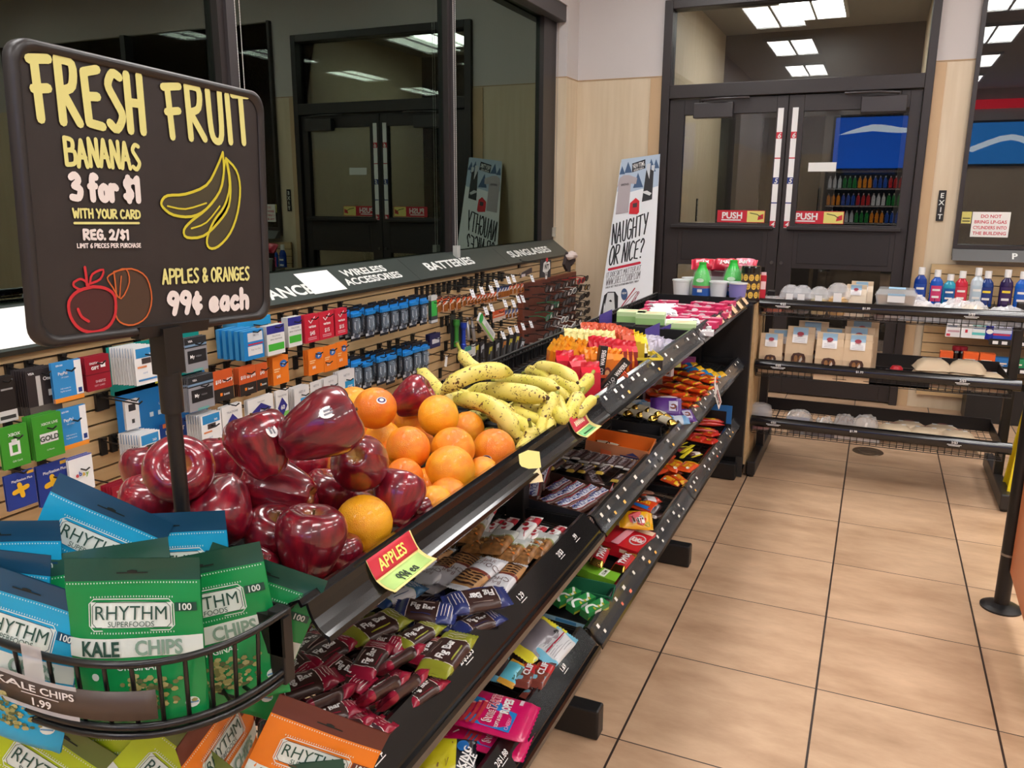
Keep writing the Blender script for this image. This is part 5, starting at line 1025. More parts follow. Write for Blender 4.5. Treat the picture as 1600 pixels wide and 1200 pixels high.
def make_apple(sticker):
    prof = smooth_pl([(0.001, -.70), (.14, -.80), (.30, -.90), (.46, -.88), (.66, -.66), (.86, -.22), (1.0, .22), (1.0, .52), (.84, .82), (.56, .93), (.30, .86), (.12, .66), (.001, .54)], 3)
    b = MB(); n = 30; m = len(prof)
    def fn(k, j):
        r, z = prof[int(j)]; th = 2*math.pi*k/n; lob = .5+.5*math.cos(5*th); w = max(0, min(1, (-z+.1)/.9)); t = max(0, (z-.4)/.5)
        r *= 1-.045*w*(1-lob)-.015*t*(1-lob); z += -.05*w*lob*(1 if r > .15 else .2)+.02*t*lob
        return (r*math.cos(th), r*math.sin(th), z)
    b.grid(fn, list(range(n+1)), list(range(m)), APPLE)
    o = b.build('apple'); s = MB(); s.tube(smooth_pl([(0, 0, .5), (.02, 0, .72), (.08, .02, .98)]), [.035]*8+[.05], STEMB, 6); s.build('stem', o)
    if sticker:
        s = MB(); T = lambda x, y, e=0.: (lambda v: v*(1.02+e))(Vector((1, x, .35+y)).normalized()*1.085)
        s.disc(T, 0, 0, .17, .21, M((238, 236, 236), .5), .0); s.rect(T, -.08, -.1, -.02, .12, M((120, 120, 130), .5), .006); s.rect(T, .02, -.12, .07, .1, M((120, 120, 130), .5), .006); s.build('sticker', o)
    return o
def make_orange(sticker):
    b = MB(); n, m = 28, 18
    def fn(i, j):
        th = 2*math.pi*i/n; ph = math.pi*j/m; r = 1-.10*math.exp(-(ph/.16)**2)-.05*math.exp(-((math.pi-ph)/.2)**2)
        return (r*math.sin(ph)*math.cos(th), r*math.sin(ph)*math.sin(th), .96*r*math.cos(ph))
    b.grid(fn, list(range(n+1)), list(range(m+1)), ORANGE); o = b.build('orange')
    s = MB(); s.lathe([(.10, .80), (.08, .885), (.05, .90), (.001, .895)], M((196, 130, 30), .6), 8); s.build('stem_scar', o)
    if sticker:
        s = MB(); T = lambda x, y, e=0.: Vector((1, x, y)).normalized()*(1.015+e); c = M((70, 50, 110), .5)
        s.disc(T, 0, 0, .24, .17, M((236, 230, 226), .5), 0); s.disc(T, 0, .02, .19, .12, c, .004); s.disc(T, 0, .02, .1, .07, M((236, 230, 226), .5), .008); s.build('sticker', o)
    return o
APP = [make_apple(False), make_apple(True)]; ORA = [make_orange(False), make_orange(True)]
fr = random.Random(5); ia = io = 0; PLACED = []
for kind, x, y, z, r, ax, lab in FRUIT:
    tocam = (CAM-Vector((x, y, z))).normalized(); up = CY; a = (CX*ax[0]+up*ax[1]+tocam*ax[2]).normalized() if kind == 'a' else None
    PLACED.append((x, y, z, r))
    if kind == 'a':
        st = ia in (4, 5)
        # the sticker (local +x) turned toward the camera
        xd = tocam+CX*.55+CY*.25 if ia == 4 else tocam+CX*.05+CY*.35 if ia == 5 else Vector((fr.uniform(-1, 1), fr.uniform(-1, 1), .2))
        xd = (xd-a*xd.dot(a)).normalized(); mw = axes((x, y, z), xd, a) @ Matrix.Diagonal((r, r, r*(1.22 if ia in (5, 8) else 1.06), 1))
        place(APP[1 if st else 0], mw, lab, 'apple', 'red apples heaped in the fruit tray'); ia += 1
    else:
        st = io in (0, 8); sd = tocam+(CX*.35+CY*.42 if io == 0 else -CX*.35-CY*.45)
        if st: mw = axes((x, y, z), sd, CY)
        elif io == 10: mw = axes((x, y, z), CX, tocam-CY*.75-CX*.25)
        else: mw = axes((x, y, z), (fr.uniform(-1, 1), fr.uniform(-1, 1), fr.uniform(-1, 1)), (fr.uniform(-1, 1), .8, fr.uniform(-1, 1)))
        place(ORA[1 if st else 0], mw @ Matrix.Diagonal((r, r, r, 1)), lab, 'orange', 'oranges heaped in the fruit tray'); io += 1
for kind, x0, x1, y0, y1, gp in (('a', -.95, -.66, .74, 1.0, 'apples of the covered bottom layer'), ('o', -.95, -.66, 1.1, 1.42, 'oranges of the covered bottom layer')):
    nn = 0
    for i in range(60):
        x, y, r = fr.uniform(x0, x1), fr.uniform(y0, y1), .038; z = shelf_z(0, x)+r+.004
        if all((x-a)**2+(y-b)**2+(z-c)**2 > (r+d)**2*.92 for a, b, c, d in PLACED):
            PLACED.append((x, y, z, r)); nn += 1
            place(APP[0] if kind == 'a' else ORA[0], axes((x, y, z), (1, 0, 0), (.2, .1, 1)) @ Matrix.Diagonal((r, r, r, 1)), 'red apple in the bottom layer under the heaped apples' if kind == 'a' else 'orange in the bottom layer under the heaped oranges', 'apple' if kind == 'a' else 'orange', gp)
        if nn >= 8: break
def banana(p, lab, R, gp='ripe bananas piled in the fruit tray', spot=True):
    pts = smooth_pl([Vector(q) for q in p], 7) if False else None
    a, m_, c = (Vector(q) for q in p)
    P = [(1-t)**2*a+2*t*(1-t)*(2*m_-.5*a-.5*c)+t*t*c for t in [i/14 for i in range(15)]]
    o = (a+c)/2; b = MB(); n = 10; V = []; L = len(P)
    side = (c-a).cross(m_-(a+c)/2)
    if side.length < 1e-6: side = Vector((0, 0, 1)).cross(c-a)
    side.normalize()
    for i, q in enumerate(P):
        t = i/(L-1); d = (P[min(L-1, i+1)]-P[max(0, i-1)]).normalized(); e2 = d.cross(side).normalized(); e1 = e2.cross(d)
        r = R*(1 if .22 < t < .8 else (.32+.68*math.sin(math.pi/2*min(1, t/.22))**1.5 if t <= .22 else .30+.70*math.cos(math.pi/2*((t-.8)/.2))**.8))
        for k in range(n):
            an = 2*math.pi*k/n; rr = r*(1+.06*math.cos(5*an)); V.append(q-o+e1*math.cos(an)*rr+e2*math.sin(an)*rr)
    b.add(V, [(i*n+k, i*n+(k+1) % n, (i+1)*n+(k+1) % n, (i+1)*n+k) for i in range(L-1) for k in range(n)], BANANA, True)
    ob = b.build('banana', loc=o); tag(ob, lab, 'banana', gp)
    d0 = (P[0]-P[1]).normalized(); s = MB(); s.tube([P[0]-o-d0*.004, P[0]-o+d0*R*.5, P[0]-o+d0*R*1.25], [R*.33, R*.24, R*.3], STEMG, 8); s.tube([P[0]-o+d0*R*1.2, P[0]-o+d0*R*1.4], [R*.3, R*.26], TIP, 8); s.build('stem', ob)
    d1 = (P[-1]-P[-2]).normalized(); s = MB(); s.tube([P[-1]-o-d1*.004, P[-1]-o+d1*R*.18], [R*.31, R*.2], TIP, 8); s.build('tip', ob)
for (a, m_, c, za, zm, zc_, rp), lab in BANANAS:
    p = [on_z(a[0], a[1], za), on_z(m_[0], m_[1], zm), on_z(c[0], c[1], zc_)]
    banana(p, lab, max(.0125, rp*(p[1]-CAM).length/FPX*.98))
for i in range(7):
    x = -.94+.05*i; y = 1.46+.09*(i % 4); z = shelf_z(0, x)+.022
    banana([(x, y-.06, z), (x+.03, y, z+.004), (x, y+.07, z)], 'banana in the covered bottom layer of the fruit tray', .017, 'bananas of the covered bottom layer')
# ================================================================ wrapped bars: a flow-wrap pillow with crimped ends, colour bands and print
def shiny(c, r=.3): return M(c, r, coat=.25, bump=.25, bscale=45)
def pillow(L, W, T, bands, end=.10, boxy=4., seed=1, crumple=.12, under=None):
    b = MB(); rr = random.Random(seed); xs = sorted(set([-.5, -.5+end*.5, -.5+end, -.5+end+.05, .5-end-.05, .5-end, .5-end*.5, .5]+[q for q, _ in bands]+[-.5+i/10 for i in range(11)]))
    ph = [rr.uniform(0, 6.28) for _ in range(6)]
    def prof(x):
        d = .5-abs(x)
        return 0 if d <= end*.55 else min(1, ((d-end*.55)/(end*.45+.06)))**.6
    def wv(x, y): return crumple*T*(math.sin(9*x+ph[0]+5*y)*.5+math.sin(17*x+ph[1]-9*y)*.35+math.sin(23*y+ph[2]+4*x)*.3)
    def zt(x, y): return T/2*prof(x)*max(0, 1-abs(2*y)**boxy)**.5*(1)+wv(x, y)*prof(x)*max(0, 1-abs(2*y)**6)+(.25*wv(x*2, y) if prof(x) == 0 else 0)
    ys = [-.5, -.47, -.4, -.25, 0, .25, .4, .47, .5]
    def col(x, y):
        for q, m in bands:
            if x < q: return m
        return bands[-1][1]
    def wob(x): return W*(1-.05*(1-prof(x)))
    b.grid(lambda x, y: (x*L, y*wob(x), T/2+zt(x, y)), xs, ys, col)
    b.grid(lambda x, y: (x*L, y*wob(x), T/2-max(zt(x, y), .0004)), xs, ys[::-1], under or col)
    # serrated ends
    for s in (-1, 1):
        n = 9
        for k in range(n):
            y0, y1 = W*.95*(k/n-.5), W*.95*((k+1)/n-.5); b.add([(s*L/2, y0, T/2), (s*L/2, y1, T/2), (s*(L/2+.0022), (y0+y1)/2, T/2)], [(0, 1, 2) if s < 0 else (0, 2, 1)], col(s*.499, 0))
    TT = lambda x, y, e=0.: (x*1., y*1., T/2+zt(max(-.5, min(.5, x/L)), max(-.5, min(.5, y/W)))+e)
    b.T = TT; b.L, b.W, b.Th = L, W, T
    return b
LW_ = M((226, 216, 210), .5); BRN = shiny((66, 42, 38), .4); 
def fig_bar(c1, c2=None, brown=BRN, seed=1, line=LW_, ink=WHITE):
    a = shiny(c1, .32); c2 = shiny(c2, .32) if c2 else a
    b = pillow(.112, .052, .020, [(-.30, a), (.20, brown), (.5, c2)], seed=seed, boxy=5)
    L, W = b.L, b.W
    for x in (-.30, .20): b.rect(b.T, x*L-.0005, -W*.47, x*L+.0008, W*.47, line, .0006, 1, 8)
    b.text(b.T, 'Fig Bar', -.05*L, .001, .0135, ink, bold=.035, xs=.86, e=.0014, maxw=.05)
    b.rect(b.T, -.20*L, W*.28, .12*L, W*.31, M((170, 150, 140), .5), .0008, 5, 1); b.rect(b.T, -.22*L, -W*.36, .10*L, -W*.32, a, .0008, 5, 1)
    for k in range(4): b.rect(b.T, .26*L+.006*k, -W*.30, .26*L+.006*k+.0012, W*.26, LW_, .0008, 1, 6)
    return b
def lay(src, p1, p2, label, cat, group=None, roll=0., lim=(.82, 1.22), up=(0, 0, 1), flip=False):
    p1, p2 = Vector(p1), Vector(p2); d = p2-p1
    sc = max(lim[0], min(lim[1], d.length/src['len'])) if 'len' in src else 1
    mw = axes((p1+p2)/2, d, up) @ Matrix.Rotation(math.radians(roll), 4, 'X')
    if flip: mw = mw @ Matrix.Rotation(math.pi, 4, 'Z')
    o = place(src, mw @ Matrix.Scale(sc, 4), label, cat, group); return o
def reg(name, b):
    o = b.build(name); o['len'] = b.L; return o
SHELF_UP = 0.
def shelf_pt(tier, u, v, lift): # a point `lift` above the sloping shelf
    p0 = Vector((-.58, 0, TIER[tier][0]-.052+lift+SHELF_UP)); return on_pl(u, v, p0, (SLOPE, 0, 1))
def crop(x0, y0, s): return lambda q: (x0+q[0]*s, y0+q[1]*s)
def lay_px(src, tier, cv, a, b, l1, l2, label, cat, group=None, **k):
    return lay(src, shelf_pt(tier, *cv(a), l1), shelf_pt(tier, *cv(b), l2), label, cat, group, **k)
RF = [reg('fig_bar_wrapper', fig_bar((150, 26, 54), seed=s)) for s in (1, 2, 3)]
GF = reg('fig_bar_wrapper', fig_bar((150, 154, 48), seed=4)); BF_ = reg('fig_bar_wrapper', fig_bar((48, 58, 116), seed=5)); PF = reg('fig_bar_wrapper', fig_bar((92, 66, 96), (120, 96, 110), M((196, 190, 190), .45), seed=6, ink=M((60, 40, 50), .5)))
WF = reg('fig_bar_wrapper', fig_bar((40, 70, 120), (60, 110, 150), M((214, 212, 214), .45), seed=7, ink=M((50, 34, 34), .5), line=M((150, 180, 60), .5))); OF = reg('fig_bar_wrapper', fig_bar((190, 70, 50), (150, 26, 54), shiny((74, 52, 58), .4), seed=8))
SHELF_UP = .013
c1 = crop(400, 900, .25); FG = 'maroon fig bars heaped on the middle shelf'
for a, b, l1, l2, k, rl, lab in (((60, 800), (515, 640), .052, .058, 0, 0, 'large maroon fig bar lying face up in front by the basket post'),
    ((290, 610), (600, 410), .042, .044, 1, 0, 'maroon fig bar lying face up behind the front one by the basket'), ((430, 385), (190, 590), .035, .035, 2, 5, 'maroon fig bar lying upside down at the back corner by the post'),
    ((640, 670), (790, 440), .058, .062, 0, 4, 'maroon fig bar with its printed end up in the heap middle'), ((650, 420), (905, 465), .04, .045, 1, 8, 'maroon fig bar crossing below the two green bars'),
    ((770, 640), (1050, 470), .062, .066, 2, -38, 'maroon fig bar tipped on its edge before the lowest green bar'), ((470, 560), (690, 700), .055, .05, 0, 12, 'maroon fig bar lying crosswise with printed lines'),
    ((280, 890), (640, 735), .06, .064, 1, -55, 'maroon fig bar standing on edge next to the front face-up bar'), ((650, 840), (960, 655), .066, .066, 2, -42, 'maroon fig bar tilted on edge in front of the heap middle'),
    ((800, 855), (1075, 640), .05, .052, 0, -48, 'maroon fig bar on edge along the price rail'), ((325, 935), (620, 850), .05, .05, 1, -8, 'maroon fig bar partly shown before the on-edge bar'),
    ((440, 1080), (690, 920), .048, .05, 2, -20, 'maroon fig bar lowest in front above the rail'), ((960, 800), (1120, 690), .028, .03, 0, 0, 'maroon fig bar slipped down at the rail below the green bar'),
    ((200, 520), (320, 640), .045, .045, 1, 20, 'maroon fig bar crumpled by the basket post'), ((1030, 530), (1110, 450), .03, .03, 2, 0, 'maroon fig bar glimpsed between the green bars'), ((600, 780), (860, 600), .03, .03, 0, 0, 'maroon fig bar buried beneath the heap middle'), ((450, 1000), (640, 900), .03, .03, 1, 0, 'maroon fig bar buried low in the front')):
    lay_px(RF[k], 1, c1, a, b, l1, l2, lab, 'fig bar', FG, roll=rl)
lay_px(OF, 1, c1, (520, 1130), (840, 930), .03, .034, 'orange-ended fig bar at the front price rail', 'fig bar')
for a, b, l1, l2, rl, lab in (((570, 440), (930, 270), .045, .048, 4, 'green fig bar lying longest beside the maroon heap'), ((880, 480), (1135, 320), .042, .046, 0, 'green fig bar in the middle of the green three'), ((1090, 660), (1300, 395), .04, .044, 0, 'green fig bar lying face up against the price rail'), ((450, 310), (690, 350), .035, .035, 0, 'green fig bar shaded under the fruit rail')):
    lay_px(GF, 1, c1, a, b, l1, l2, lab, 'fig bar', 'green fig bars between the maroon and the blue', roll=rl)
for a, b, l1, l2, rl, fl, lab in (((870, 225), (1250, 275), .055, .055, 10, False, 'blue fig bar lying crosswise in the middle of the blue ones'), ((1570, 150), (1180, 215), .062, .058, -12, False, 'blue fig bar lying upside down nearest the drizzled bars'), ((1255, 375), (1530, 270), .028, .03, 0, False, 'blue fig bar low against the price rail'), ((950, 300), (1230, 340), .025, .025, 0, False, 'blue fig bar buried under the crosswise one')):
    lay_px(BF_, 1, c1, a, b, l1, l2, lab, 'fig bar', 'blue fig bars on the middle shelf', roll=rl)
lay_px(WF, 1, c1, (740, 210), (1030, 85), .042, .044, 'blue and white fig bar with green corner beside the crosswise blue bar', 'fig bar'); lay_px(PF, 1, c1, (590, 250), (860, 80), .035, .035, 'purple and white fig bar half under the fruit rail', 'fig bar')
SHELF_UP = 0.
fq = random.Random(3)
def under(src, tier, x0, x1, y0, y1, n, lab, cat, grp, dz=.012):
    for i in range(n):
        x, y = fq.uniform(x0, x1), fq.uniform(y0, y1); a = fq.uniform(0, 6.28)
        place(src, axes((x, y, shelf_z(tier, x)+dz-.008+.006*(i % 3)), (math.cos(a), math.sin(a), -SLOPE*math.cos(a)), (SLOPE, 0, 1)), lab, cat, grp)
under(RF[0], 1, -.95, -.66, .76, 1.16, 26, 'maroon fig bar in the covered bottom layer of the heap', 'fig bar', 'maroon fig bars of the bottom layer'); under(GF, 1, -.93, -.66, 1.12, 1.24, 5, 'green fig bar in the covered bottom layer', 'fig bar', 'green fig bars of the bottom layer'); under(BF_, 1, -.93, -.66, 1.22, 1.34, 6, 'blue fig bar in the covered bottom layer', 'fig bar', 'blue fig bars of the bottom layer')
# chocolate-drizzled bars, clear cookie packs, white fruit bars
def drizzle():
    w_ = M((206, 206, 210), .35, coat=.3); ck = M((176, 130, 82), .5, var=.15, vscale=60); rd = shiny((120, 56, 46))
    b = pillow(.118, .048, .018, [(.0, w_), (.06, rd), (.42, ck), (.5, w_)], seed=9, boxy=4); L, W = b.L, b.W
    for k in range(5): b.ribbon(b.T, smooth_pl([(L*(.08+.07*k), -W*.42), (L*(.11+.07*k), 0), (L*(.09+.07*k), W*.42)]), .0035, M((58, 32, 24), .4), .0012, caps=False)
    b.text(b.T, 'CHOC', -.16*L, .004, .011, M((120, 100, 100), .5), bold=0, e=.0014, rot=math.pi/2); b.text(b.T, 'BAR', -.27*L, .004, .010, M((150, 130, 130), .5), bold=0, e=.0014, rot=math.pi/2); return b
DZ = reg('drizzle_bar', drizzle()); c2 = crop(540, 780, .2625); DG = 'drizzled snack bars on the middle shelf'
for a, b, l1, l2, rl, lab in (((350, 480), (600, 310), .05, .055, 0, 'white wrapped drizzled bar under the fruit rail'), ((455, 530), (660, 375), .052, .058, -8, 'white wrapped drizzled bar next to the one under the fruit rail'), ((565, 540), (760, 350), .052, .056, 8, 'white wrapped drizzled bar in the middle of the silver wrappers'), ((910, 380), (665, 575), .07, .06, 0, 'white wrapped drizzled bar lying reversed on top of the others'), ((850, 610), (1020, 405), .045, .05, 0, 'white wrapped drizzled bar against the price rail'), ((500, 560), (640, 480), .035, .035, 0, 'silver wrapper showing below the drizzled bars')):
    lay_px(DZ, 1, c2, a, b, l1, l2, lab, 'snack bar', DG, roll=rl)
def cookie():
    top = M((190, 194, 190), .3, coat=.4); gr = M((130, 136, 76), .4); ck = M((140, 96, 52), .45, var=.45, vscale=70, coat=.4)
    b = pillow(.125, .055, .022, [(.08, ck), (.14, gr), (.5, top)], seed=12, boxy=3, crumple=.2); L, W = b.L, b.W
    rr = random.Random(3)
    for k in range(16): b.disc(b.T, L*rr.uniform(-.4, .04), W*rr.uniform(-.36, .36), .004, .0035, M(rr.choice(((112, 70, 36), (190, 136, 70), (206, 112, 30), (150, 104, 60))), .5), .0012, 8)
    for k in range(5): x, y = L*rr.uniform(-.38, .3), W*rr.uniform(-.3, .3); b.ribbon(b.T, [(x, y), (x+.012, y+rr.uniform(-.012, .012))], .0012, M((240, 240, 236), .2), .002, caps=False)
    return b
CKB = reg('cookie_pack', cookie()); c3 = crop(640, 790, .15); CG = 'clear cookie packs on the middle shelf'
for a, b, l1, l2, rl, lab in (((560, 440), (700, 165), .07, .072, 5, 'clear cookie pack raised highest under the fruit rail'), ((330, 500), (480, 290), .045, .045, 0, 'clear cookie pack half hidden beneath the fruit rail'), ((620, 560), (820, 320), .06, .062, 0, 'clear cookie pack next to the raised one'), ((820, 560), (1040, 310), .068, .066, -5, 'clear cookie pack with a bright top in the row middle'), ((950, 620), (1160, 395), .058, .058, 0, 'clear cookie pack below the tomato-print bar'), ((1100, 650), (1300, 400), .045, .045, 0, 'clear cookie pack, second from the price rail'), ((1230, 590), (1450, 340), .04, .04, 0, 'clear cookie pack touching the price rail'), ((440, 360), (540, 215), .05, .05, 0, 'clear cookie pack at the rear of the row')):
    lay_px(CKB, 1, c3, a, b, l1, l2, lab, 'cookie pack', CG, roll=rl, lim=(.7, 1.2))
def fruitbar():
    w_ = M((224, 224, 222), .35, coat=.3); rd = shiny((176, 30, 48))
    b = pillow(.14, .036, .016, [(.16, w_), (.40, rd), (.5, w_)], seed=15, boxy=5); L, W = b.L, b.W
    b.text(b.T, "FRUIT", .28*L, .001, .0125, WHITE, bold=.03, e=.0014, maxw=.03); b.disc(b.T, .02*L, .004, .009, .008, M((150, 24, 40), .4), .0012); b.disc(b.T, .02*L+.006, .010, .005, .003, M((60, 90, 40), .5), .0016, 8)
    b.disc(b.T, -.14*L, -.004, .009, .008, M((170, 36, 50), .4), .0012); b.ribbon(b.T, smooth_pl([(-.4*L, -.014), (-.2*L, -.006), (.02*L, -.012)]), .0016, rd, .0014); return b
FB = reg('fruit_bar_wrapper', fruitbar()); FBG = 'white fruit bars at the section end of the middle shelf'
for a, b, l1, l2, rl, lab in (((770, 270), (890, 60), .065, .085, -40, 'white and red fruit bar tilted up under the fruit rail'), ((780, 330), (965, 175), .05, .055, 0, 'white fruit bar next to the tilted one'), ((890, 350), (1100, 155), .055, .06, 0, 'white fruit bar with cherry print in the row middle'), ((1110, 390), (1330, 150), .06, .064, 0, 'white fruit bar with large tomato-red print'), ((1230, 380), (1380, 260), .05, .052, 0, 'white fruit bar behind the price rail, second in the row'), ((1420, 370), (1570, 265), .042, .045, 0, 'white fruit bar with a dark band touching the price rail')):
    lay_px(FB, 1, c3, a, b, l1, l2, lab, 'fruit bar', FBG, roll=rl, lim=(.7, 1.15))
under(DZ, 1, -.93, -.66, 1.36, 1.5, 7, 'white wrapped drizzled bar in the covered bottom layer', 'snack bar', 'drizzled bars of the bottom layer'); under(CKB, 1, -.93, -.67, 1.5, 1.68, 8, 'clear cookie pack in the covered bottom layer', 'cookie pack', 'cookie packs of the bottom layer')
# ================================================================ second section, middle shelf: boxed chocolate bars
def open_box(w, d, h, c_out, c_in, back=None, th=.0025, name='display_box', fh=None):
    b = MB(); o_, i_ = M(c_out, .5), M(c_in, .55); fh = fh or h
    b.box(-w/2, w/2, -d/2, d/2, 0, th, i_)
    for x0, x1, y0, y1, hh in ((-w/2, w/2, -d/2, -d/2+th, fh), (-w/2, w/2, d/2-th, d/2, back or h), (-w/2, -w/2+th, -d/2+th, d/2-th, h), (w/2-th, w/2, -d/2+th, d/2-th, h)):
        b.box(x0, x1, y0, y1, th, hh, i_)
    e = .0006
    b.poly([(-w/2, -d/2-e, 0), (w/2, -d/2-e, 0), (w/2, -d/2-e, fh), (-w/2, -d/2-e, fh)], o_); b.poly([(w/2+e, -d/2, 0), (w/2+e, d/2, 0), (w/2+e, d/2, h), (w/2+e, -d/2, h)], o_); b.poly([(-w/2-e, d/2, 0), (-w/2-e, -d/2, 0), (-w/2-e, -d/2, h), (-w/2-e, d/2, h)], o_)
    return b
def bar(L, W, T, c_end, c_mid, txt, tcol, ink_h, seed, edge=None, split=.36, boxy=6):
    a, m_ = shiny(c_end, .25), shiny(c_mid, .35); b = pillow(L, W, T, [(-split, a), (split, m_), (.5, a)], seed=seed, boxy=boxy, end=.08)
    if edge: 
        for y in (-1, 1): b.rect(b.T, -split*L, y*W*.34-.001, split*L, y*W*.34+.001, M(edge, .4), .0010, 6, 1)
        b.rect(b.T, -split*L*.98, -W*.30, split*L*.98, W*.30, M((214, 216, 226), .4), .0009, 8, 3)
    b.text(b.T, txt, 0, 0, ink_h, M(tcol, .45), bold=.03, e=.0016, maxw=L*split*1.8, shear=.12); return b
SNK = reg('chocolate_bar', bar(.112, .033, .020, (84, 50, 40), (84, 50, 40), 'SNICKERS', (36, 50, 130), .015, 21, (170, 40, 50))); HER = reg('chocolate_bar', bar(.125, .052, .014, (196, 190, 184), (70, 46, 44), "HERSHEY'S", (160, 148, 152), .022, 22, split=.40)); ALM = reg('chocolate_bar', bar(.12, .04, .016, (196, 164, 70), (66, 44, 44), 'ALMOND', (190, 180, 180), .014, 23, split=.34))
c5 = crop(840, 670, .14162)
bx = [shelf_pt(1, *c5(q), .045) for q in ((80, 860), (80, 500), (690, 540), (610, 950))]
o0 = (bx[0]+bx[1]+bx[2]+bx[3])/4; bw = ((bx[2]-bx[1]).length+(bx[3]-bx[0]).length)/2; bd = ((bx[1]-bx[0]).length+(bx[2]-bx[3]).length)/2
ex = ((bx[2]-bx[1])+(bx[3]-bx[0])).normalized(); ex.z = 0; ez = Vector((SLOPE, 0, 1)).normalized()
xm = max(p.x for p in bx)
b = open_box(.28, .20, .042, (40, 40, 46), (64, 40, 30), .048); T = frame((.1406, -.10, 0), (0, 1, 0), (0, 0, 1)); 
b.poly([T(0, 0, .001), T(.2, 0, .001), T(.2, .06, .001), T(.15, .042, .001), T(0, .042, .001)], M((226, 226, 232), .45))
for k in range(7): b.poly([T(.008+k*.018, .002, .0016), T(.018+k*.018, .002, .0016), T(.024+k*.018, .04, .0016), T(.013+k*.018, .04, .0016)], M((44, 60, 150), .45))
b.ribbon(T, [(.15, .043), (.2, .06)], .004, M((200, 40, 50), .45), .002); b.text(T, 'SNICKERS', .13, .024, .022, M((30, 44, 140), .45), shear=.2, bold=.05, e=.0024, xs=.75)
SBX = Vector((-.744, 1.925, shelf_z(1, -.744))); mwb = axes((SBX.x, SBX.y, shelf_z(1, SBX.x)+.003), Vector((1, .02, -SLOPE)), ez)
simple('display_box', b, mwb, 'open brown display box of blue-lettered chocolate bars at the section end', 'box')
def in_box(src, mwbox, x, y, z, ang, lab, cat, grp, roll=0., tilt=0.):
    return place(src, mwbox @ TR_((x, y, z)) @ RZ(ang) @ RY(-tilt) @ RX(roll), lab, cat, grp)
SG = 'blue-lettered chocolate bars in the brown display box'
for x, y, z, a, rl, tl, lab in ((.005, .045, .006, 68, 0, 12, 'blue-lettered chocolate bar in the rear row beside the loose bars'), (.045, .045, .006, 68, 0, 12, 'blue-lettered chocolate bar in the middle of the rear row'), (.085, .045, .006, 68, 0, 12, 'blue-lettered chocolate bar in the rear row against the box side'), (.115, .052, .004, 68, 0, 8, 'blue-lettered chocolate bar wedged at the striped box side'),
    (.022, -.045, .006, 66, 0, 6, 'blue-lettered chocolate bar in the front row beside the green-edged one'), (.065, -.045, .006, 66, 0, 6, 'blue-lettered chocolate bar in the middle of the front row'), (.105, -.04, .008, 66, 0, 10, 'blue-lettered chocolate bar at the front corner by the price rail'),
    (-.105, .03, .008, 50, 20, 10, 'blue-lettered chocolate bar leaning in the rear corner of the box'), (-.105, -.015, .018, 48, -20, 8, 'loose blue-lettered bar lying over two others'), (-.10, -.06, .006, 54, 0, 4, 'blue-lettered chocolate bar in the front corner below the fruit rail'),
    (-.05, .05, .028, 100, 10, 20, 'loose blue-lettered bar tipped up on the heap'), (-.035, -.03, .022, 106, -8, 24, 'loose blue-lettered bar standing on end in the heap'), (-.06, -.03, .004, 80, 0, 0, 'blue-lettered chocolate bar at the box bottom under the loose ones'), (-.06, .05, .004, 80, 0, 0, 'blue-lettered chocolate bar buried in the rear of the box')):
    o = in_box(SNK, mwb, x, y, z+.012, a, lab, 'chocolate bar', SG, rl, tl); o.matrix_world = o.matrix_world @ Matrix.Diagonal((.95, 1.18, 1.2, 1))
HG = 'silver-lettered dark chocolate bars behind the brown box'
for a, b_, l1, l2, lab in (((500, 390), (640, 275), .04, .05, 'dark chocolate bar with silver letters, middle of the rear row'), ((770, 430), (890, 315), .038, .048, 'dark chocolate bar with silver letters beside the orange box front'), ((990, 470), (1110, 370), .03, .04, 'dark chocolate bar with silver letters against the price rail'), ((290, 340), (420, 250), .045, .05, 'dark chocolate bar with silver letters by the fruit rail side'), ((400, 350), (540, 250), .04, .046, 'dark chocolate bar half covered in the rear row'),
    ((620, 400), (760, 300), .032, .04, 'dark chocolate bar lying between two silver-lettered ones'), ((880, 440), (1000, 340), .03, .038, 'dark chocolate bar below the orange box corner')):
    lay_px(HER, 1, c5, a, b_, l1, l2, lab, 'chocolate bar', HG, lim=(.6, .95))
for i, (y, x) in enumerate(((2.44, -.90), (2.41, -.90), (2.38, -.895), (2.35, -.89), (2.32, -.885), (2.29, -.88))):
    place(HER, TR_((x, y, shelf_z(1, x)+.03-.0*i)) @ RZ(4) @ RX(-28) @ Matrix.Scale(.9, 4), 'dark chocolate bar leaning in the stack beside the orange box', 'chocolate bar', 'leaning stack of dark bars beside the orange box')
for a, b_, l1, l2, lab in (((110, 470), (280, 360), .05, .056, 'gold-ended dark bar with white print behind the brown box corner'), ((350, 490), (470, 400), .04, .046, 'gold-ended dark bar peeping over the brown box'), ((470, 500), (620, 420), .036, .042, 'silver-ended dark bar lying just behind the brown box'), ((680, 510), (790, 430), .034, .04, 'silver-ended dark bar behind the box corner by the rail'), ((840, 600), (960, 520), .03, .034, 'dark bar in the gap between the brown box and the rail')):
    lay_px(ALM, 1, c5, a, b_, l1, l2, lab, 'chocolate bar', 'gold-ended dark bars behind the brown box', lim=(.6, 1.0))
c6 = crop(820, 560, .25)
def box_fit(cv, nl, nr, fr_, fl, lift, tier=1):
    p = [shelf_pt(tier, *cv(q), lift) for q in (nl, nr, fr_, fl)]; c = (p[0]+p[1]+p[2]+p[3])/4; w = ((p[1]-p[0]).length+(p[2]-p[3]).length)/2; d = ((p[3]-p[0]).length+(p[2]-p[1]).length)/2
    e = ((p[1]-p[0])+(p[2]-p[3])); return c, e, w, d
c, e, wd_, dp_ = box_fit(c6, (375, 490), (740, 595), (825, 490), (445, 447), .06)
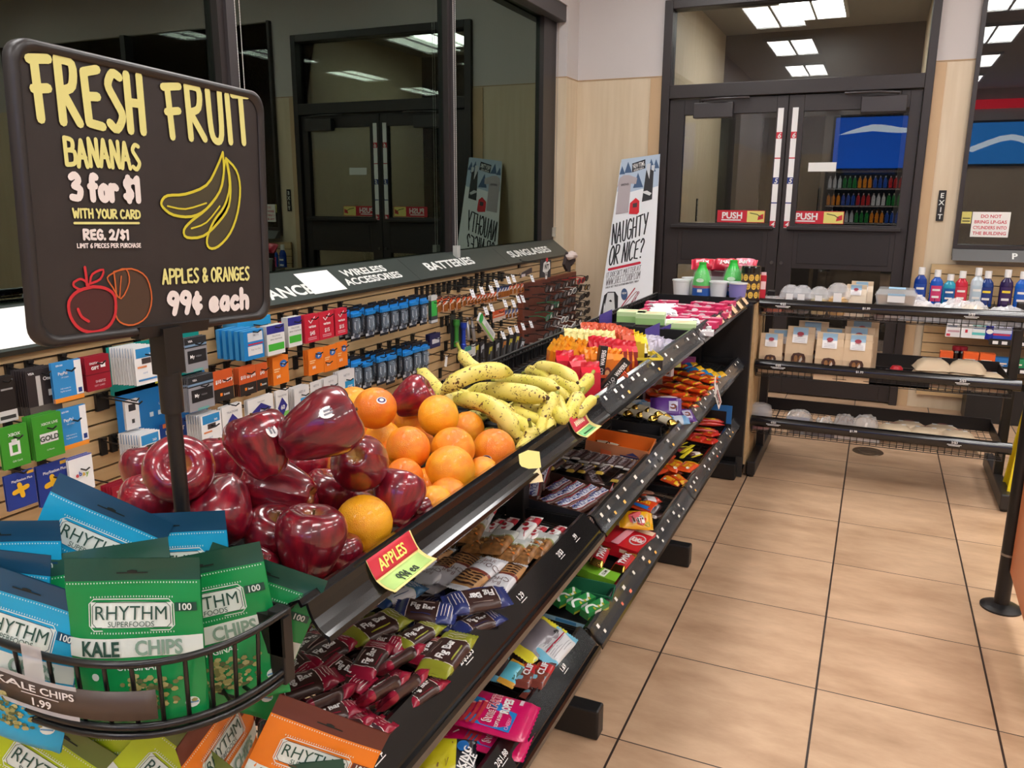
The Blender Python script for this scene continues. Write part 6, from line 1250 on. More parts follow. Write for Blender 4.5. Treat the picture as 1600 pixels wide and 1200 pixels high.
zc = shelf_z(1, c.x); mwg = axes((c.x, c.y, zc+.005), (e.x, e.y, -SLOPE*e.length), ez); hb = .055
b = open_box(wd_, dp_, hb, (196, 124, 84), (222, 112, 26)); T = lambda x, z, e=0.: (x, -dp_/2-.0008-e, z)
b.rect(T, wd_*.06, hb*.16, wd_*.44, hb*.52, M((40, 44, 90), .45), .001); b.text(T, 'GHIRARDELLI', wd_*.25, hb*.33, hb*.22, M((226, 180, 100), .4), maxw=wd_*.35, e=.002, bold=.015); b.shape(T, [(wd_*.14, hb*.56), (wd_*.36, hb*.56), (wd_*.25, hb*.76)], M((60, 60, 110), .45), .001)
b.shape(T, [(-wd_*.25, hb*.02), (-wd_*.08, hb*.02), (-wd_*.08, hb*.6), (-wd_*.25, hb*.66)], M((228, 110, 66), .5), .001); b.shape(T, [(-wd_*.4, hb*.1), (-wd_*.26, hb*.04), (-wd_*.26, hb*.3)], M((170, 60, 60), .5), .001)
simple('display_box', b, mwg, 'open orange chocolate display box with a blue name panel', 'box')
GOLD = M((214, 176, 84), .22, 1., bump=.3, bscale=60); CREAM = M((226, 216, 190), .35)
def gold_pack():
    b = pillow(.075, .032, .022, [(-.25, GOLD), (.22, CREAM), (.5, GOLD)], seed=31, boxy=2, end=.14); return b
GP = reg('gold_candy_pack', gold_pack())
for x, y, a, lab in ((-.3, .06, 10, 'gold and white candy pack lying in the orange box'), (-.12, .02, -14, 'second gold candy pack lying in the orange box')): place(GP, mwg @ TR_((wd_*x, dp_*y, .012)) @ RZ(a), lab, 'candy pack', 'gold packs in the orange box')
c, e, w2_, d2_ = box_fit(c6, (500, 440), (825, 490), (860, 425), (560, 388), .055)
mwk = axes((c.x, c.y, shelf_z(1, c.x)+.005), (e.x, e.y, -SLOPE*e.length), ez); simple('display_box', open_box(w2_, d2_, .052, (26, 24, 26), (20, 18, 20)), mwk, 'empty black display box behind the orange one', 'box')
place(GP, mwk @ TR_((-w2_*.25, 0, .012)) @ RZ(20), 'lone candy pack lying in the black box', 'candy pack')
for i, (q, lab) in enumerate((((610, 355), 'gold-wrapped round candy pack at the fruit rail side'), ((660, 320), 'gold-wrapped candy pack rearmost by the fruit rail'), ((690, 365), 'gold-wrapped candy pack, second along the black box'), ((740, 340), 'gold-wrapped candy pack, upper one in the middle'), ((765, 385), 'gold-wrapped candy pack leaning over the black box edge'), ((800, 360), 'gold-wrapped candy pack beside the purple pack'), ((850, 375), 'gold-wrapped candy pack, second from the price rail'), ((880, 410), 'gold-wrapped candy pack at the price rail corner'))):
    p = shelf_pt(1, *c6(q), .05+.012*(i % 2)); place(GP, axes(p, (.9, -.45, -.1), (0, -.1, 1)) @ Matrix.Scale(1.15, 4), lab, 'candy pack', 'gold candy packs behind the black box')
PUR = shiny((86, 40, 128)); LBL = M((120, 170, 214), .35)
def purple_pack(): 
    b = pillow(.11, .07, .022, [(-.3, PUR), (.5, PUR)], seed=33, boxy=3); b.rect(b.T, .01, -.02, .042, .018, M((190, 186, 210), .4), .0012, 3, 3); b.disc(b.T, .025, -.004, .012, .01, M((120, 60, 40), .5), .002); return b
PP = reg('purple_candy_pack', purple_pack())
for q, l, d, up, lab in (((880, 308), .075, (.9, .3, .0), (.3, -.75, .6), 'purple candy pack standing behind the gold packs'), ((965, 375), .045, (.8, .6, 0), (.2, -.4, .9), 'purple candy pack lying by the middle price rail')): place(PP, axes(shelf_pt(1, *c6(q), l), d, up), lab, 'candy pack', 'purple candy packs')
BP = reg('blue_candy_pack', pillow(.08, .05, .02, [(-.2, LBL), (.2, M((206, 214, 226), .35)), (.5, LBL)], seed=34, boxy=3))
for q, l, lab in (((760, 315), .05, 'pale blue candy pack behind the gold packs'), ((700, 300), .045, 'pale blue candy pack at the back by the fruit rail'), ((955, 400), .04, 'pale blue candy pack slipped beside the purple one')): place(BP, axes(shelf_pt(1, *c6(q), l), (.9, .4, 0), (.1, -.3, 1)), lab, 'candy pack', 'pale blue candy packs')
# ================================================================ third section, middle shelf: orange peanut-butter candy
ORG = shiny((226, 72, 24)); YLW = shiny((240, 188, 30)); ORD = shiny((196, 50, 22))
def pb_pack(seed=41, w=.062):
    b = pillow(.105, w, .020, [(-.32, ORG), (.30, ORG), (.40, YLW), (.5, ORG)], seed=seed, boxy=4); L, W = b.L, b.W
    b.disc(b.T, -.01, 0, .030, .014, M((240, 196, 30), .4), .0010, 14); b.text(b.T, "REESE'S", -.01, 0, .010, M((110, 40, 20), .4), bold=.03, e=.002, maxw=.045, shear=.15); b.rect(b.T, .03, -.015, .0335, .012, M((70, 30, 20), .4), .0012); b.rect(b.T, .036, -.015, .0375, .012, M((70, 30, 20), .4), .0012); return b
PB = reg('peanut_butter_pack', pb_pack()); c7 = crop(1010, 540, .13333)
rows = [((170, 545), (330, 560), .05), ((310, 590), (470, 600), .05), ((440, 640), (600, 650), .055), ((120, 600), (270, 640), .03), ((430, 700), (560, 740), .035), ((230, 470), (380, 500), .055), ((380, 500), (520, 530), .055), ((520, 540), (660, 560), .055), ((620, 500), (760, 520), .06), ((200, 380), (350, 400), .06), ((330, 400), (470, 430), .06), ((470, 440), (600, 470), .062), ((260, 320), (400, 340), .065), ((400, 340), (540, 370), .066), ((540, 380), (680, 410), .068), ((660, 420), (790, 450), .066), ((320, 250), (440, 260), .07), ((540, 320), (640, 350), .07), ((680, 380), (800, 410), .07), ((300, 560), (440, 560), .03), ((560, 600), (690, 580), .04)]
for i, (a, b_, l) in enumerate(rows):
    lay_px(PB, 1, c7, a, b_, l, l+.006, ('orange peanut butter candy pack in the front row of the orange heap', 'orange peanut butter candy pack in the second row of the orange heap', 'orange peanut butter candy pack in the third row of the orange heap', 'orange peanut butter candy pack in the rear row of the orange heap')[0 if i < 5 or i > 18 else 1 if i < 9 else 2 if i < 12 else 3], 'candy pack', ('front', 'second', 'third', 'rear')[0 if i < 5 or i > 18 else 1 if i < 9 else 2 if i < 12 else 3]+' row of the orange candy heap', lim=(.75, 1.05))
YB2 = reg('yellow_blue_candy_pack', pillow(.09, .05, .02, [(-.12, shiny((30, 130, 200))), (.1, shiny((30, 130, 200))), (.5, YLW)], seed=43, boxy=3))
for q, l, lab in (((500, 245), .075, 'blue and yellow candy pack rearmost of the orange heap'), ((575, 305), .078, 'blue and yellow candy pack, second along the heap top'), ((690, 335), .078, 'yellow candy pack corner sticking up from the heap top'), ((750, 375), .072, 'blue-tipped candy pack low on the heap top'), ((830, 370), .07, 'blue and yellow candy pack leaning by the middle price rail')): place(YB2, axes(shelf_pt(1, *c7(q), l), (.7, .6, .25), (-.2, -.5, .8)) @ Matrix.Scale(.8, 4), lab, 'candy pack', 'blue and yellow packs on the orange heap')
p = shelf_pt(1, *c7((495, 165)), .10); simple('pink_carton', carton(.06, .05, .05, M((176, 80, 150), .45), M((196, 110, 170), .45)), axes((p.x, p.y, shelf_z(1, p.x)+.06), (1, .15, 0), (0, 0, 1)), 'small pink carton behind the orange candy heap', 'carton')
simple('display_box', open_box(.30, .26, .035, (206, 60, 30), (150, 40, 26), .05), axes((-.77, 3.16, shelf_z(1, -.77)+.003), (1, 0, -SLOPE), ez), 'red-orange display box holding the orange candy packs', 'box')
b = pillow(.10, .06, .02, [(-.3, M((226, 180, 190), .4)), (.5, M((226, 180, 190), .4))], seed=44); b.rect(b.T, -.03, -.02, .03, .02, M((236, 226, 228), .5), .001); p = shelf_pt(1, *c7((260, 670)), .03); simple('pink_white_pack', b, axes(p, (.8, .5, 0), (0, -.2, 1)), 'white and pink candy pack behind the standing purple pack', 'candy pack')
# ================================================================ bottom shelf
c8 = crop(820, 740, .22506); c9 = crop(660, 940, .2166); c10 = crop(1010, 600, .15004)
# gum trays
def gum_pack(c0, c1_):
    g, w_ = M(c0, .35, coat=.3), M((230, 234, 228), .35); b = MB(); L, W, H = .085, .028, .02; b.box(-L/2, L/2, -W/2, W/2, 0, H, g); b.L = L; T = XY(H)
    b.ribbon(T, smooth_pl([(-L*.48, -W*.3), (-L*.3, W*.28), (-L*.05, W*.2), (.0, -W*.2), (L*.2, -W*.28), (L*.42, W*.3)]), .007, w_, .0006)
    for k in range(3): b.shape(T, [(-L*.2+L*.2*k, -W*.45), (-L*.12+L*.2*k, -W*.45), (-L*.1+L*.2*k, -W*.12), (-L*.16+L*.2*k, -W*.1)], M((190, 180, 50), .4), .001)
    T = XZ(-W/2); b.rect(T, -L*.5, 0, L*.5, H*.35, M((190, 186, 60), .4), .0006); b.rect(T, -L*.2, H*.3, L*.1, H*.9, w_, .001); return b
MG = reg('gum_pack', gum_pack((44, 140, 70), 0))
e1 = shelf_pt(2, *c8((150, 900)), .04); 
for i, (q, lab) in enumerate((((190, 870), 'green and white gum pack at the shelf-back end of the tray'), ((285, 880), 'green and white gum pack, second from the shelf back'), ((385, 920), 'green and white gum pack, third from the shelf back'), ((480, 960), 'green and white gum pack at the price rail end of the tray'))):
    p = shelf_pt(2, *c8(q), .045); place(MG, axes(p, (.35, .93, 0), (SLOPE, -.25, 1)) @ Matrix.Scale(1.05, 4), lab, 'gum pack', 'green and white gum packs in the black tray')
c, e, w3, d3 = box_fit(c8, (110, 960), (440, 1060), (560, 930), (190, 830), .03, 2); mwt = axes((c.x, c.y, shelf_z(2, c.x)+.003), (e.x, e.y, -SLOPE*e.length), ez)
b = open_box(w3, d3, .03, (26, 26, 28), (24, 24, 26)); T = lambda x, z, e=0.: (x, -d3/2-.001-e, z); b.rect(T, -w3*.45, .016, w3*.42, .029, M((150, 196, 220), .4), .001); b.rect(T, -w3*.2, .018, w3*.2, .027, M((60, 130, 180), .4), .002); simple('display_box', b, mwt, 'black tray with a blue edge holding the green gum packs', 'box')
c, e, w4, d4 = box_fit(c8, (235, 790), (590, 860), (620, 790), (300, 715), .055, 2); mwt = axes((c.x, c.y, shelf_z(2, c.x)+.003), (e.x, e.y, -SLOPE*e.length), ez); simple('display_box', open_box(w4, d4, .055, (26, 104, 70), (34, 112, 76), .06), mwt, 'open dark green gum carton beside the green gum tray', 'box')
LG = reg('gum_pack', (lambda b: (b.box(-.045, .045, -.028, .028, 0, .024, M((128, 190, 50), .35, coat=.3)), b.rect(XY(.024), -.012, -.024, .008, .024, M((226, 234, 216), .4), .0006), b.text(XY(.024), 'GUM', -.002, 0, .01, BLACK, rot=math.pi/2, e=.0012), setattr(b, 'L', .09), b)[-1])(MB()))
for q, l, lab in (((370, 670), .05, 'bright lime gum box by the shelf back behind the green carton'), ((550, 740), .05, 'bright lime gum box by the price rail behind the green carton'), ((480, 715), .03, 'lime gum box between the other two')): p = shelf_pt(2, *c8(q), l-.024); place(LG, axes(p, (1, -.1, -SLOPE), ez), lab, 'gum box', 'lime gum boxes behind the green carton')
TW = reg('caramel_bar', (lambda b: (b.text(b.T, 'TWIX', 0, 0, .017, WHITE, bold=.05, shear=.2, e=.0016, maxw=.06), b)[-1])(pillow(.112, .034, .018, [(-.30, GOLD), (.28, shiny((186, 26, 40))), (.5, GOLD)], seed=51, boxy=4)))
for a, b_, l1, l2, rl, lab in (((390, 620), (520, 470), .04, .05, 0, 'gold and red caramel bar by the shelf back'), ((470, 690), (560, 500), .055, .06, 15, 'gold and red caramel bar lying on top in the middle'), ((620, 720), (755, 560), .04, .046, 0, 'gold and red caramel bar at the price rail'), ((360, 640), (450, 560), .03, .03, 0, 'gold end of a caramel bar near the lime gum'), ((640, 760), (740, 650), .025, .025, 0, 'gold end of a caramel bar low at the rail')): lay_px(TW, 2, c8, a, b_, l1, l2, lab, 'chocolate bar', 'gold and red caramel bars on the bottom shelf', roll=rl)
RDX = M((206, 24, 40), .4)
c, e, w5, d5 = box_fit(c8, (570, 500), (800, 560), (870, 430), (600, 330), .05, 2); mwt = axes((c.x, c.y, shelf_z(2, c.x)+.02), (e.x, e.y, -SLOPE*e.length), ez)
b = MB(); b.box(-w5/2, w5/2, -d5/2, d5/2, 0, .04, RDX); T = XY(.04); b.rect(T, -w5/2, d5*.30, w5/2, d5*.48, M((232, 206, 180), .5), .0006); b.disc(T, w5*.28, -d5*.05, w5*.2, d5*.24, M((200, 200, 204), .4), .001); b.disc(T, w5*.28, -d5*.05, w5*.17, d5*.2, RDX, .0014); b.text(T, 'KitKat', w5*.28, -d5*.05, d5*.17, WHITE, bold=.05, shear=.2, e=.002, maxw=w5*.3)
b.poly([(-w5*.2, -d5*.5, .045), (0, -d5*.5, .045), (w5*.08, d5*.45, .052), (-w5*.1, d5*.45, .052)], M((226, 150, 160), .5)); b.poly([(-w5*.2, -d5*.5, .044), (-w5*.1, d5*.45, .051), (w5*.08, d5*.45, .051), (0, -d5*.5, .044)], M((226, 150, 160), .5)); T = XZ(-d5/2); b.rect(T, w5*.05, .02, w5*.25, .032, M((232, 206, 180), .5), .001); simple('wafer_bar_box', b, mwt, 'red wafer bar box with a torn open flap on the bottom shelf', 'box')
MMY = shiny((240, 176, 24)); 
b = pillow(.15, .10, .035, [(-.4, MMY), (.5, MMY)], seed=53, boxy=3, crumple=.25); b.shape(b.T, [(-.03, -.03), (.03, -.038), (.045, .0), (.02, .04), (-.02, .035), (-.04, .0)], M((200, 28, 40), .4), .0025); b.text(b.T, 'm', .004, .0, .055, M((236, 230, 226), .4), bold=.06, e=.005, rot=.2); b.text(b.T, "m", .004, .0, .055, M((70, 30, 26), .4), bold=.01, e=.006, rot=.2)
b.disc(b.T, .05, -.03, .012, .012, M((190, 180, 40), .4), .003); b.disc(b.T, -.055, .02, .012, .012, M((200, 120, 30), .4), .003); lay(reg('candy_bag', b), shelf_pt(2, *c8((650, 330)), .085), shelf_pt(2, *c8((880, 350)), .085), 'yellow candy bag with a red letter patch lying on the wafer box', 'candy bag', up=(.3, -.4, .85), lim=(.6, .9))
OBG = reg('candy_bag', (lambda b: (b.text(b.T, 'PIECES', .0, .004, .016, YLW, bold=.04, shear=.2, e=.002), b.shape(b.T, [(-.06, -.02), (-.03, -.036), (.05, -.036), (.065, -.01)], M((30, 110, 190), .4), .0025), b)[-1])(pillow(.16, .085, .03, [(-.36, shiny((60, 40, 40))), (.36, ORG), (.5, shiny((60, 40, 40)))], seed=54, boxy=3, crumple=.25)))
lay(OBG, shelf_pt(2, *c8((720, 200)), .07), shelf_pt(2, *c8((930, 275)), .07), 'orange candy bag with a blue patch behind the yellow bag', 'candy bag', up=(.2, -.3, .9), lim=(.6, .9))
lay_px(reg('dark_candy_bag', pillow(.12, .06, .025, [(-.2, shiny((60, 44, 44))), (.2, M((200, 196, 196), .35)), (.5, shiny((190, 60, 40)))], seed=55)), 2, c8, (790, 190), (940, 200), .085, .08, 'black and white striped candy bag rearmost behind the yellow bag', 'candy bag', lim=(.6, .9))
lay_px(reg('nut_bar', pillow(.1, .04, .02, [(-.3, M((150, 104, 84), .45)), (.5, M((150, 104, 84), .45))], seed=56)), 2, c8, (785, 140), (895, 145), .04, .04, 'tan wrapped bar lying alone by the section end plate', 'snack bar', lim=(.6, 1))
lay_px(reg('dark_bar', pillow(.1, .04, .018, [(-.25, M((220, 214, 210), .35)), (.5, shiny((70, 44, 44)))], seed=57)), 2, c8, (890, 310), (960, 300), .035, .035, 'dark bar with a silver end beside the wafer box', 'snack bar', lim=(.6, 1))
# third section, bottom
RDP = reg('peanut_butter_bar', (lambda b: (b.text(b.T, "REESE'S", -.0, .0, .016, YLW, bold=.05, shear=.2, e=.0016, maxw=.10), b.ribbon(b.T, [(-.055, -.014), (.05, -.012)], .003, YLW, .0012), b)[-1])(pillow(.17, .045, .022, [(-.4, shiny((196, 34, 26))), (.5, shiny((196, 34, 26)))], seed=58, boxy=4)))
for a, b_, l, lab in (((500, 385), (800, 410), .07, 'long red candy bar rearmost on the far bottom shelf'), ((490, 425), (800, 440), .055, 'long red candy bar, second on the far bottom shelf'), ((465, 480), (745, 510), .05, 'long red candy bar, third on the far bottom shelf'), ((470, 530), (640, 540), .03, 'red candy bar low beside the silver pack')): lay_px(RDP, 2, c10, a, b_, l, l, lab, 'candy bar', 'long red candy bars on the far bottom shelf', lim=(.6, 1.0))
RSQ = reg('peanut_butter_pack', (lambda b: (b.disc(b.T, 0, 0, .024, .012, YLW, .001), b.text(b.T, "REESE'S", 0, 0, .008, M((110, 30, 20)), e=.002, maxw=.04), b)[-1])(pillow(.085, .06, .02, [(-.36, shiny((206, 60, 30))), (.36, shiny((200, 40, 30))), (.5, M((226, 220, 220), .35))], seed=59)))
for a, b_, l, lab in (((380, 600), (480, 540), .045, 'small red candy pack near the middle rail, first of three'), ((490, 625), (590, 565), .045, 'small red candy pack, second of the three'), ((600, 650), (710, 590), .045, 'small red candy pack, third by the bottom price rail'), ((620, 560), (720, 530), .05, 'red pack with a silver end beside the long bars')): lay_px(RSQ, 2, c10, a, b_, l, l, lab, 'candy pack', 'small red candy packs on the far bottom shelf', lim=(.6, 1))
YST = reg('yellow_stick_pack', pillow(.15, .018, .008, [(-.4, shiny((226, 206, 40))), (.5, shiny((226, 206, 40)))], seed=60))
for a, b_, l, lab in (((295, 660), (440, 655), .05, 'thin yellow candy stick lying across'), ((340, 740), (510, 630), .055, 'thin yellow candy stick lying diagonally'), ((350, 790), (480, 680), .05, 'thin yellow candy stick below the diagonal one'), ((470, 770), (580, 735), .045, 'thin yellow candy stick by the price rail'), ((360, 640), (430, 610), .04, 'thin yellow candy stick against the red packs')): lay_px(YST, 2, c10, a, b_, l, l, lab, 'candy stick', 'thin yellow candy sticks', lim=(.5, 1))
lay_px(reg('pink_candy_pack', pillow(.09, .05, .02, [(-.3, shiny((200, 70, 90))), (.5, M((120, 70, 60), .4))], seed=61)), 2, c10, (330, 720), (430, 690), .035, .035, 'pinkish candy pack lying under the yellow sticks', 'candy pack', lim=(.5, 1))
lay_px(reg('pink_candy_pack', pillow(.09, .05, .02, [(-.1, shiny((90, 50, 50))), (.5, M((226, 214, 200), .4))], seed=62)), 2, c10, (430, 750), (560, 740), .035, .035, 'brown and white candy pack under the yellow sticks by the rail', 'candy pack', lim=(.5, 1))
OY = reg('king_size_pack', (lambda b: (b.rect(b.T, .032, -.032, .062, .03, YLW, .0012, 2, 4), b.text(b.T, 'KING', .047, .006, .010, BLACK, e=.002, rot=math.pi/2), b.text(b.T, "REESE'S", -.012, .004, .016, YLW, bold=.04, shear=.2, e=.002, maxw=.065), b.text(b.T, 'PUFFS', -.012, -.016, .012, YLW, bold=.04, e=.002), b.disc(b.T, -.04, -.016, .011, .009, M((236, 226, 206), .4), .0015), b)[-1])(pillow(.135, .07, .025, [(-.42, shiny((226, 84, 30))), (.5, shiny((222, 76, 28)))], seed=63)))
for a, b_, l1, l2, rl, lab in (((310, 980), (540, 810), .055, .06, 0, 'orange candy pack with a yellow end panel face up at the front'), ((230, 930), (340, 830), .05, .055, 10, 'orange candy pack with a yellow end behind the face-up one'), ((110, 860), (270, 740), .05, .05, 0, 'orange candy pack by the middle rail on the far bottom shelf'), ((40, 960), (200, 900), .045, .045, 0, 'orange pack lying at the front corner under the middle rail'), ((170, 990), (360, 1060), .035, .035, 15, 'long orange candy pack lowest at the front edge'), ((290, 960), (410, 1060), .05, .04, 0, 'yellow-ended orange pack sliding toward the rail'), ((120, 800), (250, 900), .055, .055, -10, 'orange pack lying crosswise near the middle rail')): lay_px(OY, 2, c10, a, b_, l1, l2, lab, 'candy pack', 'orange and yellow packs on the far bottom shelf', roll=rl, lim=(.5, .9))
p = shelf_pt(2, *c10((760, 250)), .12); b = MB(); b.box(-.11, .07, 0, .003, 0, .03, M((36, 110, 180), .45)); b.box(.045, .07, -.004, 0, -.06, .03, M((36, 110, 180), .45)); b.box(-.11, .07, 0, .003, -.09, 0, BLACK)
simple('display_card', b, axes((p.x, 3.9, p.z), (1, 0, 0), (0, 0, 1)), 'blue-topped display card standing at the cabinet end of the bottom shelf', 'display card')
# near section, bottom: energy bars and rope candy
def rope_bag():
    pk = shiny((206, 18, 96), .3); bl = M((34, 130, 200), .4); b = pillow(.20, .135, .020, [(-.5, pk), (.5, pk)], end=.05, seed=71, boxy=6, crumple=.12); T = b.T
    b.shape(T, [(-.045, -.055), (.06, -.06), (.062, .005), (.03, .012), (.02, .03), (-.04, .03)], bl, .0012)
    b.shape(T, [(-.09, .01), (-.06, .0), (-.058, .062), (-.088, .062)], bl, .0012); b.text(T, 'SweeTARTS', -.074, .032, .011, M((240, 226, 236), .4), rot=math.pi/2, bold=.03, e=.002, maxw=.05)
    b.text(T, 'SweeTARTS', .006, .004, .020, WHITE, rot=math.pi/2, bold=.06, e=.0026, maxw=.105); b.text(T, 'SweeTARTS', .006, .004, .020, M((206, 40, 80), .4), rot=math.pi/2, bold=.005, e=.0034, maxw=.100)
    b.text(T, 'SOFT & CHEWY', .030, -.03, .008, WHITE, rot=math.pi/2, bold=.02, e=.002, maxw=.05); b.text(T, 'ROPES', .034, .022, .018, WHITE, rot=math.pi/2, bold=.05, e=.002, maxw=.056)
    for k in range(3): b.ribbon(T, smooth_pl([(-.042+.012*k, -.058), (-.036+.012*k, -.03), (-.034+.012*k, .0+.006*k)]), .008, M((206, 60, 66), .4), .0028+.0003*k); b.disc(T, -.034+.012*k, .002+.006*k, .004, .003, M((240, 170, 160), .4), .004)
    b.shape(T, [(-.09, -.058), (-.085, -.058), (-.062, -.03), (-.066, -.028)], WHITE, .0015); b.rect(T, .058, .035, .066, .058, M((220, 200, 210), .5), .0015)
    b.rect(T, -.098, .045, -.05, .064, M((200, 200, 206), .3), .0012, 2, 2); b.text(T, 'CHERRY', .052, -.035, .008, M((240, 150, 190), .4), rot=math.pi/2, e=.002); return b
RB = rope_bag(); RB.L = .135; RB = reg('rope_candy_bag', RB)
def quad_lay(src, tier, cv, tl_, tr_, br_, bl_, lift, W, H, lab, cat, grp=None, tilt=(0, 0, 1)):
    p = [shelf_pt(tier, *cv(q), l) for q, l in zip((tl_, tr_, br_, bl_), lift)]; c = (p[0]+p[1]+p[2]+p[3])/4; ex_ = (p[1]-p[0])+(p[2]-p[3]); ey_ = (p[0]-p[3])+(p[1]-p[2]); n_ = ex_.cross(ey_)
    s = ((ex_.length/2/W)*(ey_.length/2/H))**.5; return place(src, axes(c, ex_, n_) @ Matrix.Scale(max(.7, min(1.25, s)), 4), lab, cat, grp)
quad_lay(RB, 2, c9, (390, 605), (760, 680), (600, 1120), (125, 960), (.05, .05, .06, .06), .20, .135, 'pink and blue rope candy bag lying on top by the bottom rail', 'candy bag', 'rope candy bags')
quad_lay(RB, 2, c9, (430, 760), (760, 830), (560, 1250), (130, 1100), (.02, .02, .025, .025), .20, .135, 'second pink rope candy bag under the uppermost one', 'candy bag', 'rope candy bags')
b = pillow(.14, .09, .03, [(-.4, shiny((206, 196, 30))), (.16, shiny((206, 196, 30))), (.5, shiny((26, 26, 34)))], seed=73, boxy=3, crumple=.2); b.disc(b.T, .038, .022, .015, .014, M((30, 100, 170), .4), .0016); b.text(b.T, 'KING', .042, -.006, .018, WHITE, rot=math.pi/2*.8, bold=.03, e=.002); b.text(b.T, 'SIZE', .058, -.012, .018, WHITE, rot=math.pi/2*.8, bold=.03, e=.002)
b.ribbon(b.T, [(-.02, -.03), (-.01, .03), (.0, -.03), (.012, .03)], .004, M((130, 90, 30), .4), .0015); lay(reg('candy_bag', b), shelf_pt(2, *c9((-20, 1130)), .05), shelf_pt(2, *c9((360, 1150)), .05), 'yellow and black king size candy bag at the frame edge of the bottom shelf', 'candy bag', up=(.1, -.4, .9))
CLF = reg('energy_bar', (lambda b: (b.text(b.T, 'CLIF', .012, 0, .018, WHITE, bold=.04, e=.002), b.shape(b.T, [(-.04, -.02), (-.012, -.02), (-.016, .014), (-.036, .02)], M((120, 176, 196), .4), .0012), b)[-1])(pillow(.11, .05, .018, [(-.36, shiny((120, 60, 50))), (.04, shiny((130, 66, 54))), (.34, shiny((178, 36, 40))), (.5, shiny((96, 50, 44)))], seed=74)))
for a, b_, l1, l2, rl, lab in (((800, 640), (910, 455), .05, .06, 0, 'red-brown energy bar by the bottom rail'), ((700, 640), (800, 465), .05, .055, 0, 'red-brown energy bar beside the turquoise pack'), ((740, 720), (870, 600), .035, .035, 0, 'red-brown energy bar lying below the other two'), ((740, 800), (830, 700), .03, .03, 0, 'red-brown energy bar half under the rope candy bag')): lay_px(CLF, 2, c9, a, b_, l1, l2, lab, 'energy bar', 'red-brown energy bars on the bottom shelf', roll=rl, lim=(.6, 1.05))
def energy_bag(c_a, c_b, seed, paint=None):
    b = pillow(.115, .062, .02, [(-.35, shiny(c_b)), (.36, M(c_a, .35, coat=.25)), (.5, shiny(c_b))], seed=seed, crumple=.3); 
    if paint: paint(b)
    return reg('energy_bar', b)
def back_print(b):
    for k in range(8): b.rect(b.T, -.036, -.022+.0055*k, .034, -.0205+.0055*k, M((150, 150, 154), .5), .001, 5, 1)
    b.ribbon(b.T, [(-.04, .004), (.04, .004)], .003, M((170, 30, 60), .4), .002); b.disc(b.T, .03, .02, .006, .006, BLACK, .002)
lay(energy_bag((206, 206, 208), (120, 190, 216), 75, back_print), shelf_pt(2, *c9((860, 450)), .06), shelf_pt(2, *c9((1040, 250)), .075), 'silver-backed energy bar standing on edge at the section end', 'energy bar', up=(.15, -.75, .65), lim=(.9, 1.3))
lay(energy_bag((120, 112, 118), (226, 214, 60), 76, lambda b: b.shape(b.T, [(-.05, -.03), (-.03, -.03), (.03, .03), (.01, .03)], M((130, 196, 220), .4), .0015)), shelf_pt(2, *c9((690, 420)), .06), shelf_pt(2, *c9((950, 190)), .08), 'grey energy bar with a yellow and blue edge, second from the section end', 'energy bar', up=(.1, -.5, .8), lim=(.9, 1.3))
lay(energy_bag((190, 186, 184), (180, 50, 50), 77, lambda b: b.rect(b.T, -.03, -.025, .005, .02, M((70, 60, 60), .5), .0015, 3, 3)), shelf_pt(2, *c9((640, 340)), .05), shelf_pt(2, *c9((820, 160)), .06), 'white and red energy bar under the middle rail', 'energy bar', up=(.1, -.4, .9), lim=(.9, 1.25))
lay(energy_bag((60, 48, 50), (110, 180, 206), 78), shelf_pt(2, *c9((510, 560)), .05), shelf_pt(2, *c9((560, 420)), .065), 'dark energy bar with a turquoise end by the shelf back', 'energy bar', up=(.2, -.6, .7), lim=(.7, 1.25))
lay(energy_bag((96, 186, 206), (214, 160, 60), 79, lambda b: b.rect(b.T, -.03, -.028, .03, -.01, M((30, 90, 80), .4), .0015, 3, 2)), shelf_pt(2, *c9((600, 600)), .05), shelf_pt(2, *c9((690, 470)), .06), 'turquoise energy bar with a green panel beside the red-brown bars', 'energy bar', up=(.2, -.5, .8), lim=(.7, 1.25))
lay(energy_bag((70, 56, 56), (70, 56, 56), 80), shelf_pt(2, *c9((590, 440)), .035), shelf_pt(2, *c9((720, 340)), .035), 'dark brown energy bar buried under the grey one', 'energy bar', lim=(.7, 1.25))
under(HER, 1, -.93, -.66, 2.12, 2.3, 9, 'dark chocolate bar in the covered bottom layer', 'chocolate bar', 'dark bars of the bottom layer'); under(PB, 1, -.93, -.66, 3.1, 3.45, 12, 'orange candy pack in the covered bottom layer', 'candy pack', 'orange packs of the bottom layer', .014)
under(CLF, 2, -.9, -.66, 1.35, 1.66, 8, 'red-brown energy bar in the covered bottom layer', 'energy bar', 'energy bars of the bottom layer'); under(TW, 2, -.9, -.66, 2.15, 2.4, 8, 'caramel bar in the covered bottom layer', 'chocolate bar', 'caramel bars of the bottom layer'); under(OY, 2, -.9, -.67, 2.98, 3.3, 9, 'orange candy pack in the covered layer of the far bottom shelf', 'candy pack', 'far bottom shelf, covered layer'); under(OBG, 2, -.9, -.68, 2.6, 2.85, 4, 'orange candy bag in the covered bottom layer', 'candy bag', 'candy bags of the bottom layer')
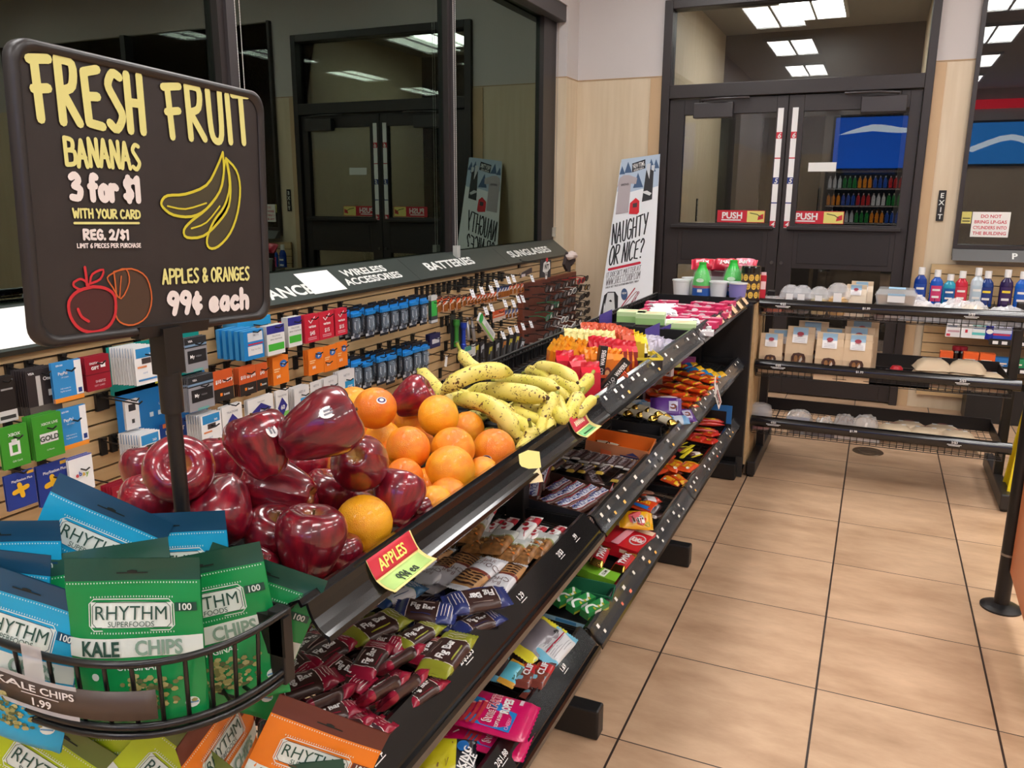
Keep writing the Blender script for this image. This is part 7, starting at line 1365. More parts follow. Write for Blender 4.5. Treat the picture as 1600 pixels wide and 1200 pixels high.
# ================================================================ chip bags in the end baskets
KALE = [M(c, .6) for c in ((110, 112, 60), (150, 144, 84), (84, 92, 50), (170, 160, 104))]
def kale_bag(main, dark, word, wcol, seed):
    w_, h, d = .165, .218, .036; b = MB(); mn, dk = M(main, .36, coat=.2, bump=.12, bscale=25), M(dark, .4, coat=.15, bump=.12, bscale=25); lw = M((214, 222, 214), .5); rr = random.Random(seed)
    ph = [rr.uniform(0, 6) for _ in range(4)]
    def dep(x, z):
        t = z/h; k = min(1, t/.05)**.5*max(0, (.9-t)/.9)**.8 if t < .9 else 0
        return d/2*k*max(0, 1-(2*x/w_)**2)**.6+.0022*math.sin(40*x+ph[0]+22*z)*(.3+k)+.0015*math.sin(70*z+ph[1]-30*x)
    xs = [w_*(i/14-.5) for i in range(15)]; zs = [h*q for q in (0, .02, .06, .12, .2, .3, .4, .5, .6, .7, .78, .84, .872, .9, .95, 1)]
    col = lambda x, z: dk if z > .872*h else mn
    b.grid(lambda x, z: (x, -max(dep(x, z), -.004)-.0006, z), xs, zs, col); b.grid(lambda x, z: (x, max(dep(-x, z), .0)*.8+.0006, z), xs[::-1], zs, col)
    T = lambda x, z, e=0.: (x, -max(dep(x, z), -.004)-.0006-e, z)
    for k in range(44): x = w_*(-.485+k*.0222); b.rect(T, x, h*.856, x+.0012, h*.864, lw, .0008)
    b.shape(T, [(-.019, h*.921), (-.006, h*.921), (-.006, h*.930), (0, h*.936), (.006, h*.930), (.006, h*.921), (.019, h*.921), (.019, h*.913), (-.019, h*.913)], M((14, 24, 20), .6), .001)
    x0, x1, z0, z1 = -.052, .048, h*.60, h*.76
    def rp(x0, x1, z0, z1, c): return [(x0+c, z0), (x1-c, z0), (x1, z0+c), (x1, z1-c), (x1-c, z1), (x0+c, z1), (x0, z1-c), (x0, z0+c)]
    def loop(p, wd, mt, e): b.ribbon(T, p+[p[0]], wd, mt, e, caps=False)
    b.grid(lambda x, z: T(x, z, .0008), [x0+(x1-x0)*i/8 for i in range(9)], [z0+.002, (z0+z1)/2, z1-.002], lw); loop(rp(x0-.002, x1+.002, z0-.002, z1+.002, .006), .0012, lw, .0010); loop(rp(x0+.002, x1-.002, z0+.002, z1-.002, .005), .0009, dk, .0014)
    for k in range(30):
        x = x0+(x1-x0)*k/29; b.rect(T, x, z1+.0035, x+.001, z1+.0055, lw, .0009); b.rect(T, x, z0-.0055, x+.001, z0-.0035, lw, .0009)
    GT = M((36, 74, 62), .5); b.text(T, 'RHYTHM', (x0+x1)/2, h*.695, .0175, GT, bold=0, e=.0022, maxw=.088); b.text(T, 'SUPERFOODS', (x0+x1)/2, h*.632, .0068, GT, bold=0, e=.0022, maxw=.060)
    b.grid(lambda x, z: T(x, z+.10*x*.12, .0009), [w_*(-.5+i/10*.995) for i in range(11)], [h*.44, h*.49, h*.55], lw)
    b.text(T, 'KALE', -.040, h*.494, .019, GT, bold=.03, xs=.8, e=.0024); b.text(T, 'CHIPS', .030, h*.496, .019, M((128, 158, 140), .5), bold=.03, xs=.82, e=.0024)
    b.rect(T, .052, h*.70, .078, h*.75, dk, .0012, 2, 1); b.text(T, '100', .065, h*.728, .0085, lw, bold=.02, e=.0024)
    b.text(T, word, .004, h*.385, .008, lw, bold=.01, e=.0018)
    for k in range(110):
        x, z = rr.gauss(.012, .02), h*.15+abs(rr.gauss(0, .026)); a = rr.uniform(0, 6); s = rr.uniform(.002, .005)
        if abs(x) < w_*.42 and z < h*.34: b.shape(T, [(x+s*math.cos(a+q), z+s*.7*math.sin(a+q)) for q in (0, 1.1, 2.3, 3.3, 4.6, 5.5)], KALE[int(rr.random()*4)], .0016+k*1e-5)
    b.disc(T, -.05, h*.32, .005, .005, lw, .0012, 10); b.disc(T, .066, h*.16, .008, .007, lw, .0012, 12); b.rect(T, .059, h*.155, .073, h*.165, M((90, 140, 180), .5), .002); b.rect(T, -.054, h*.2, -.044, h*.235, lw, .0012)
    o = b.build('chip_bag'); return o
GBAG = kale_bag((10, 138, 70), (24, 72, 58), 'ORIGINAL', 0, 1); BBAG = kale_bag((26, 160, 205), (22, 70, 100), 'COOL RANCH', 0, 2); LBAG = kale_bag((178, 196, 30), (98, 112, 50), 'LEMON', 0, 3); OBAG = kale_bag((226, 122, 22), (94, 42, 32), 'SPICY', 0, 4)
def bag(src, cx, cy, z, roll, label, grp, yaw=0., lean=.10, s=1.):
    s *= .87; p = on_z(cx*.38333, 740+cy*.38333, z); n = Matrix.Rotation(math.radians(yaw), 3, 'Z') @ Vector((.407, -.914, lean))
    mw = facing(p, n, (0, 0, 1), math.radians(-roll)) @ TR_((0, 0, -.109*s)) @ Matrix.Scale(s, 4); place(src, mw, label, 'chip bag', grp)
GG, BBG, LGG = 'green kale chip bags in the wire basket', 'blue kale chip bags in the wire basket', 'lime chip bags in the lower basket'
bag(GBAG, 562, 690, .93, 1, 'green kale chip bag in the very front of the wire basket', GG); bag(GBAG, 868, 640, .905, 8, 'green kale chip bag leaning beside the front one toward the apples', GG, yaw=10)
bag(GBAG, 455, 640, .918, 7, 'green chip bag standing behind the front green one', GG, 6, .35); bag(GBAG, 985, 650, .885, -24, 'green chip bag with only a dark corner showing next to the apples', GG, 10)
bag(BBAG, 65, 745, .907, -14, 'blue kale chip bag lowest in the basket by the price strip', BBG, -8); bag(BBAG, 345, 385, .965, -27, 'blue kale chip bag standing highest and tilted', BBG, 4); bag(BBAG, 15, 520, .945, 1, 'blue kale chip bag at the wall side of the basket', BBG); bag(BBAG, 705, 470, .935, 3, 'blue kale chip bag behind the green ones touching the pole', BBG)
bag(BBAG, -70, 640, .93, -6, 'blue kale chip bag cut by the edge of view in the basket', BBG)
bag(LBAG, 430, 1300, .70, 4, 'lime chip bag in the middle of the lower basket', LGG); bag(LBAG, 130, 1290, .71, -34, 'lime chip bag tilted at the wall side of the lower basket', LGG); bag(LBAG, 640, 1340, .695, -42, 'lime chip bag tilted across the front of the lower basket', LGG)
bag(OBAG, 1232, 1262, .705, -27, 'orange chip bag with a brown top in front of the fig bars', 'orange chip bags by the lower basket', 10); bag(OBAG, 925, 1200, .715, 6, 'orange chip bag turned sideways beside the lower basket', 'orange chip bags by the lower basket', yaw=80)
bag(GBAG, 1200, 1480, .64, 6, 'green chip bag with only its dark top showing at the bottom edge', GG)
# ================================================================ upright candy on the top shelf, second section
def stand_pack(w_, h, t, body, top, deco=None, seed=1):
    b = MB(); rr = random.Random(seed); bd, tp = shiny(body), shiny(top, .25); T = XZ(-t/2)
    b.hexa([(-w_/2, -t/2, 0), (w_/2, -t/2, 0), (w_/2, t/2, 0), (-w_/2, t/2, 0)], [(-w_/2, -t/2, h*.74), (w_/2, -t/2, h*.74), (w_/2, t/2, h*.74), (-w_/2, t/2, h*.74)], bd)
    b.hexa([(-w_/2, -t/2, h*.74), (w_/2, -t/2, h*.74), (w_/2, t/2, h*.74), (-w_/2, t/2, h*.74)], [(-w_*.5, -.002, h*.87), (w_*.5, -.002, h*.87), (w_*.5, .002, h*.87), (-w_*.5, .002, h*.87)], tp)
    b.grid(lambda x, z: (x, rr.uniform(-.004, .004)+(z-h*.87)*.35, z+rr.uniform(-.002, .002)), [w_*(i/6-.5) for i in range(7)], [h*.87, h*.93, h], tp, False)
    if deco: deco(b, T, w_, h)
    o = b.build('candy_pack'); o.modifiers.new('thick', 'SOLIDIFY').thickness = .0006; return o
def d_diamond(b, T, w_, h): b.shape(T, [(-w_*.5, h*.28), (0, h*.12), (w_*.5, h*.28), (0, h*.44)], M((150, 62, 30), .5), .001); b.shape(T, [(-w_*.3, h*.5), (w_*.3, h*.5), (0, h*.66)], M((206, 96, 36), .5), .001)
def d_oval(b, T, w_, h): b.disc(T, 0, h*.4, w_*.34, h*.16, M((120, 46, 34), .5), .001); b.disc(T, 0, h*.42, w_*.18, h*.08, M((226, 170, 120), .5), .0015)
def d_cookie(b, T, w_, h): b.disc(T, w_*.1, h*.42, w_*.38, w_*.38, M((196, 132, 74), .5), .001); [b.disc(T, w_*(.1+.2*math.cos(k)), h*.42+w_*.2*math.sin(k*1.7), .003, .003, M((80, 44, 30), .5), .0016, 8) for k in range(5)]
def d_pieces(b, T, w_, h): [b.disc(T, w_*(-.22+.44*(k % 2)), h*(.1+.13*(k//2)), w_*.17, h*.05, M(((110, 66, 44), (90, 60, 54), (150, 100, 66))[k % 3], .5), .001, 10) for k in range(8)]
PA = stand_pack(.042, .12, .024, (226, 130, 26), (238, 160, 40), d_diamond, 1); PE = stand_pack(.04, .12, .022, (150, 96, 60), (232, 222, 150), None, 2); PFp = stand_pack(.038, .12, .02, (170, 70, 40), (206, 84, 50), None, 3); PD = stand_pack(.042, .12, .022, (150, 40, 40), (200, 30, 50), None, 4); PC = stand_pack(.038, .12, .022, (222, 120, 30), (240, 140, 34), d_oval, 5)
PG = stand_pack(.036, .115, .02, (210, 180, 50), (236, 214, 50), None, 6); PI = stand_pack(.04, .115, .022, (44, 34, 34), (236, 232, 200), d_cookie, 7); PJ = stand_pack(.05, .13, .022, (196, 192, 206), (214, 208, 226), d_pieces, 8); PRb = stand_pack(.05, .11, .026, (196, 30, 50), (206, 32, 52), None, 9); PGo = stand_pack(.04, .1, .022, (60, 44, 40), (226, 176, 60), d_cookie, 10)
def row_(src, p0, p1, n, zt, label, grp, yaw=-38, h=.12, jit=5):
    r = random.Random(n*7+int(p0[0]))
    for i in range(n):
        t = i/max(1, n-1); u, v = p0[0]+(p1[0]-p0[0])*t, p0[1]+(p1[1]-p0[1])*t; p = on_z(u, v+4, zt); p = p if p.x < -.64 else on_x(u, v+4, -.64); zt_ = p.z
        place(src, TR_((p.x, p.y, zt_-h)) @ RZ(-yaw+r.uniform(-jit, jit)) @ RX(r.uniform(-4, 2)), label, 'candy pack', grp)
row_(PA, (861, 526), (897, 531), 5, 1.005, 'upright orange candy pack with brown diamonds in the front of its row', 'upright orange packs, front row', 52); row_(PA, (872, 520), (912, 527), 5, 1.01, 'upright orange candy pack in the row behind the diamond-marked ones', 'upright orange packs, rear row', 52)
row_(PE, (892, 509), (952, 513), 7, 1.01, 'upright candy pack with a cream yellow crimped top at the back', 'upright cream-topped packs'); row_(PFp, (916, 500), (950, 502), 4, 1.015, 'upright coral-topped candy pack rearmost by the fence', 'upright coral-topped packs'); row_(PFp, (957, 503), (982, 512), 5, 1.015, 'upright rust-topped candy pack behind the yellow ones', 'upright rust-topped packs')
row_(PD, (930, 521), (986, 530), 7, 1.01, 'upright candy pack with a bright red top in the middle row', 'upright red-topped packs'); row_(PC, (924, 538), (988, 543), 9, 1.0, 'upright orange-topped wafer pack in front of the red-topped row', 'upright orange-topped packs'); row_(PG, (985, 509), (1004, 517), 4, 1.01, 'upright yellow-topped candy pack near the white and purple packs', 'upright yellow-topped packs')
row_(PI, (1001, 530), (1016, 542), 4, .995, 'upright black cookie pack with a cream top', 'upright black cookie packs'); row_(PGo, (1014, 550), (1026, 562), 3, .955, 'upright gold-topped cookie pack beside the price rail', 'upright gold-topped cookie packs', h=.075)
for u, v, z, a, lab in ((884, 548, .995, 30, 'red candy pack leaning out of the boxes beside the bananas'), (906, 556, .99, 50, 'red-topped candy pack with a black side band next to the leaning one'), (924, 566, .985, 30, 'red-topped candy pack standing lowest in front of the orange wafers')): p = on_z(u, v, z); place(PRb, TR_((p.x, p.y, z-.11)) @ RZ(a) @ RX(-8), lab, 'candy pack', 'red candy packs in front of the wafers')
def hello_box(s):
    b = MB(); b.box(-.012, .012, -.012, .012, 0, .13, M((26, 24, 26), .35)); T = XZ(-.012); b.text(T, 'HELLO', 0, .035, .012, M((206, 200, 196), .5), rot=math.pi/2, bold=.01, e=.001); b.text(T, 'WAFERS', 0, .092, .014, M((230, 226, 224), .5), rot=math.pi/2, bold=.03, e=.001, maxw=.05); return b
for u, v, up_, lab in ((900, 590, (.02, .02, 1), 'black HELLO wafer carton standing upright by the bananas'), (934, 603, (.10, .12, 1), 'black HELLO wafer carton standing at the front of its box'), (938, 612, (.55, .5, .8), 'black HELLO wafer carton tipped slantwise over its box')):
    p = on_z(u, v, .90); simple('wafer_carton', hello_box(0), facing(p, (.6, -.8, 0.1), up_) @ Matrix.Scale(.55 if u == 900 else .85, 4), lab, 'carton', 'black wafer cartons')
for (u, v), ins, lab in (((955, 612), (214, 84, 40), 'black display box with a red-orange edge holding the wafer packs'), ((1012, 583), (226, 206, 60), 'black display box with a yellow edge holding the cookie packs')):
    p = on_z(u, v, .885); b = open_box(.12, .13, .045, (30, 26, 28), ins); b.box(-.061, .061, -.066, -.064, .042, .05, M(ins, .5)); b.box(.06, .062, -.065, .065, .042, .05, M(ins, .5)); simple('display_box', b, TR_((p.x-.04, p.y+.03, .886)) @ RZ(28), lab, 'box')
VIO = M((88, 72, 150), .45)
for u, v, a, lab in ((1020, 514, 30, 'purple header card rising behind the white candy bags'), (1041, 514, 30, 'purple header card close to the white pastille boxes'), (947, 492, 35, 'purple header card rearmost against the fence')):
    p = on_x(u, v, -.69 if u > 1000 else -.97); b = MB(); b.add([(-.055, 0, -.03), (.05, 0, -.03), (.05, 0, .045), (-.055, 0, .0)], [(0, 1, 2, 3)], VIO); b.box(-.055, .05, -.003, .003, -.13, -.03, VIO); simple('header_card', b, TR_(p) @ RZ(a) @ Matrix.Scale(.5, 4), lab, 'card', solid=.001)
row_(PJ, (1024, 521), (1043, 526), 2, 1.0, 'white candy bag with brown pieces below the purple cards', 'white candy bags on the top rail', 10, .13); row_(PJ, (1012, 526), (1016, 520), 2, 1.0, 'white candy bag half hidden behind the front white bags', 'white candy bags in the second row', 10, .13)
p = on_x(1052, 545, -.64); b = stand_pack(.06, .1, .02, (196, 206, 120), (214, 220, 160), None, 12); place(b, TR_((p.x, p.y, p.z-.07)) @ RZ(40) @ RX(-12), 'pale green candy pack leaning at the rail beside the white bags', 'candy pack')
# ================================================================ boxed candy on the top shelf, third section
c11 = crop(940, 440, .1375)
def flat_box(w_, d, h, top, side, paint):
    b = MB(); b.box(-w_/2, w_/2, -d/2, d/2, 0, h, M(side, .45)); T = XY(h); b.rect(T, -w_/2, -d/2, w_/2, d/2, M(top, .42), .0005); paint(b, T, XZ(-d/2), w_, d, h); b.L = w_; return b.build('candy_box')
def p_pink(b, T, F, w_, d, h): b.disc(T, -w_*.2, 0, w_*.2, d*.36, M((236, 226, 230), .4), .001); b.disc(T, -w_*.2, 0, w_*.13, d*.22, M((150, 160, 150), .5), .0015); b.rect(T, w_*.05, -d*.12, w_*.42, d*.1, M((240, 190, 206), .5), .001); b.disc(F, -w_*.2, h*.5, w_*.16, h*.34, M((236, 226, 230), .4), .001)
def p_wht(b, T, F, w_, d, h): b.text(T, 'PASTILLES', w_*.08, 0, d*.3, M((60, 56, 66), .5), maxw=w_*.7, e=.001, bold=.02); b.text(F, 'MINTS', 0, h*.5, h*.5, M((70, 66, 76), .5), e=.001)
def p_grn(b, T, F, w_, d, h): b.shape(T, [(-w_*.3, -d*.3), (w_*.1, -d*.1), (w_*.35, d*.3), (-.05*w_, d*.1)], M((226, 190, 150), .5), .001); b.rect(F, -w_/2, 0, w_/2, h*.6, M((150, 190, 120), .5), .0006)
PK = flat_box(.085, .05, .022, (214, 60, 110), (206, 44, 96), p_pink); WB = flat_box(.11, .045, .014, (232, 230, 232), (214, 210, 214), p_wht); GB = flat_box(.11, .09, .04, (206, 222, 176), (190, 214, 160), p_grn)
def top_box(src, q, lift, a, lab, grp, roll=0., s=1.): p = on_z(*c11(q), .885+lift); place(src, TR_((p.x, p.y, .885+lift-.02)) @ RZ(a) @ RX(roll) @ Matrix.Scale(s, 4), lab, 'candy box', grp)
for i, q in enumerate(((620, 235), (760, 225), (600, 275), (840, 300), (700, 262))): top_box(PK, q, .045+.006*(i % 2), 4+5*(i % 3), 'pink candy box in the far layer by the black door', 'pink candy boxes, far layer', s=1.05)
for i, q in enumerate(((960, 275), (1150, 245), (1140, 297), (1290, 262))): top_box(PK, q, .05+.004*i, -12, 'pink candy box in the layer before the cups', 'pink candy boxes, layer before the cups', s=1.1)
for i, q in enumerate(((900, 350), (1060, 345), (1200, 352), (1310, 358), (1110, 400), (1240, 420), (1110, 455), (1190, 462), (870, 405), (1000, 385))): top_box(PK, q, .035+.006*(i % 3), -8+6*(i % 3), 'pink candy box in the nearer heap along the price rail', 'pink candy boxes, nearer heap', s=1.05)
for q in ((455, 318), (520, 328)): top_box(PK, q, .04, 84, 'pink candy box standing on end by the back fence', 'pink boxes standing by the fence', 90)
for q in ((1320, 305), (1385, 300), (1372, 235), (1440, 238)): top_box(PK, q, .05, 80, 'pink candy box standing on end at the rail corner', 'pink boxes standing at the rail corner', 90)
for i, q in enumerate(((720, 262), (745, 285), (700, 300), (690, 325), (660, 350), (720, 345))): top_box(WB, q, .055, 35+3*i, 'white lettered candy box fanned out over the pink ones', 'white candy boxes fanned over the pink', 30)
for i, q in enumerate(((740, 430), (800, 450), (870, 440), (950, 425))): top_box(WB, q, .045+.003*i, 24, 'white lettered candy box in the slanted row', 'white candy boxes in the slanted row', 15)
for q, lab in (((1060, 490), 'white candy box lying flat by the rail'), ((1080, 540), 'white candy box lowest at the section start')): top_box(WB, q, .035, 8, lab, 'white candy boxes by the rail', s=1.15)
for q, l, lab in (((345, 390), .06, 'pale green and white candy box next to the fence'), ((560, 415), .06, 'pale green and white candy box, second from the fence'), ((905, 520), .04, 'pale green candy box at the section start near the rail')): top_box(GB, q, l, 10, lab, 'pale green candy boxes')
# ================================================================ cups and sweets on the end cabinet
ZC = .9065
def put_c(mb, name, u, y, lab, cat, grp=None, a=0, s=1.): p = on_y(u, 450, y); return simple(name, mb, TR_((p.x, y, ZC)) @ RZ(a) @ Matrix.Scale(s, 4), lab, cat, grp)
def tub(c): 
    b = MB(); b.lathe([(.038, 0), (.046, .078), (.049, .079), (.049, .086)], [M(c, .5), M((236, 236, 236), .4), M((236, 236, 236), .4)], 24); b.lathe([(.047, .0862), (.001, .0863)], M((200, 206, 206), .35), 24); return b
for u, y, c, lab in ((1065, 4.17, (228, 226, 226), 'white paper candy tub at the fence end of the cup shelf'), (1123, 4.17, (226, 226, 228), 'white paper candy tub between the green bottle and the purple tub'), (1153, 4.16, (140, 130, 196), 'purple candy tub on the cup shelf'), (1079, 4.30, (226, 228, 228), 'white candy tub behind the first green bottle')): put_c(tub(c), 'candy_tub', u, y, lab, 'tub')
def bell():
    g = M((40, 190, 60), .3, coat=.4); b = MB(); b.lathe([(.044, 0), (.046, .01), (.046, .05), (.046, .062)], [M((70, 70, 80), .4), M((40, 90, 170), .4), M((170, 40, 70), .4)], 20); b.lathe([(.046, .062), (.044, .09), (.034, .125), (.022, .15), (.018, .165), (.019, .178), (.0, .179)], g, 20)
    T = lambda x, z, e=0.: (x, -.0465-e, z); b.rect(T, -.012, .03, .012, .045, WHITE, .001); b.disc(T, 0, .09, .02, .01, M((210, 240, 210), .4), .002); b.lathe([(.050, .05), (.050, .1), (.04, .14)], film((240, 244, 240), .12), 16); return b
put_c(bell(), 'candy_bottle', 1096, 4.17, 'green bell-shaped candy bottle in front on the cup shelf', 'bottle'); put_c(bell(), 'candy_bottle', 1144, 4.27, 'green bell-shaped candy bottle behind the purple tub', 'bottle', s=1.05)
b = MB(); b.lathe([(.045, 0), (.047, .005), (.047, .13), (.046, .132)], M((58, 44, 38), .4), 22); b.lathe([(.048, .132), (.048, .16), (.044, .166), (.001, .167)], BLACKGLOSS, 22)
for r in range(3):
    for k in range(7):
        an = -2.6+.62*k+.3*(r % 2); z = .025+.043*r
        T = lambda x, y, e=0., an=an, z=z: ((.0472+e)*math.cos(an+x/.047), (.0472+e)*math.sin(an+x/.047), z+y)
        b.disc(T, 0, 0, .0125, .0165, M((226, 184, 80), .4), .0006, 14); b.disc(T, -.004, .005, .0015, .003, BLACK, .0012, 8); b.disc(T, .004, .005, .0015, .003, BLACK, .0012, 8); b.ribbon(T, [(-.006, -.003), (0, -.008), (.006, -.003)], .0018, BLACK, .0012)
put_c(b, 'candy_jar', 1172, 4.20, 'dark candy jar covered with yellow smiling faces at the aisle end', 'jar')
for u, y, z, a, lab in ((1100, 4.42, .10, 12, 'red candy bag lying rearmost behind the white tubs'), (1135, 4.40, .115, -4, 'red and white candy bag on top behind the green bottles'), (1165, 4.43, .10, -14, 'pink candy bag rearmost behind the smiling jar')):
    b = pillow(.13, .07, .05, [(-.4, shiny((206, 40, 70))), (.4, shiny((200, 30, 60) if u != 1165 else (226, 130, 150))), (.5, shiny((206, 40, 70)))], seed=u, boxy=3); b.text(b.T, 'JAM', 0, 0, .02, WHITE, bold=.04, e=.002); p = on_y(u, 412, y); simple('candy_bag', b, TR_((p.x, y, p.z-.02)) @ RZ(a) @ RX(50), lab, 'candy bag')
b = MB(); b.box(-.10, .10, -.04, .04, 0, .115, M((90, 50, 60), .45)); b.rect(XZ(-.04), -.09, .02, .09, .09, film((230, 226, 230), .4), .001); put_c(b, 'candy_carton', 1132, 4.42, 'dark candy carton under the red bags on the cup shelf', 'carton')
b = MB(); b.box(-.014, .014, -.012, .012, 0, .12, M((196, 30, 50), .4)); b.rect(XZ(-.012), -.012, .05, .012, .09, M((236, 206, 210), .4), .001); b.box(-.012, .012, -.002, .002, .12, .135, M((226, 200, 206), .4)); put_c(b, 'candy_carton', 1192, 4.23, 'slim red candy carton leaning at the aisle corner of the cup shelf', 'carton', a=8)
# ================================================================ things hanging on the slatwall
HK = BLACK
def make_hook():
    b = MB(); b.box(0, .012, -.011, .011, -.045, .012, HK); b.box(.0, .02, -.008, .008, .004, .012, HK); b.tube([(.01, 0, 0), (.20, 0, -.004), (.215, 0, .006)], .0026, HK, 5); return b.build('peg_hook')
HOOK = make_hook(); GZ = [.985-.0475*k for k in range(20)]
def hook_at(y, z, lab, L=1., grp=None):
    zg = min(GZ, key=lambda g: abs(g-z)); place(HOOK, TR_((SX+.0008, y, zg-.004)) @ Matrix.Diagonal((L, 1, 1, 1)), lab, 'hook', 'peg hooks on the slatwall'); return zg
def card_mesh(w_, h, base, rects=(), texts=(), hole=True, name='gift_card', th=.001):
    b = MB(); b.box(-th, 0, -w_/2, w_/2, -h/2, h/2, M(tuple(int(c*.8+40) for c in base) if sum(base) < 600 else (206, 204, 202), .5)); T = YZ(0)
    b.rect(T, -w_/2, -h/2, w_/2, h/2, M(base, .4), .0003)
    for i, (x0, y0, x1, y1, c) in enumerate(rects): b.rect(T, w_*(x0-.5), h*(y0-.5), w_*(x1-.5), h*(y1-.5), M(c, .4), .0006+.0002*i)
    for s, x, y, hh, c, bo in texts: b.text(T, s, w_*(x-.5), h*(y-.5), h*hh, M(c, .45), bold=bo, e=.0022, maxw=w_*.92)
    return b.build(name)
def hang(cv, box, off, mk, label, cat, n=0, dx=.007, grp=None, hk=True, name='gift_card'):
    (u0, v0), (u1, v1) = cv(box[:2]), cv(box[2:]); X = SX+off; cu, cv_ = (u0+u1)/2, (v0+v1)/2
    c = on_x(cu, cv_, X); w_ = on_x(u1, cv_, X).y-on_x(u0, cv_, X).y; h = on_x(cu, v0, X).z-on_x(cu, v1, X).z
    o = mk(w_, h, name); place(o, TR_(c), label, cat)
    for i in range(n):
        place(o, TR_((X-dx*(i+1), c.y-.002*i, c.z+.001*(i % 2))), ' '.join(label.split()[:11]).rstrip(',')+', hidden behind the front one', cat, 'behind: '+label)
    if hk: hook_at(c.y, c.z+h/2-.012, 'black peg hook carrying the '+' '.join(label.split()[:11]), (off+.03)/.21)
    return c, w_, h
def mkc(base, rects=(), texts=(), th=.001): return lambda w_, h, nm: card_mesh(w_, h, base, rects, texts, name=nm, th=th)
k3 = crop(0, 460, 1/3.); k4 = crop(320, 400, .25); W3 = (236, 236, 236); BKc = (34, 30, 30)
GC = 'gift card'
hang(k3, (-20, 385, 75, 600), .14, mkc(BKc, [(.0, 0, 1, .25, (206, 204, 202)), (.1, .06, .9, .14, (60, 60, 60)), (.3, .7, .9, .74, (150, 150, 150))]), 'black prepaid card with a white barcode foot at the edge of view', GC, 3)
hang(k3, (130, 345, 285, 560), .14, mkc((48, 42, 44), [(.0, 0, 1, .2, (96, 88, 84)), (.28, .2, .42, .86, (196, 192, 190)), (.62, .38, .95, .52, (206, 206, 206))], [('One', .62, .78, .08, W3, .02), ('VISA', .15, .93, .05, W3, .03)]), 'black prepaid card with a grey stripe, topmost row by the sign corner', GC, 6)
PP_ = ((52, 140, 205), [(.76, .12, 1, .98, W3), (0, 0, 1, .11, (236, 146, 50)), (.82, .16, .95, .28, (30, 60, 130))], [('PayPal', .34, .72, .075, W3, .02), ('MY CASH', .40, .61, .035, W3, 0), ('Add money to', .38, .34, .035, W3, 0), ('PayPal account', .38, .27, .035, W3, 0), ('$20-500', .25, .92, .04, W3, .02)])
hang(k3, (248, 310, 388, 500), .16, mkc(*PP_), 'upper blue and white cash card with an orange foot', GC, 1); hang(k3, (278, 525, 412, 720), .16, mkc(*PP_), 'lower blue and white cash card with an orange foot', GC, 1)
RG = ((150, 24, 44), [(.0, .46, 1, .49, (110, 16, 30)), (.62, .64, .82, .78, W3)], [('DIGITAL', .36, .80, .06, W3, .02), ('GIFT', .38, .66, .09, W3, .04), ('SHEETZ', .55, .26, .07, (216, 180, 186), .02), ('GIFT CARD', .5, .14, .05, (216, 180, 186), 0)])
hang(k3, (402, 285, 518, 448), .15, mkc(*RG), 'dark red gift card in two halves in the upper row', GC, 3)
TEAL = mkc((0, 136, 128), [(.0, .3, 1, .5, (20, 150, 140))]); hang(k3, (520, 205, 955, 430), .03, TEAL, 'large teal backing board behind the white card stacks', 'display board', hk=False, name='backing_board')
WHB = (W3, [(.08, .72, .92, .97, (50, 140, 200)), (.3, .55, .7, .7, (70, 60, 60)), (.1, .45, .5, .50, (226, 140, 90)), (.1, .1, .9, .15, (60, 130, 190))], [('360', .7, .8, .06, W3, .02), ('card', .4, .32, .06, (120, 150, 190), 0)])
hang(k3, (632, 243, 742, 420), .17, mkc(*WHB), 'white card with a blue top heading the long stack in the upper row', GC, 9, .009); hang(k3, (720, 232, 786, 412), .10, mkc((206, 206, 60), [(.3, .2, .8, .6, (226, 222, 110))]), 'yellow-green card tucked behind the pole sleeve', GC)
MYC = ((150, 150, 156), [(0, .7, 1, 1, (40, 42, 46)), (.0, .74, 1, .8, (120, 150, 180)), (.1, .25, .95, .62, (36, 36, 40)), (.3, 0, .75, .07, (110, 170, 165))], [('My', .3, .45, .1, W3, .02), ('vision', .58, .45, .07, (150, 150, 156), 0), ('VISA', .25, .9, .06, W3, .03)])
hang(k3, (868, 198, 972, 360), .17, mkc(*MYC), 'silver and black prepaid card in front of the teal board', GC, 2); hang(k3, (885, 378, 1005, 540), .17, mkc(*MYC), 'silver and black prepaid card below the teal board', GC, 6, .006)
XB = (62, 150, 44)
hang(k3, (5, 612, 138, 812), .17, mkc(XB, [(.28, .3, .68, .62, W3), (.38, .36, .58, .54, XB), (.38, .62, .58, .68, W3)], [('XBOX', .5, .8, .075, W3, .02), ('Gift Card', .5, .16, .045, W3, 0)]), 'green game gift card with a white shopping bag in the second row', GC, 1); hang(k3, (158, 560, 298, 768), .17, mkc(XB, [(.2, .36, .82, .58, W3)], [('XBOX LIVE', .56, .8, .06, W3, .01), ('GOLD', .51, .47, .12, (50, 60, 50), .03), ('12 Month', .5, .2, .035, W3, 0)]), 'green game gift card reading GOLD in the second row', GC, 4)
PSP = ((34, 58, 140), [(.75, .9, .98, .98, (206, 160, 50))], [('PlayStation Plus', .55, .8, .07, W3, .01)])
def psm(w_, h, nm):
    o = card_mesh(w_, h, *PSP, name=nm); b = MB(); T = YZ(.002); y_ = M((230, 180, 40), .4); b.ribbon(T, [(-w_*.25, -h*.02), (w_*.2, h*.06)], w_*.16, y_, 0); b.ribbon(T, [(-w_*.06, h*.17), (.02*w_, -h*.16)], w_*.16, y_, .0001); b.build('plus_symbol', o); return o
hang(k3, (28, 832, 172, 1000), .17, psm, 'blue game gift card with a yellow plus in the third row at the edge', GC, 1); hang(k3, (178, 785, 330, 980), .16, psm, 'blue game gift card with a yellow plus behind the blue chip bag', GC, 1)
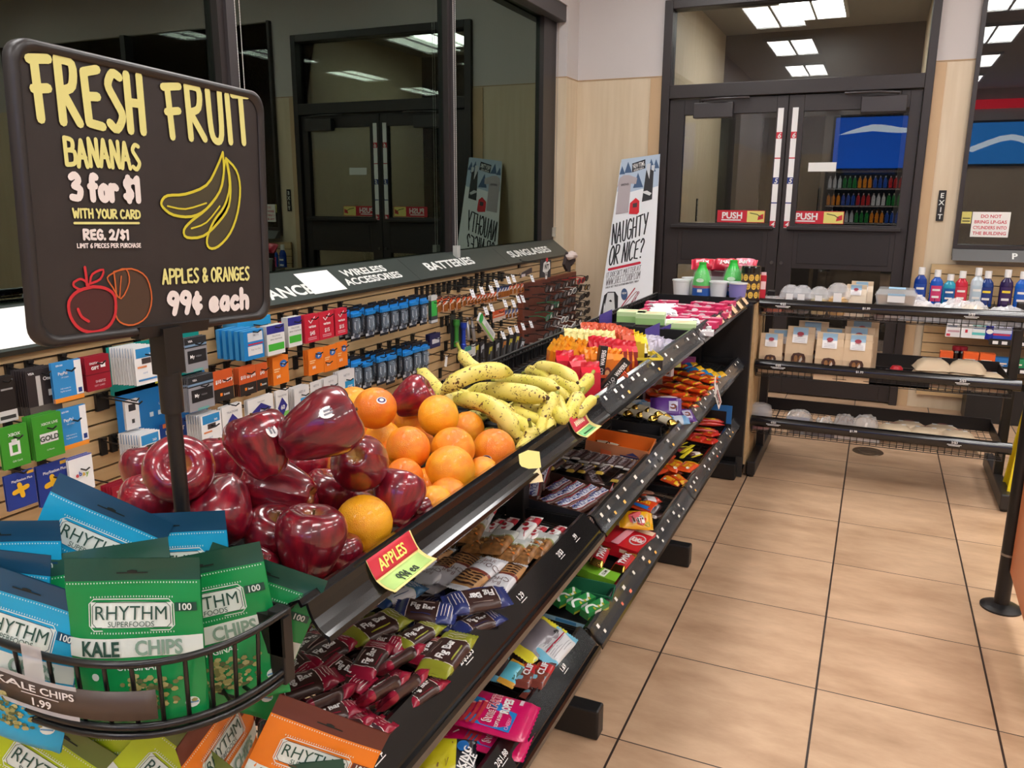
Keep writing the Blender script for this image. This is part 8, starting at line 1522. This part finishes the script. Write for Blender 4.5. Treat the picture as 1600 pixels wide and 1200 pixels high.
hang(k3, (325, 755, 440, 925), .17, mkc(W3, [(0, .97, 1, 1, (40, 60, 160))], [('e', .30, .50, .13, (206, 50, 60), .03), ('b', .44, .52, .13, (50, 80, 170), .03), ('a', .58, .50, .13, (226, 180, 40), .03), ('y', .72, .49, .13, (120, 170, 50), .03)]), 'white gift card with coloured lettering in the third row', GC, 2)
hang(k3, (560, 400, 985, 665), .03, mkc((36, 124, 196), [(.45, .8, .62, .98, (40, 46, 56)), (.86, .28, .93, .42, (190, 210, 226))]+[(.33+.09*i, .42, .37+.09*i, .5, (206, 226, 240)) for i in range(4)], [('MyMobile', .62, .95, .05, W3, 0), ('Loaded with Perks', .55, .62, .045, W3, 0)]), 'large blue backing board below the teal one', 'display board', hk=False, name='backing_board')
hang(k3, (588, 492, 655, 632), .12, mkc(W3, [(.25, .62, .75, .85, (50, 50, 54)), (.4, .2, .6, .34, (70, 70, 70))]), 'small white tag card hanging over the blue board', GC, 1)
hang(k3, (752, 590, 888, 700), .05, mkc((26, 70, 150), [(.1, .8, .5, .98, (226, 120, 60))], [('ID SMART', .5, .6, .17, W3, .04)]), 'dark blue board with white lettering below the blue board', 'display board', hk=False, name='backing_board')
hang(k3, (660, 645, 758, 830), .17, mkc(*WHB), 'white card with a blue top heading the lower long stack', GC, 8, .009); hang(k3, (945, 555, 1042, 716), .17, mkc(*WHB), 'white card with a blue top heading the stack by the bright apple', GC, 6, .009)
hang(k3, (530, 885, 632, 1020), .17, mkc(*RG), 'dark red gift card in the third row beside the apples', GC, 4, .01); hang(k3, (615, 862, 664, 905), .004, mkc((232, 206, 40)), 'yellow shelf strip beside the lower red gift card', 'strip', hk=False, name='shelf_strip'); hang(k3, (985, 715, 1065, 770), .004, mkc((232, 206, 40)), 'yellow shelf strip behind the bright red apple', 'strip', hk=False, name='shelf_strip')
BO = ((204, 88, 40), [(0, 0, 1, .42, (44, 38, 36)), (.3, .17, .42, .27, (236, 130, 40))], [('boost', .62, .22, .08, (226, 226, 226), .02)])
def boo(a): return mkc(BO[0], BO[1], BO[2]+[(a, .52, .66, .12, W3, .03)])
hang(k4, (55, 712, 178, 905), .17, boo('$10 to $99'), 'orange and black phone card, first of three', 'phone card', 1); hang(k4, (215, 690, 322, 868), .17, boo('$10 to $99'), 'orange and black phone card, second of three', 'phone card', 3); hang(k4, (322, 670, 392, 838), .17, boo('$45'), 'orange and black phone card priced forty five, third of the orange and black', 'phone card', 1)
def gom(t):
    def f(w_, h, nm):
        o = card_mesh(w_, h, (236, 124, 34), [(.08, .54, .45, .58, (246, 200, 150)), (.08, .46, .38, .50, (246, 200, 150))], [(t, .32, .3, .1, W3, .03)], name=nm); b = MB(); T = YZ(.002); b.disc(T, w_*.16, h*.22, w_*.22, h*.13, M((40, 110, 190), .4), 0); b.text(T, 'go', w_*.16, h*.235, h*.1, M(W3, .4), bold=.03, e=.001); b.build('round_logo', o); return o
    return f
hang(k4, (425, 625, 525, 800), .16, gom('$45'), 'orange phone card alone with a blue round mark', 'phone card', 3); hang(k4, (648, 580, 744, 738), .16, gom('$45'), 'orange phone card, first of the row of three', 'phone card', 3); hang(k4, (744, 558, 826, 718), .16, gom('$15'), 'orange phone card, second of the row of three', 'phone card', 1); hang(k4, (826, 535, 892, 692), .16, gom('$15'), 'orange phone card, third of the row of three', 'phone card', 1)
def vzm(t):
    def f(w_, h, nm):
        o = card_mesh(w_, h, (200, 36, 58), [(.2, .16, .8, .18, (236, 190, 200)), (.2, .1, .8, .12, (236, 190, 200))], [('verizon', .5, .58, .1, W3, .03), (t, .5, .34, .14, W3, .02)], name=nm); b = MB(); T = YZ(.002); b.ribbon(T, [(-w_*.22, h*.3), (-w_*.1, h*.2), (w_*.2, h*.4)], w_*.05, M(W3, .4), 0); b.build('check_mark', o); return o
    return f
hang(k4, (625, 365, 714, 540), .16, vzm('$45'), 'red phone card with a white check mark, first of three', 'phone card', 3); hang(k4, (716, 345, 806, 518), .16, vzm('$15'), 'red phone card with a white check mark, middle of three', 'phone card', 1); hang(k4, (815, 328, 890, 495), .16, vzm('$15'), 'red phone card with a white check mark beside the accessories', 'phone card', 3); hang(k4, (468, 405, 526, 578), .10, vzm('$100'), 'red phone card half hidden between two boxed cards', 'phone card')
hang(k4, (245, 462, 370, 645), .17, mkc((30, 130, 200), [(.2, .62, .95, .92, (214, 218, 224)), (.18, .14, .92, .46, (226, 226, 228)), (.2, .5, .95, .55, (190, 40, 70))], [('NET10', .6, .83, .07, (120, 120, 140), 0), ('Keep Your Own', .57, .34, .05, (110, 110, 120), 0)], .016), 'blue phone kit box at the front of its row', 'phone kit', 4, .026); hang(k4, (205, 385, 415, 440), .07, mkc((36, 150, 210), (), (), .1), 'blue phone kit box lying flat on top of the hook row', 'phone kit', hk=False)
PUR_ = ((232, 232, 230), [(0, .72, 1, 1, (50, 50, 140)), (.05, .14, .95, .38, (70, 180, 60))], [('TRACFONE', .5, .64, .06, (110, 110, 120), 0), ('BRING YOUR PHONE', .5, .53, .045, (60, 60, 70), .01)])
hang(k4, (390, 430, 500, 615), .17, mkc(*PUR_, .03), 'purple and white phone kit with a green panel, nearer of two', 'phone kit'); hang(k4, (522, 380, 606, 565), .15, mkc(*PUR_, .03), 'purple and white phone kit with a green panel beside the red cards', 'phone kit')
def ntm(t): return mkc((222, 220, 220), [(.4, .12, .96, .58, (40, 150, 205))], [('NET10', .5, .82, .09, (120, 120, 130), 0), (t, .68, .34, .15, W3, .03)])
for bx, t, lab, n in (((560, 815, 656, 985), '$50', 'white and blue phone card priced fifty', 4), ((660, 780, 730, 935), '$40', 'white and blue phone card priced forty', 0), ((745, 757, 830, 890), '$35', 'white and blue phone card priced thirty five', 2), ((835, 712, 938, 880), '$25', 'white and blue phone card priced twenty five', 3)): hang(k4, bx, .17, ntm(t), lab, 'phone card', n)
def tcm(t):
    def f(w_, h, nm):
        o = card_mesh(w_, h, (232, 230, 228), [(0, .06, 1, .22, (120, 190, 90))], [('TRACFONE', .5, .8, .065, (100, 100, 110), 0)], name=nm); b = MB(); T = YZ(.002); b.shape(T, [(-w_*.4, -h*.1), (0, -h*.42), (w_*.4, -h*.08), (0, h*.24)], M((50, 48, 130), .4), 0); b.text(T, t, 0, -h*.1, h*.15, M(W3, .4), bold=.03, e=.001); b.build('price_diamond', o); return o
    return f
for bx, t, lab, n in (((110, 928, 238, 1140), '200', 'white phone card with a purple diamond marked two hundred', 2), ((270, 880, 432, 1020), '60', 'white phone card with a purple diamond marked sixty above the bright apple', 2), ((445, 835, 522, 1015), '60', 'white phone card with a purple diamond marked sixty beside the blue ones', 1)): hang(k4, bx, .17, tcm(t), lab, 'phone card', n)
# phone accessories in clear blisters
def blister():
    b = MB(); w_, h = .075, .165; b.box(-.004, 0, -w_/2, w_/2, -h/2, h/2, M((24, 26, 34), .4)); T = YZ(0); b.rect(T, -w_/2, h*.22, w_/2, h*.42, M((30, 130, 205), .35), .0006); b.rect(T, -w_/2, h*.22, w_/2, h*.27, M((60, 160, 220), .35), .0008); b.rect(T, -w_/2, -h*.42, w_/2, -h*.34, M((190, 196, 204), .35), .0006); b.rect(T, -w_*.3, -h*.33, -w_*.1, -h*.26, M((150, 156, 164), .4), .0008)
    b.box(-.012, .014, -w_*.48, w_*.48, h*.24, h*.34, M((34, 130, 205), .3, coat=.5)); b.disc(T, w_*.1, -h*.37, w_*.3, h*.05, M((80, 90, 110), .4), .001)
    o = b.build('accessory_pack'); s = MB(); s.grid(lambda y, z: (.001+.024*max(0, 1-(2*y/w_/.62)**6)**.5*max(0, 1-((z+h*.05)/(h*.27))**6)**.5, y, z), [w_*.62*(i/8-.5) for i in range(9)], [-h*.05+h*.54*(i/10-.5) for i in range(11)], film((170, 190, 210), .25, .06)); s.build('clear_bubble', o)
    s = MB(); s.box(.002, .014, -w_*.16, w_*.16, -h*.24, h*.12, M((70, 76, 86), .3)); s.tube([(.01, w_*.2, h*.1), (.012, w_*.24, -h*.1), (.012, 0, -h*.26), (.01, -w_*.22, -h*.1), (.01, -w_*.2, h*.08)], .0026, M((196, 200, 206), .3), 5); s.build('cable', o); return o
BLS = blister()
def hang_src(src, h0, cv, box, off, label, cat, n=0, dx=.03, grp=None, hkl=True):
    (u0, v0), (u1, v1) = cv(box[:2]), cv(box[2:]); X = SX+off; c = on_x((u0+u1)/2, (v0+v1)/2, X); h = on_x((u0+u1)/2, v0, X).z-on_x((u0+u1)/2, v1, X).z; s = h/h0
    place(src, TR_(c) @ Matrix.Scale(s, 4), label, cat, grp)
    for i in range(n): place(src, TR_((X-dx*(i+1), c.y, c.z+.002)) @ Matrix.Scale(s, 4), ' '.join(label.split()[:12]).rstrip(',')+', hanging behind', cat, 'behind: '+label)
    if hkl: hook_at(c.y, c.z+h/2-.02, 'black peg hook carrying the '+' '.join(label.split()[:11]), (off+.03)/.21)
for i, (x, y0, y1) in enumerate(((940, 325, 530), (1030, 310, 512), (1120, 295, 495), (1180, 285, 478), (1238, 275, 465), (1300, 258, 445), (1366, 248, 430))): hang_src(BLS, .165, k4, (x-40, y0, x+40, y1), .16, 'blue-topped phone accessory pack, %s in the upper row from the red cards' % 'first second third fourth fifth sixth seventh'.split()[i], 'accessory', 2)
for i, (x, y0, y1) in enumerate(((945, 630, 850), (1012, 635, 835), (1100, 605, 805), (1160, 590, 800), (1262, 565, 770), (1322, 545, 745), (1372, 535, 725))): hang_src(BLS, .165, k4, (x-42, y0, x+42, y1), .16, 'blue-topped phone accessory pack, %s in the lower row above the fruit' % 'first second third fourth fifth sixth seventh'.split()[i], 'accessory', 2)
k5 = crop(640, 420, .1); k6 = crop(640, 500, .1375); k7 = crop(780, 380, .16667)
hang(k5, (335, 415, 435, 850), .16, mkc((60, 64, 70), [(0, .82, 1, 1, (206, 206, 206)), (.08, .26, .92, .8, (60, 180, 80)), (0, .02, 1, .12, (206, 210, 214))]), 'grey accessory card with a green screen beside the upper blue row', 'accessory', 2); hang(k5, (320, 1010, 480, 1230), .14, mkc((34, 34, 80), [(.2, .3, .9, .62, (206, 206, 214))]), 'small navy and white pack below the green screen card', 'accessory', 2, .012)
def battery(c_top):
    b = MB(); w_, h = .05, .085; b.box(-.002, 0, -w_/2, w_/2, -h/2, h/2, M((206, 160, 130) if c_top[0] > 150 else (196, 200, 214), .4)); T = YZ(0); b.shape(T, [(-w_/2, -h*.05), (0, h*.1), (w_/2, h*.12), (w_/2, h/2), (-w_/2, h/2)], M(c_top, .35), .0006); b.shape(T, smooth_pl([(-w_*.5, -h*.1), (0, h*.02), (w_*.5, h*.12), (w_*.5, h*.3), (0, h*.12), (-w_*.5, .0)]), M((232, 226, 220), .4), .001); b.rect(T, -w_/2, h*.4, w_/2, h*.5, M((60, 50, 50), .4), .0012)
    o = b.build('battery_pack'); s = MB()
    for k in (-1, 1): s.tube([(.006, k*w_*.2, -h*.42), (.006, k*w_*.2, h*.02)], .006, M((190, 120, 60), .3, .6), 8)
    s.build('battery_cell', o); return o
BAT, BAB = battery((214, 84, 32)), battery((50, 80, 150))
ORD_ = 'first second third fourth fifth sixth seventh eighth ninth tenth eleventh twelfth'.split()
for i, (x, y0, y1) in enumerate(((455, 455, 690), (555, 440, 680), (660, 430, 655), (765, 420, 640), (850, 410, 590))): hang_src(BAT, .085, k5, (x-45, y0, x+45, y1), .16, 'orange battery pack, %s from the green screen card in the upper row' % ORD_[i], 'battery pack', 1)
for i in range(9): x = 920+52*i; hang_src(BAT, .085, k5, (x-40, 415-9*i, x+40, 575-8*i), .16, 'orange battery pack in the crowded middle of the upper battery row', 'battery pack', 0, grp='orange battery packs, crowded middle', hkl=i % 2 == 0)
for i in range(4): x = 1395+45*i; hang_src(BAB, .085, k5, (x-40, 265-7*i, x+40, 470-10*i), .16, 'blue battery pack in the upper battery row', 'battery pack', 0, grp='blue battery packs, upper row', hkl=i % 2 == 0)
for i in range(4): x = 1575+60*i; hang_src(BAT, .085, k5, (x-40, 235-8*i, x+40, 410-12*i), .16, 'orange battery pack beside the brown sunglasses rack', 'battery pack', 0, grp='orange battery packs by the sunglasses', hkl=i % 2 == 0)
hang_src(BAT, .085, k5, (1110, 690, 1220, 830), .16, 'single orange battery pack in the lower battery row', 'battery pack'); hang(k5, (1300, 640, 1490, 812), .16, mkc((220, 92, 40), [(0, 0, 1, .35, (206, 190, 176)), (.1, .5, .9, .6, (236, 190, 160))]), 'wide orange battery pack in the lower battery row', 'battery pack', name='battery_pack')
for i in range(4): x = 1510+55*i; hang_src(BAB, .085, k5, (x-35, 640-10*i, x+35, 790-12*i), .16, 'blue battery pack in the lower battery row', 'battery pack', 0, grp='blue battery packs, lower row', hkl=i % 2 == 0)
def torch(c):
    b = MB(); b.lathe([(.016, -.075), (.016, -.05), (.012, -.045), (.012, .03), (.018, .045), (.018, .07), (.0, .071)], M(c, .3, .3), 14); b.box(-.022, -.019, -.03, .03, -.09, .10, M((40, 44, 40), .5)); return b
for (x0, y0, x1, y1), c, lab in (((695, 800, 770, 1200), (60, 140, 60), 'green pocket torch hanging under a white price tag'), ((805, 870, 880, 1210), (40, 70, 180), 'blue pocket torch hanging beside the green one')):
    u, v = k5(((x0+x1)/2, (y0+y1)/2)); p = on_x(u, v, SX+.14); simple('pocket_torch', torch(c), TR_(p), lab, 'torch'); hook_at(p.y, p.z+.1, 'black peg hook carrying the '+lab, .8)
for (a, b_), lab in ((((900, 760), (920, 1110)), 'silver pen-like tool hanging beside the blue torch'), (((965, 760), (1010, 1120)), 'second silver tool hanging slightly slanted')):
    p, q = on_x(*k5(a), SX+.13), on_x(*k5(b_), SX+.13); b = MB(); b.tube([p, p.lerp(q, .3), p.lerp(q, .32), q], [.008, .008, .013, .011], M((176, 176, 178), .3, .7), 10); tag(b.build('hand_tool'), lab, 'tool'); hook_at(p.y, p.z, 'black peg hook carrying the '+lab, .7)
p, q = on_x(*k5((1065, 745)), SX+.2), on_x(*k5((1290, 1075)), SX+.2); b = MB(); b.box(-.10, .10, -.022, .022, 0, .012, M((222, 224, 222), .4)); b.rect(XY(.012), -.10, -.022, .10, -.010, M((130, 190, 90), .4), .0006); b.disc(XY(.012), -.085, 0, .02, .024, M((50, 170, 80), .4), .001); b.rect(XY(.012), -.03, -.004, .08, .012, M((190, 194, 196), .3), .0012); simple('toothbrush_pack', b, axes((p+q)/2, q-p, (1, 0, 0)) @ Matrix.Scale((q-p).length/.2, 4), 'white and green pack hanging aslant below the battery row', 'pack'); hook_at(p.y, p.z, 'black peg hook carrying the aslant white and green pack', 1)
FLG = []
def flag():
    b = MB(); b.box(-.0006, .0006, -.02, .02, -.024, .024, M((230, 230, 234), .6)); T = YZ(.0006); b.rect(T, -.014, .004, .014, .008, M((150, 150, 160), .5), .0004); b.rect(T, -.014, -.012, .006, -.008, M((150, 150, 160), .5), .0004); return b.build('price_flag')
FL = flag()
for q, cv in [(q, k5) for q in ((985, 385), (1130, 340), (1280, 320), (1360, 230), (1545, 175), (1195, 655), (1280, 605), (1495, 540), (1465, 1040), (1580, 970))]+[(q, k7) for q in ((135, 330), (310, 330), (180, 525), (222, 520), (135, 565), (38, 860), (103, 820), (165, 805), (225, 780), (300, 760))]:
    p = on_x(*cv(q), SX+.215); place(HOOK, TR_((SX+.0008, p.y, p.z+.018)), 'black peg hook with a white price flag on its tip', 'hook', 'peg hooks on the slatwall'); place(FL, TR_(p) @ RY(-25) @ RX(-8), 'small white price flag on the tip of a peg hook', 'price flag', 'white price flags on the slatwall hooks')
def dark_pack(c):
    b = MB(); b.box(-.012, 0, -.028, .028, -.075, .075, M((36, 36, 40), .4)); T = YZ(0); b.shape(T, [(-.02, .01), (.02, .03), (.024, .06), (-.016, .05)], M(c, .4), .0006); b.shape(T, [(-.02, -.06), (.016, -.05), (.02, -.035), (-.02, -.045)], M(c, .4), .0006); b.box(-.004, .004, -.006, .012, -.05, .03, M((90, 92, 96), .3, .6)); return b.build('tool_pack')
DP = [dark_pack((214, 206, 50)), dark_pack((190, 196, 204)), dark_pack((206, 130, 40))]
for i, (x, y) in enumerate(((760, 400), (830, 390), (915, 410), (1000, 370), (1070, 340), (1140, 310), (1215, 280), (1270, 330))):
    p = on_x(*k6((x, y)), SX+.13); place(DP[(0, 1, 0, 1, 2, 0, 0, 1)[i]], TR_(p) @ RX((-6, 4, -8, 0, -14, -18, -22, -30)[i]), 'black tool pack, %s in the row under the torches' % ORD_[i], 'tool pack'); hook_at(p.y, p.z+.075, 'black peg hook carrying the black tool pack, %s in its row' % ORD_[i], .75)
hang(k6, (630, 290, 750, 420), .16, mkc((206, 210, 210), [(0, .6, .6, 1, (60, 150, 130))]), 'teal and silver round-edged pack below the torches', 'pack', name='accessory_pack')
hang(k6, (470, 580, 640, 680), .12, mkc((190, 190, 192), [(.1, .3, .9, .5, (60, 60, 64))]), 'grey barcode card low behind the bananas', 'card')
u, v = k6((415, 465)); p = on_x(u, v, SX+.15); b = MB(); b.box(-.0006, .0006, -.012, .012, -.03, .03, WHITE); place(HOOK, TR_((SX+.0008, p.y, p.z+.03)) @ Matrix.Diagonal((.8, 1, 1, 1)), 'black peg hook with a paper tag on it', 'hook', 'peg hooks on the slatwall'); simple('paper_tag', b, TR_(p) @ RX(-14), 'small white paper tag dangling from an empty hook', 'tag')
EH = 'empty peg hooks on the slatwall'
for u, v in ((153, 629), (160, 697), (461, 572), (445, 619), (708, 505), (700, 515), (690, 560), (715, 565), (667, 600), (730, 600), (735, 520), (748, 500), (795, 480), (762, 505)):
    p = on_x(u, v, SX+.003); hook_at(p.y, p.z+.02, 'black peg hook hanging empty on the maple slats', .9, EH)
for i in range(16): p = on_x(650+i*8.6, 452-i*1.55, SX+.003); hook_at(p.y, .985-.0475, 'black peg hook close to its neighbours in the top battery row', .7, 'top row of battery hooks')
b = MB(); b.box(SX+.002, SX+.008, 4.1, 6.06, .09, .515, M((20, 19, 20), .5)); tag(b.build('lower_panel'), 'black panel covering the lower slatwall below the tool packs', 'panel')
# sunglasses rack
b = MB(); b.box(SX+.009, SX+.045, 4.92, 5.97, .24, .84, M((112, 56, 40), .5, var=.1, vscale=20)); sr = b.build('sunglasses_rack'); tag(sr, 'reddish brown sunglasses board at the corner end of the slatwall', 'rack')
for j in range(9):
    s = MB(); s.cyl((SX+.045, 4.96, .80-.062*j), (SX+.075, 4.96, .80-.062*j), .007, BLACK, 10); s.build('peg', sr)
_SH = []
def shades(c, lens):
    b = MB(); fm = M(c, .5)
    for s in (-1, 1): b.tube([(0, s*.036+.030*math.cos(2*math.pi*k/14), .021*math.sin(2*math.pi*k/14)) for k in range(14)], .0034, fm, 5, closed=True); b.tube([(0, s*.066, .008), (-.06, s*.068, .004), (-.125, s*.06, -.02)], .003, fm, 5)
    b.tube([(0, -.007, .006), (0.002, 0, .01), (0, .007, .006)], .003, fm, 5); o = b.build('sunglasses'); o.data.materials
    for s in (-1, 1): l = MB(); l.add([(.001, s*.036+.029*math.cos(2*math.pi*k/14), .020*math.sin(2*math.pi*k/14)) for k in range(14)], [tuple(range(14))], M(lens, .3)); l.build('lens', o)
    
    if len(_SH) % 2: t = MB(); t.disc(YZ(.002), .036, -.004, .014, .014, M((230, 228, 226), .5), .0008); t.build('price_sticker', o)
    _SH.append(1); return o
SHD = [shades((26, 22, 24), (48, 40, 42)), shades((34, 24, 22), (70, 46, 40)), shades((220, 220, 216), (70, 70, 74)), shades((30, 120, 80), (40, 60, 54)), shades((190, 30, 40), (60, 40, 44)), shades((30, 30, 32), (150, 120, 60))]
rs = random.Random(4)
for j in range(9):
    for i in range(6):
        k = rs.choice((0, 0, 0, 1, 1, 0, 2, 5, 0, 3)) if (i, j) != (4, 0) else 4
        place(SHD[k], TR_((SX+.17+rs.uniform(0, .03), 5.045+.155*i+rs.uniform(-.01, .01), .803-.062*j)) @ RZ(rs.uniform(-8, 8)) @ RX(rs.uniform(-6, 6)) @ RY(12), 'pair of sunglasses in the %s row of the brown rack' % 'top second third fourth fifth sixth seventh eighth bottom'.split()[j], 'sunglasses', '%s row of sunglasses' % ORD_[j])
# novelty headwear at the rack's top
p = on_x(*k7((440, 235)), SX+.2); b = MB(); b.box(-.004, 0, -.10, .085, -.06, .055, M((44, 40, 44), .6)); T = YZ(.0); b.shape(T, [(-.06, -.02), (-.05, .035), (.0, .05), (.06, .04), (.07, .0), (.03, -.02), (.02, -.07), (-.01, -.07), (-.02, -.03)], M((226, 224, 222), .6), .001); b.disc(T, .005, .055, .02, .014, M((196, 40, 50), .5), .0015); b.text(T, "N'T", .005, .012, .034, BLACK, bold=.03, e=.003); b.text(T, 'GO', .008, -.035, .024, BLACK, bold=.02, e=.003); place(HOOK, TR_((SX+.0008, p.y, p.z+.04)), 'black peg hook carrying the dark novelty card', 'hook', 'peg hooks on the slatwall'); simple('novelty_card', b, TR_(p) @ RX(-4), 'dark novelty card with a white star shape on top of the sunglasses rack', 'card')
p = on_x(*k7((650, 150)), SX+.2); b = MB(); bk = M((50, 36, 36), .8)
for pts in (((-.10, -.03), (-.04, .05), (0, 0), (-.05, -.07)), ((0, 0), (.10, .05), (.12, -.02), (.04, -.05)), ((-.02, -.01), (.03, -.01), (.02, -.09), (-.04, -.08))): b.hexa([(-.01, y, z) for y, z in pts], [(.01, y, z) for y, z in pts], bk)
for y, z, r in ((-.03, .02, .035), (.02, .03, .04), (.065, .02, .03)): b.lathe([(.001, -r*.7), (r*.8, -r*.4), (r, 0), (r*.8, r*.4), (.001, r*.7)], M((206, 190, 184), .9, bump=.6, bscale=120), 12, (.015, y, z))
simple('novelty_hat', b, TR_(p), 'fuzzy brown and white novelty headpiece at the corner above the sunglasses', 'hat')
p = on_x(*k7((250, 270)), SX+.18); b = MB(); b.hexa([(-.004, -.09, -.03), (-.004, .09, -.01), (-.004, .09, .02), (-.004, -.06, .0)], [(.004, -.09, -.03), (.004, .09, -.01), (.004, .09, .02), (.004, -.06, .0)], M((60, 48, 48), .7)); b.rect(YZ(.004), -.08, -.025, -.02, -.008, M((196, 186, 190), .6), .001); simple('novelty_band', b, TR_(p), 'small dark headband hanging beside the novelty card', 'headband')
for o in bpy.data.objects:
    if 'used' in o: del o['used']
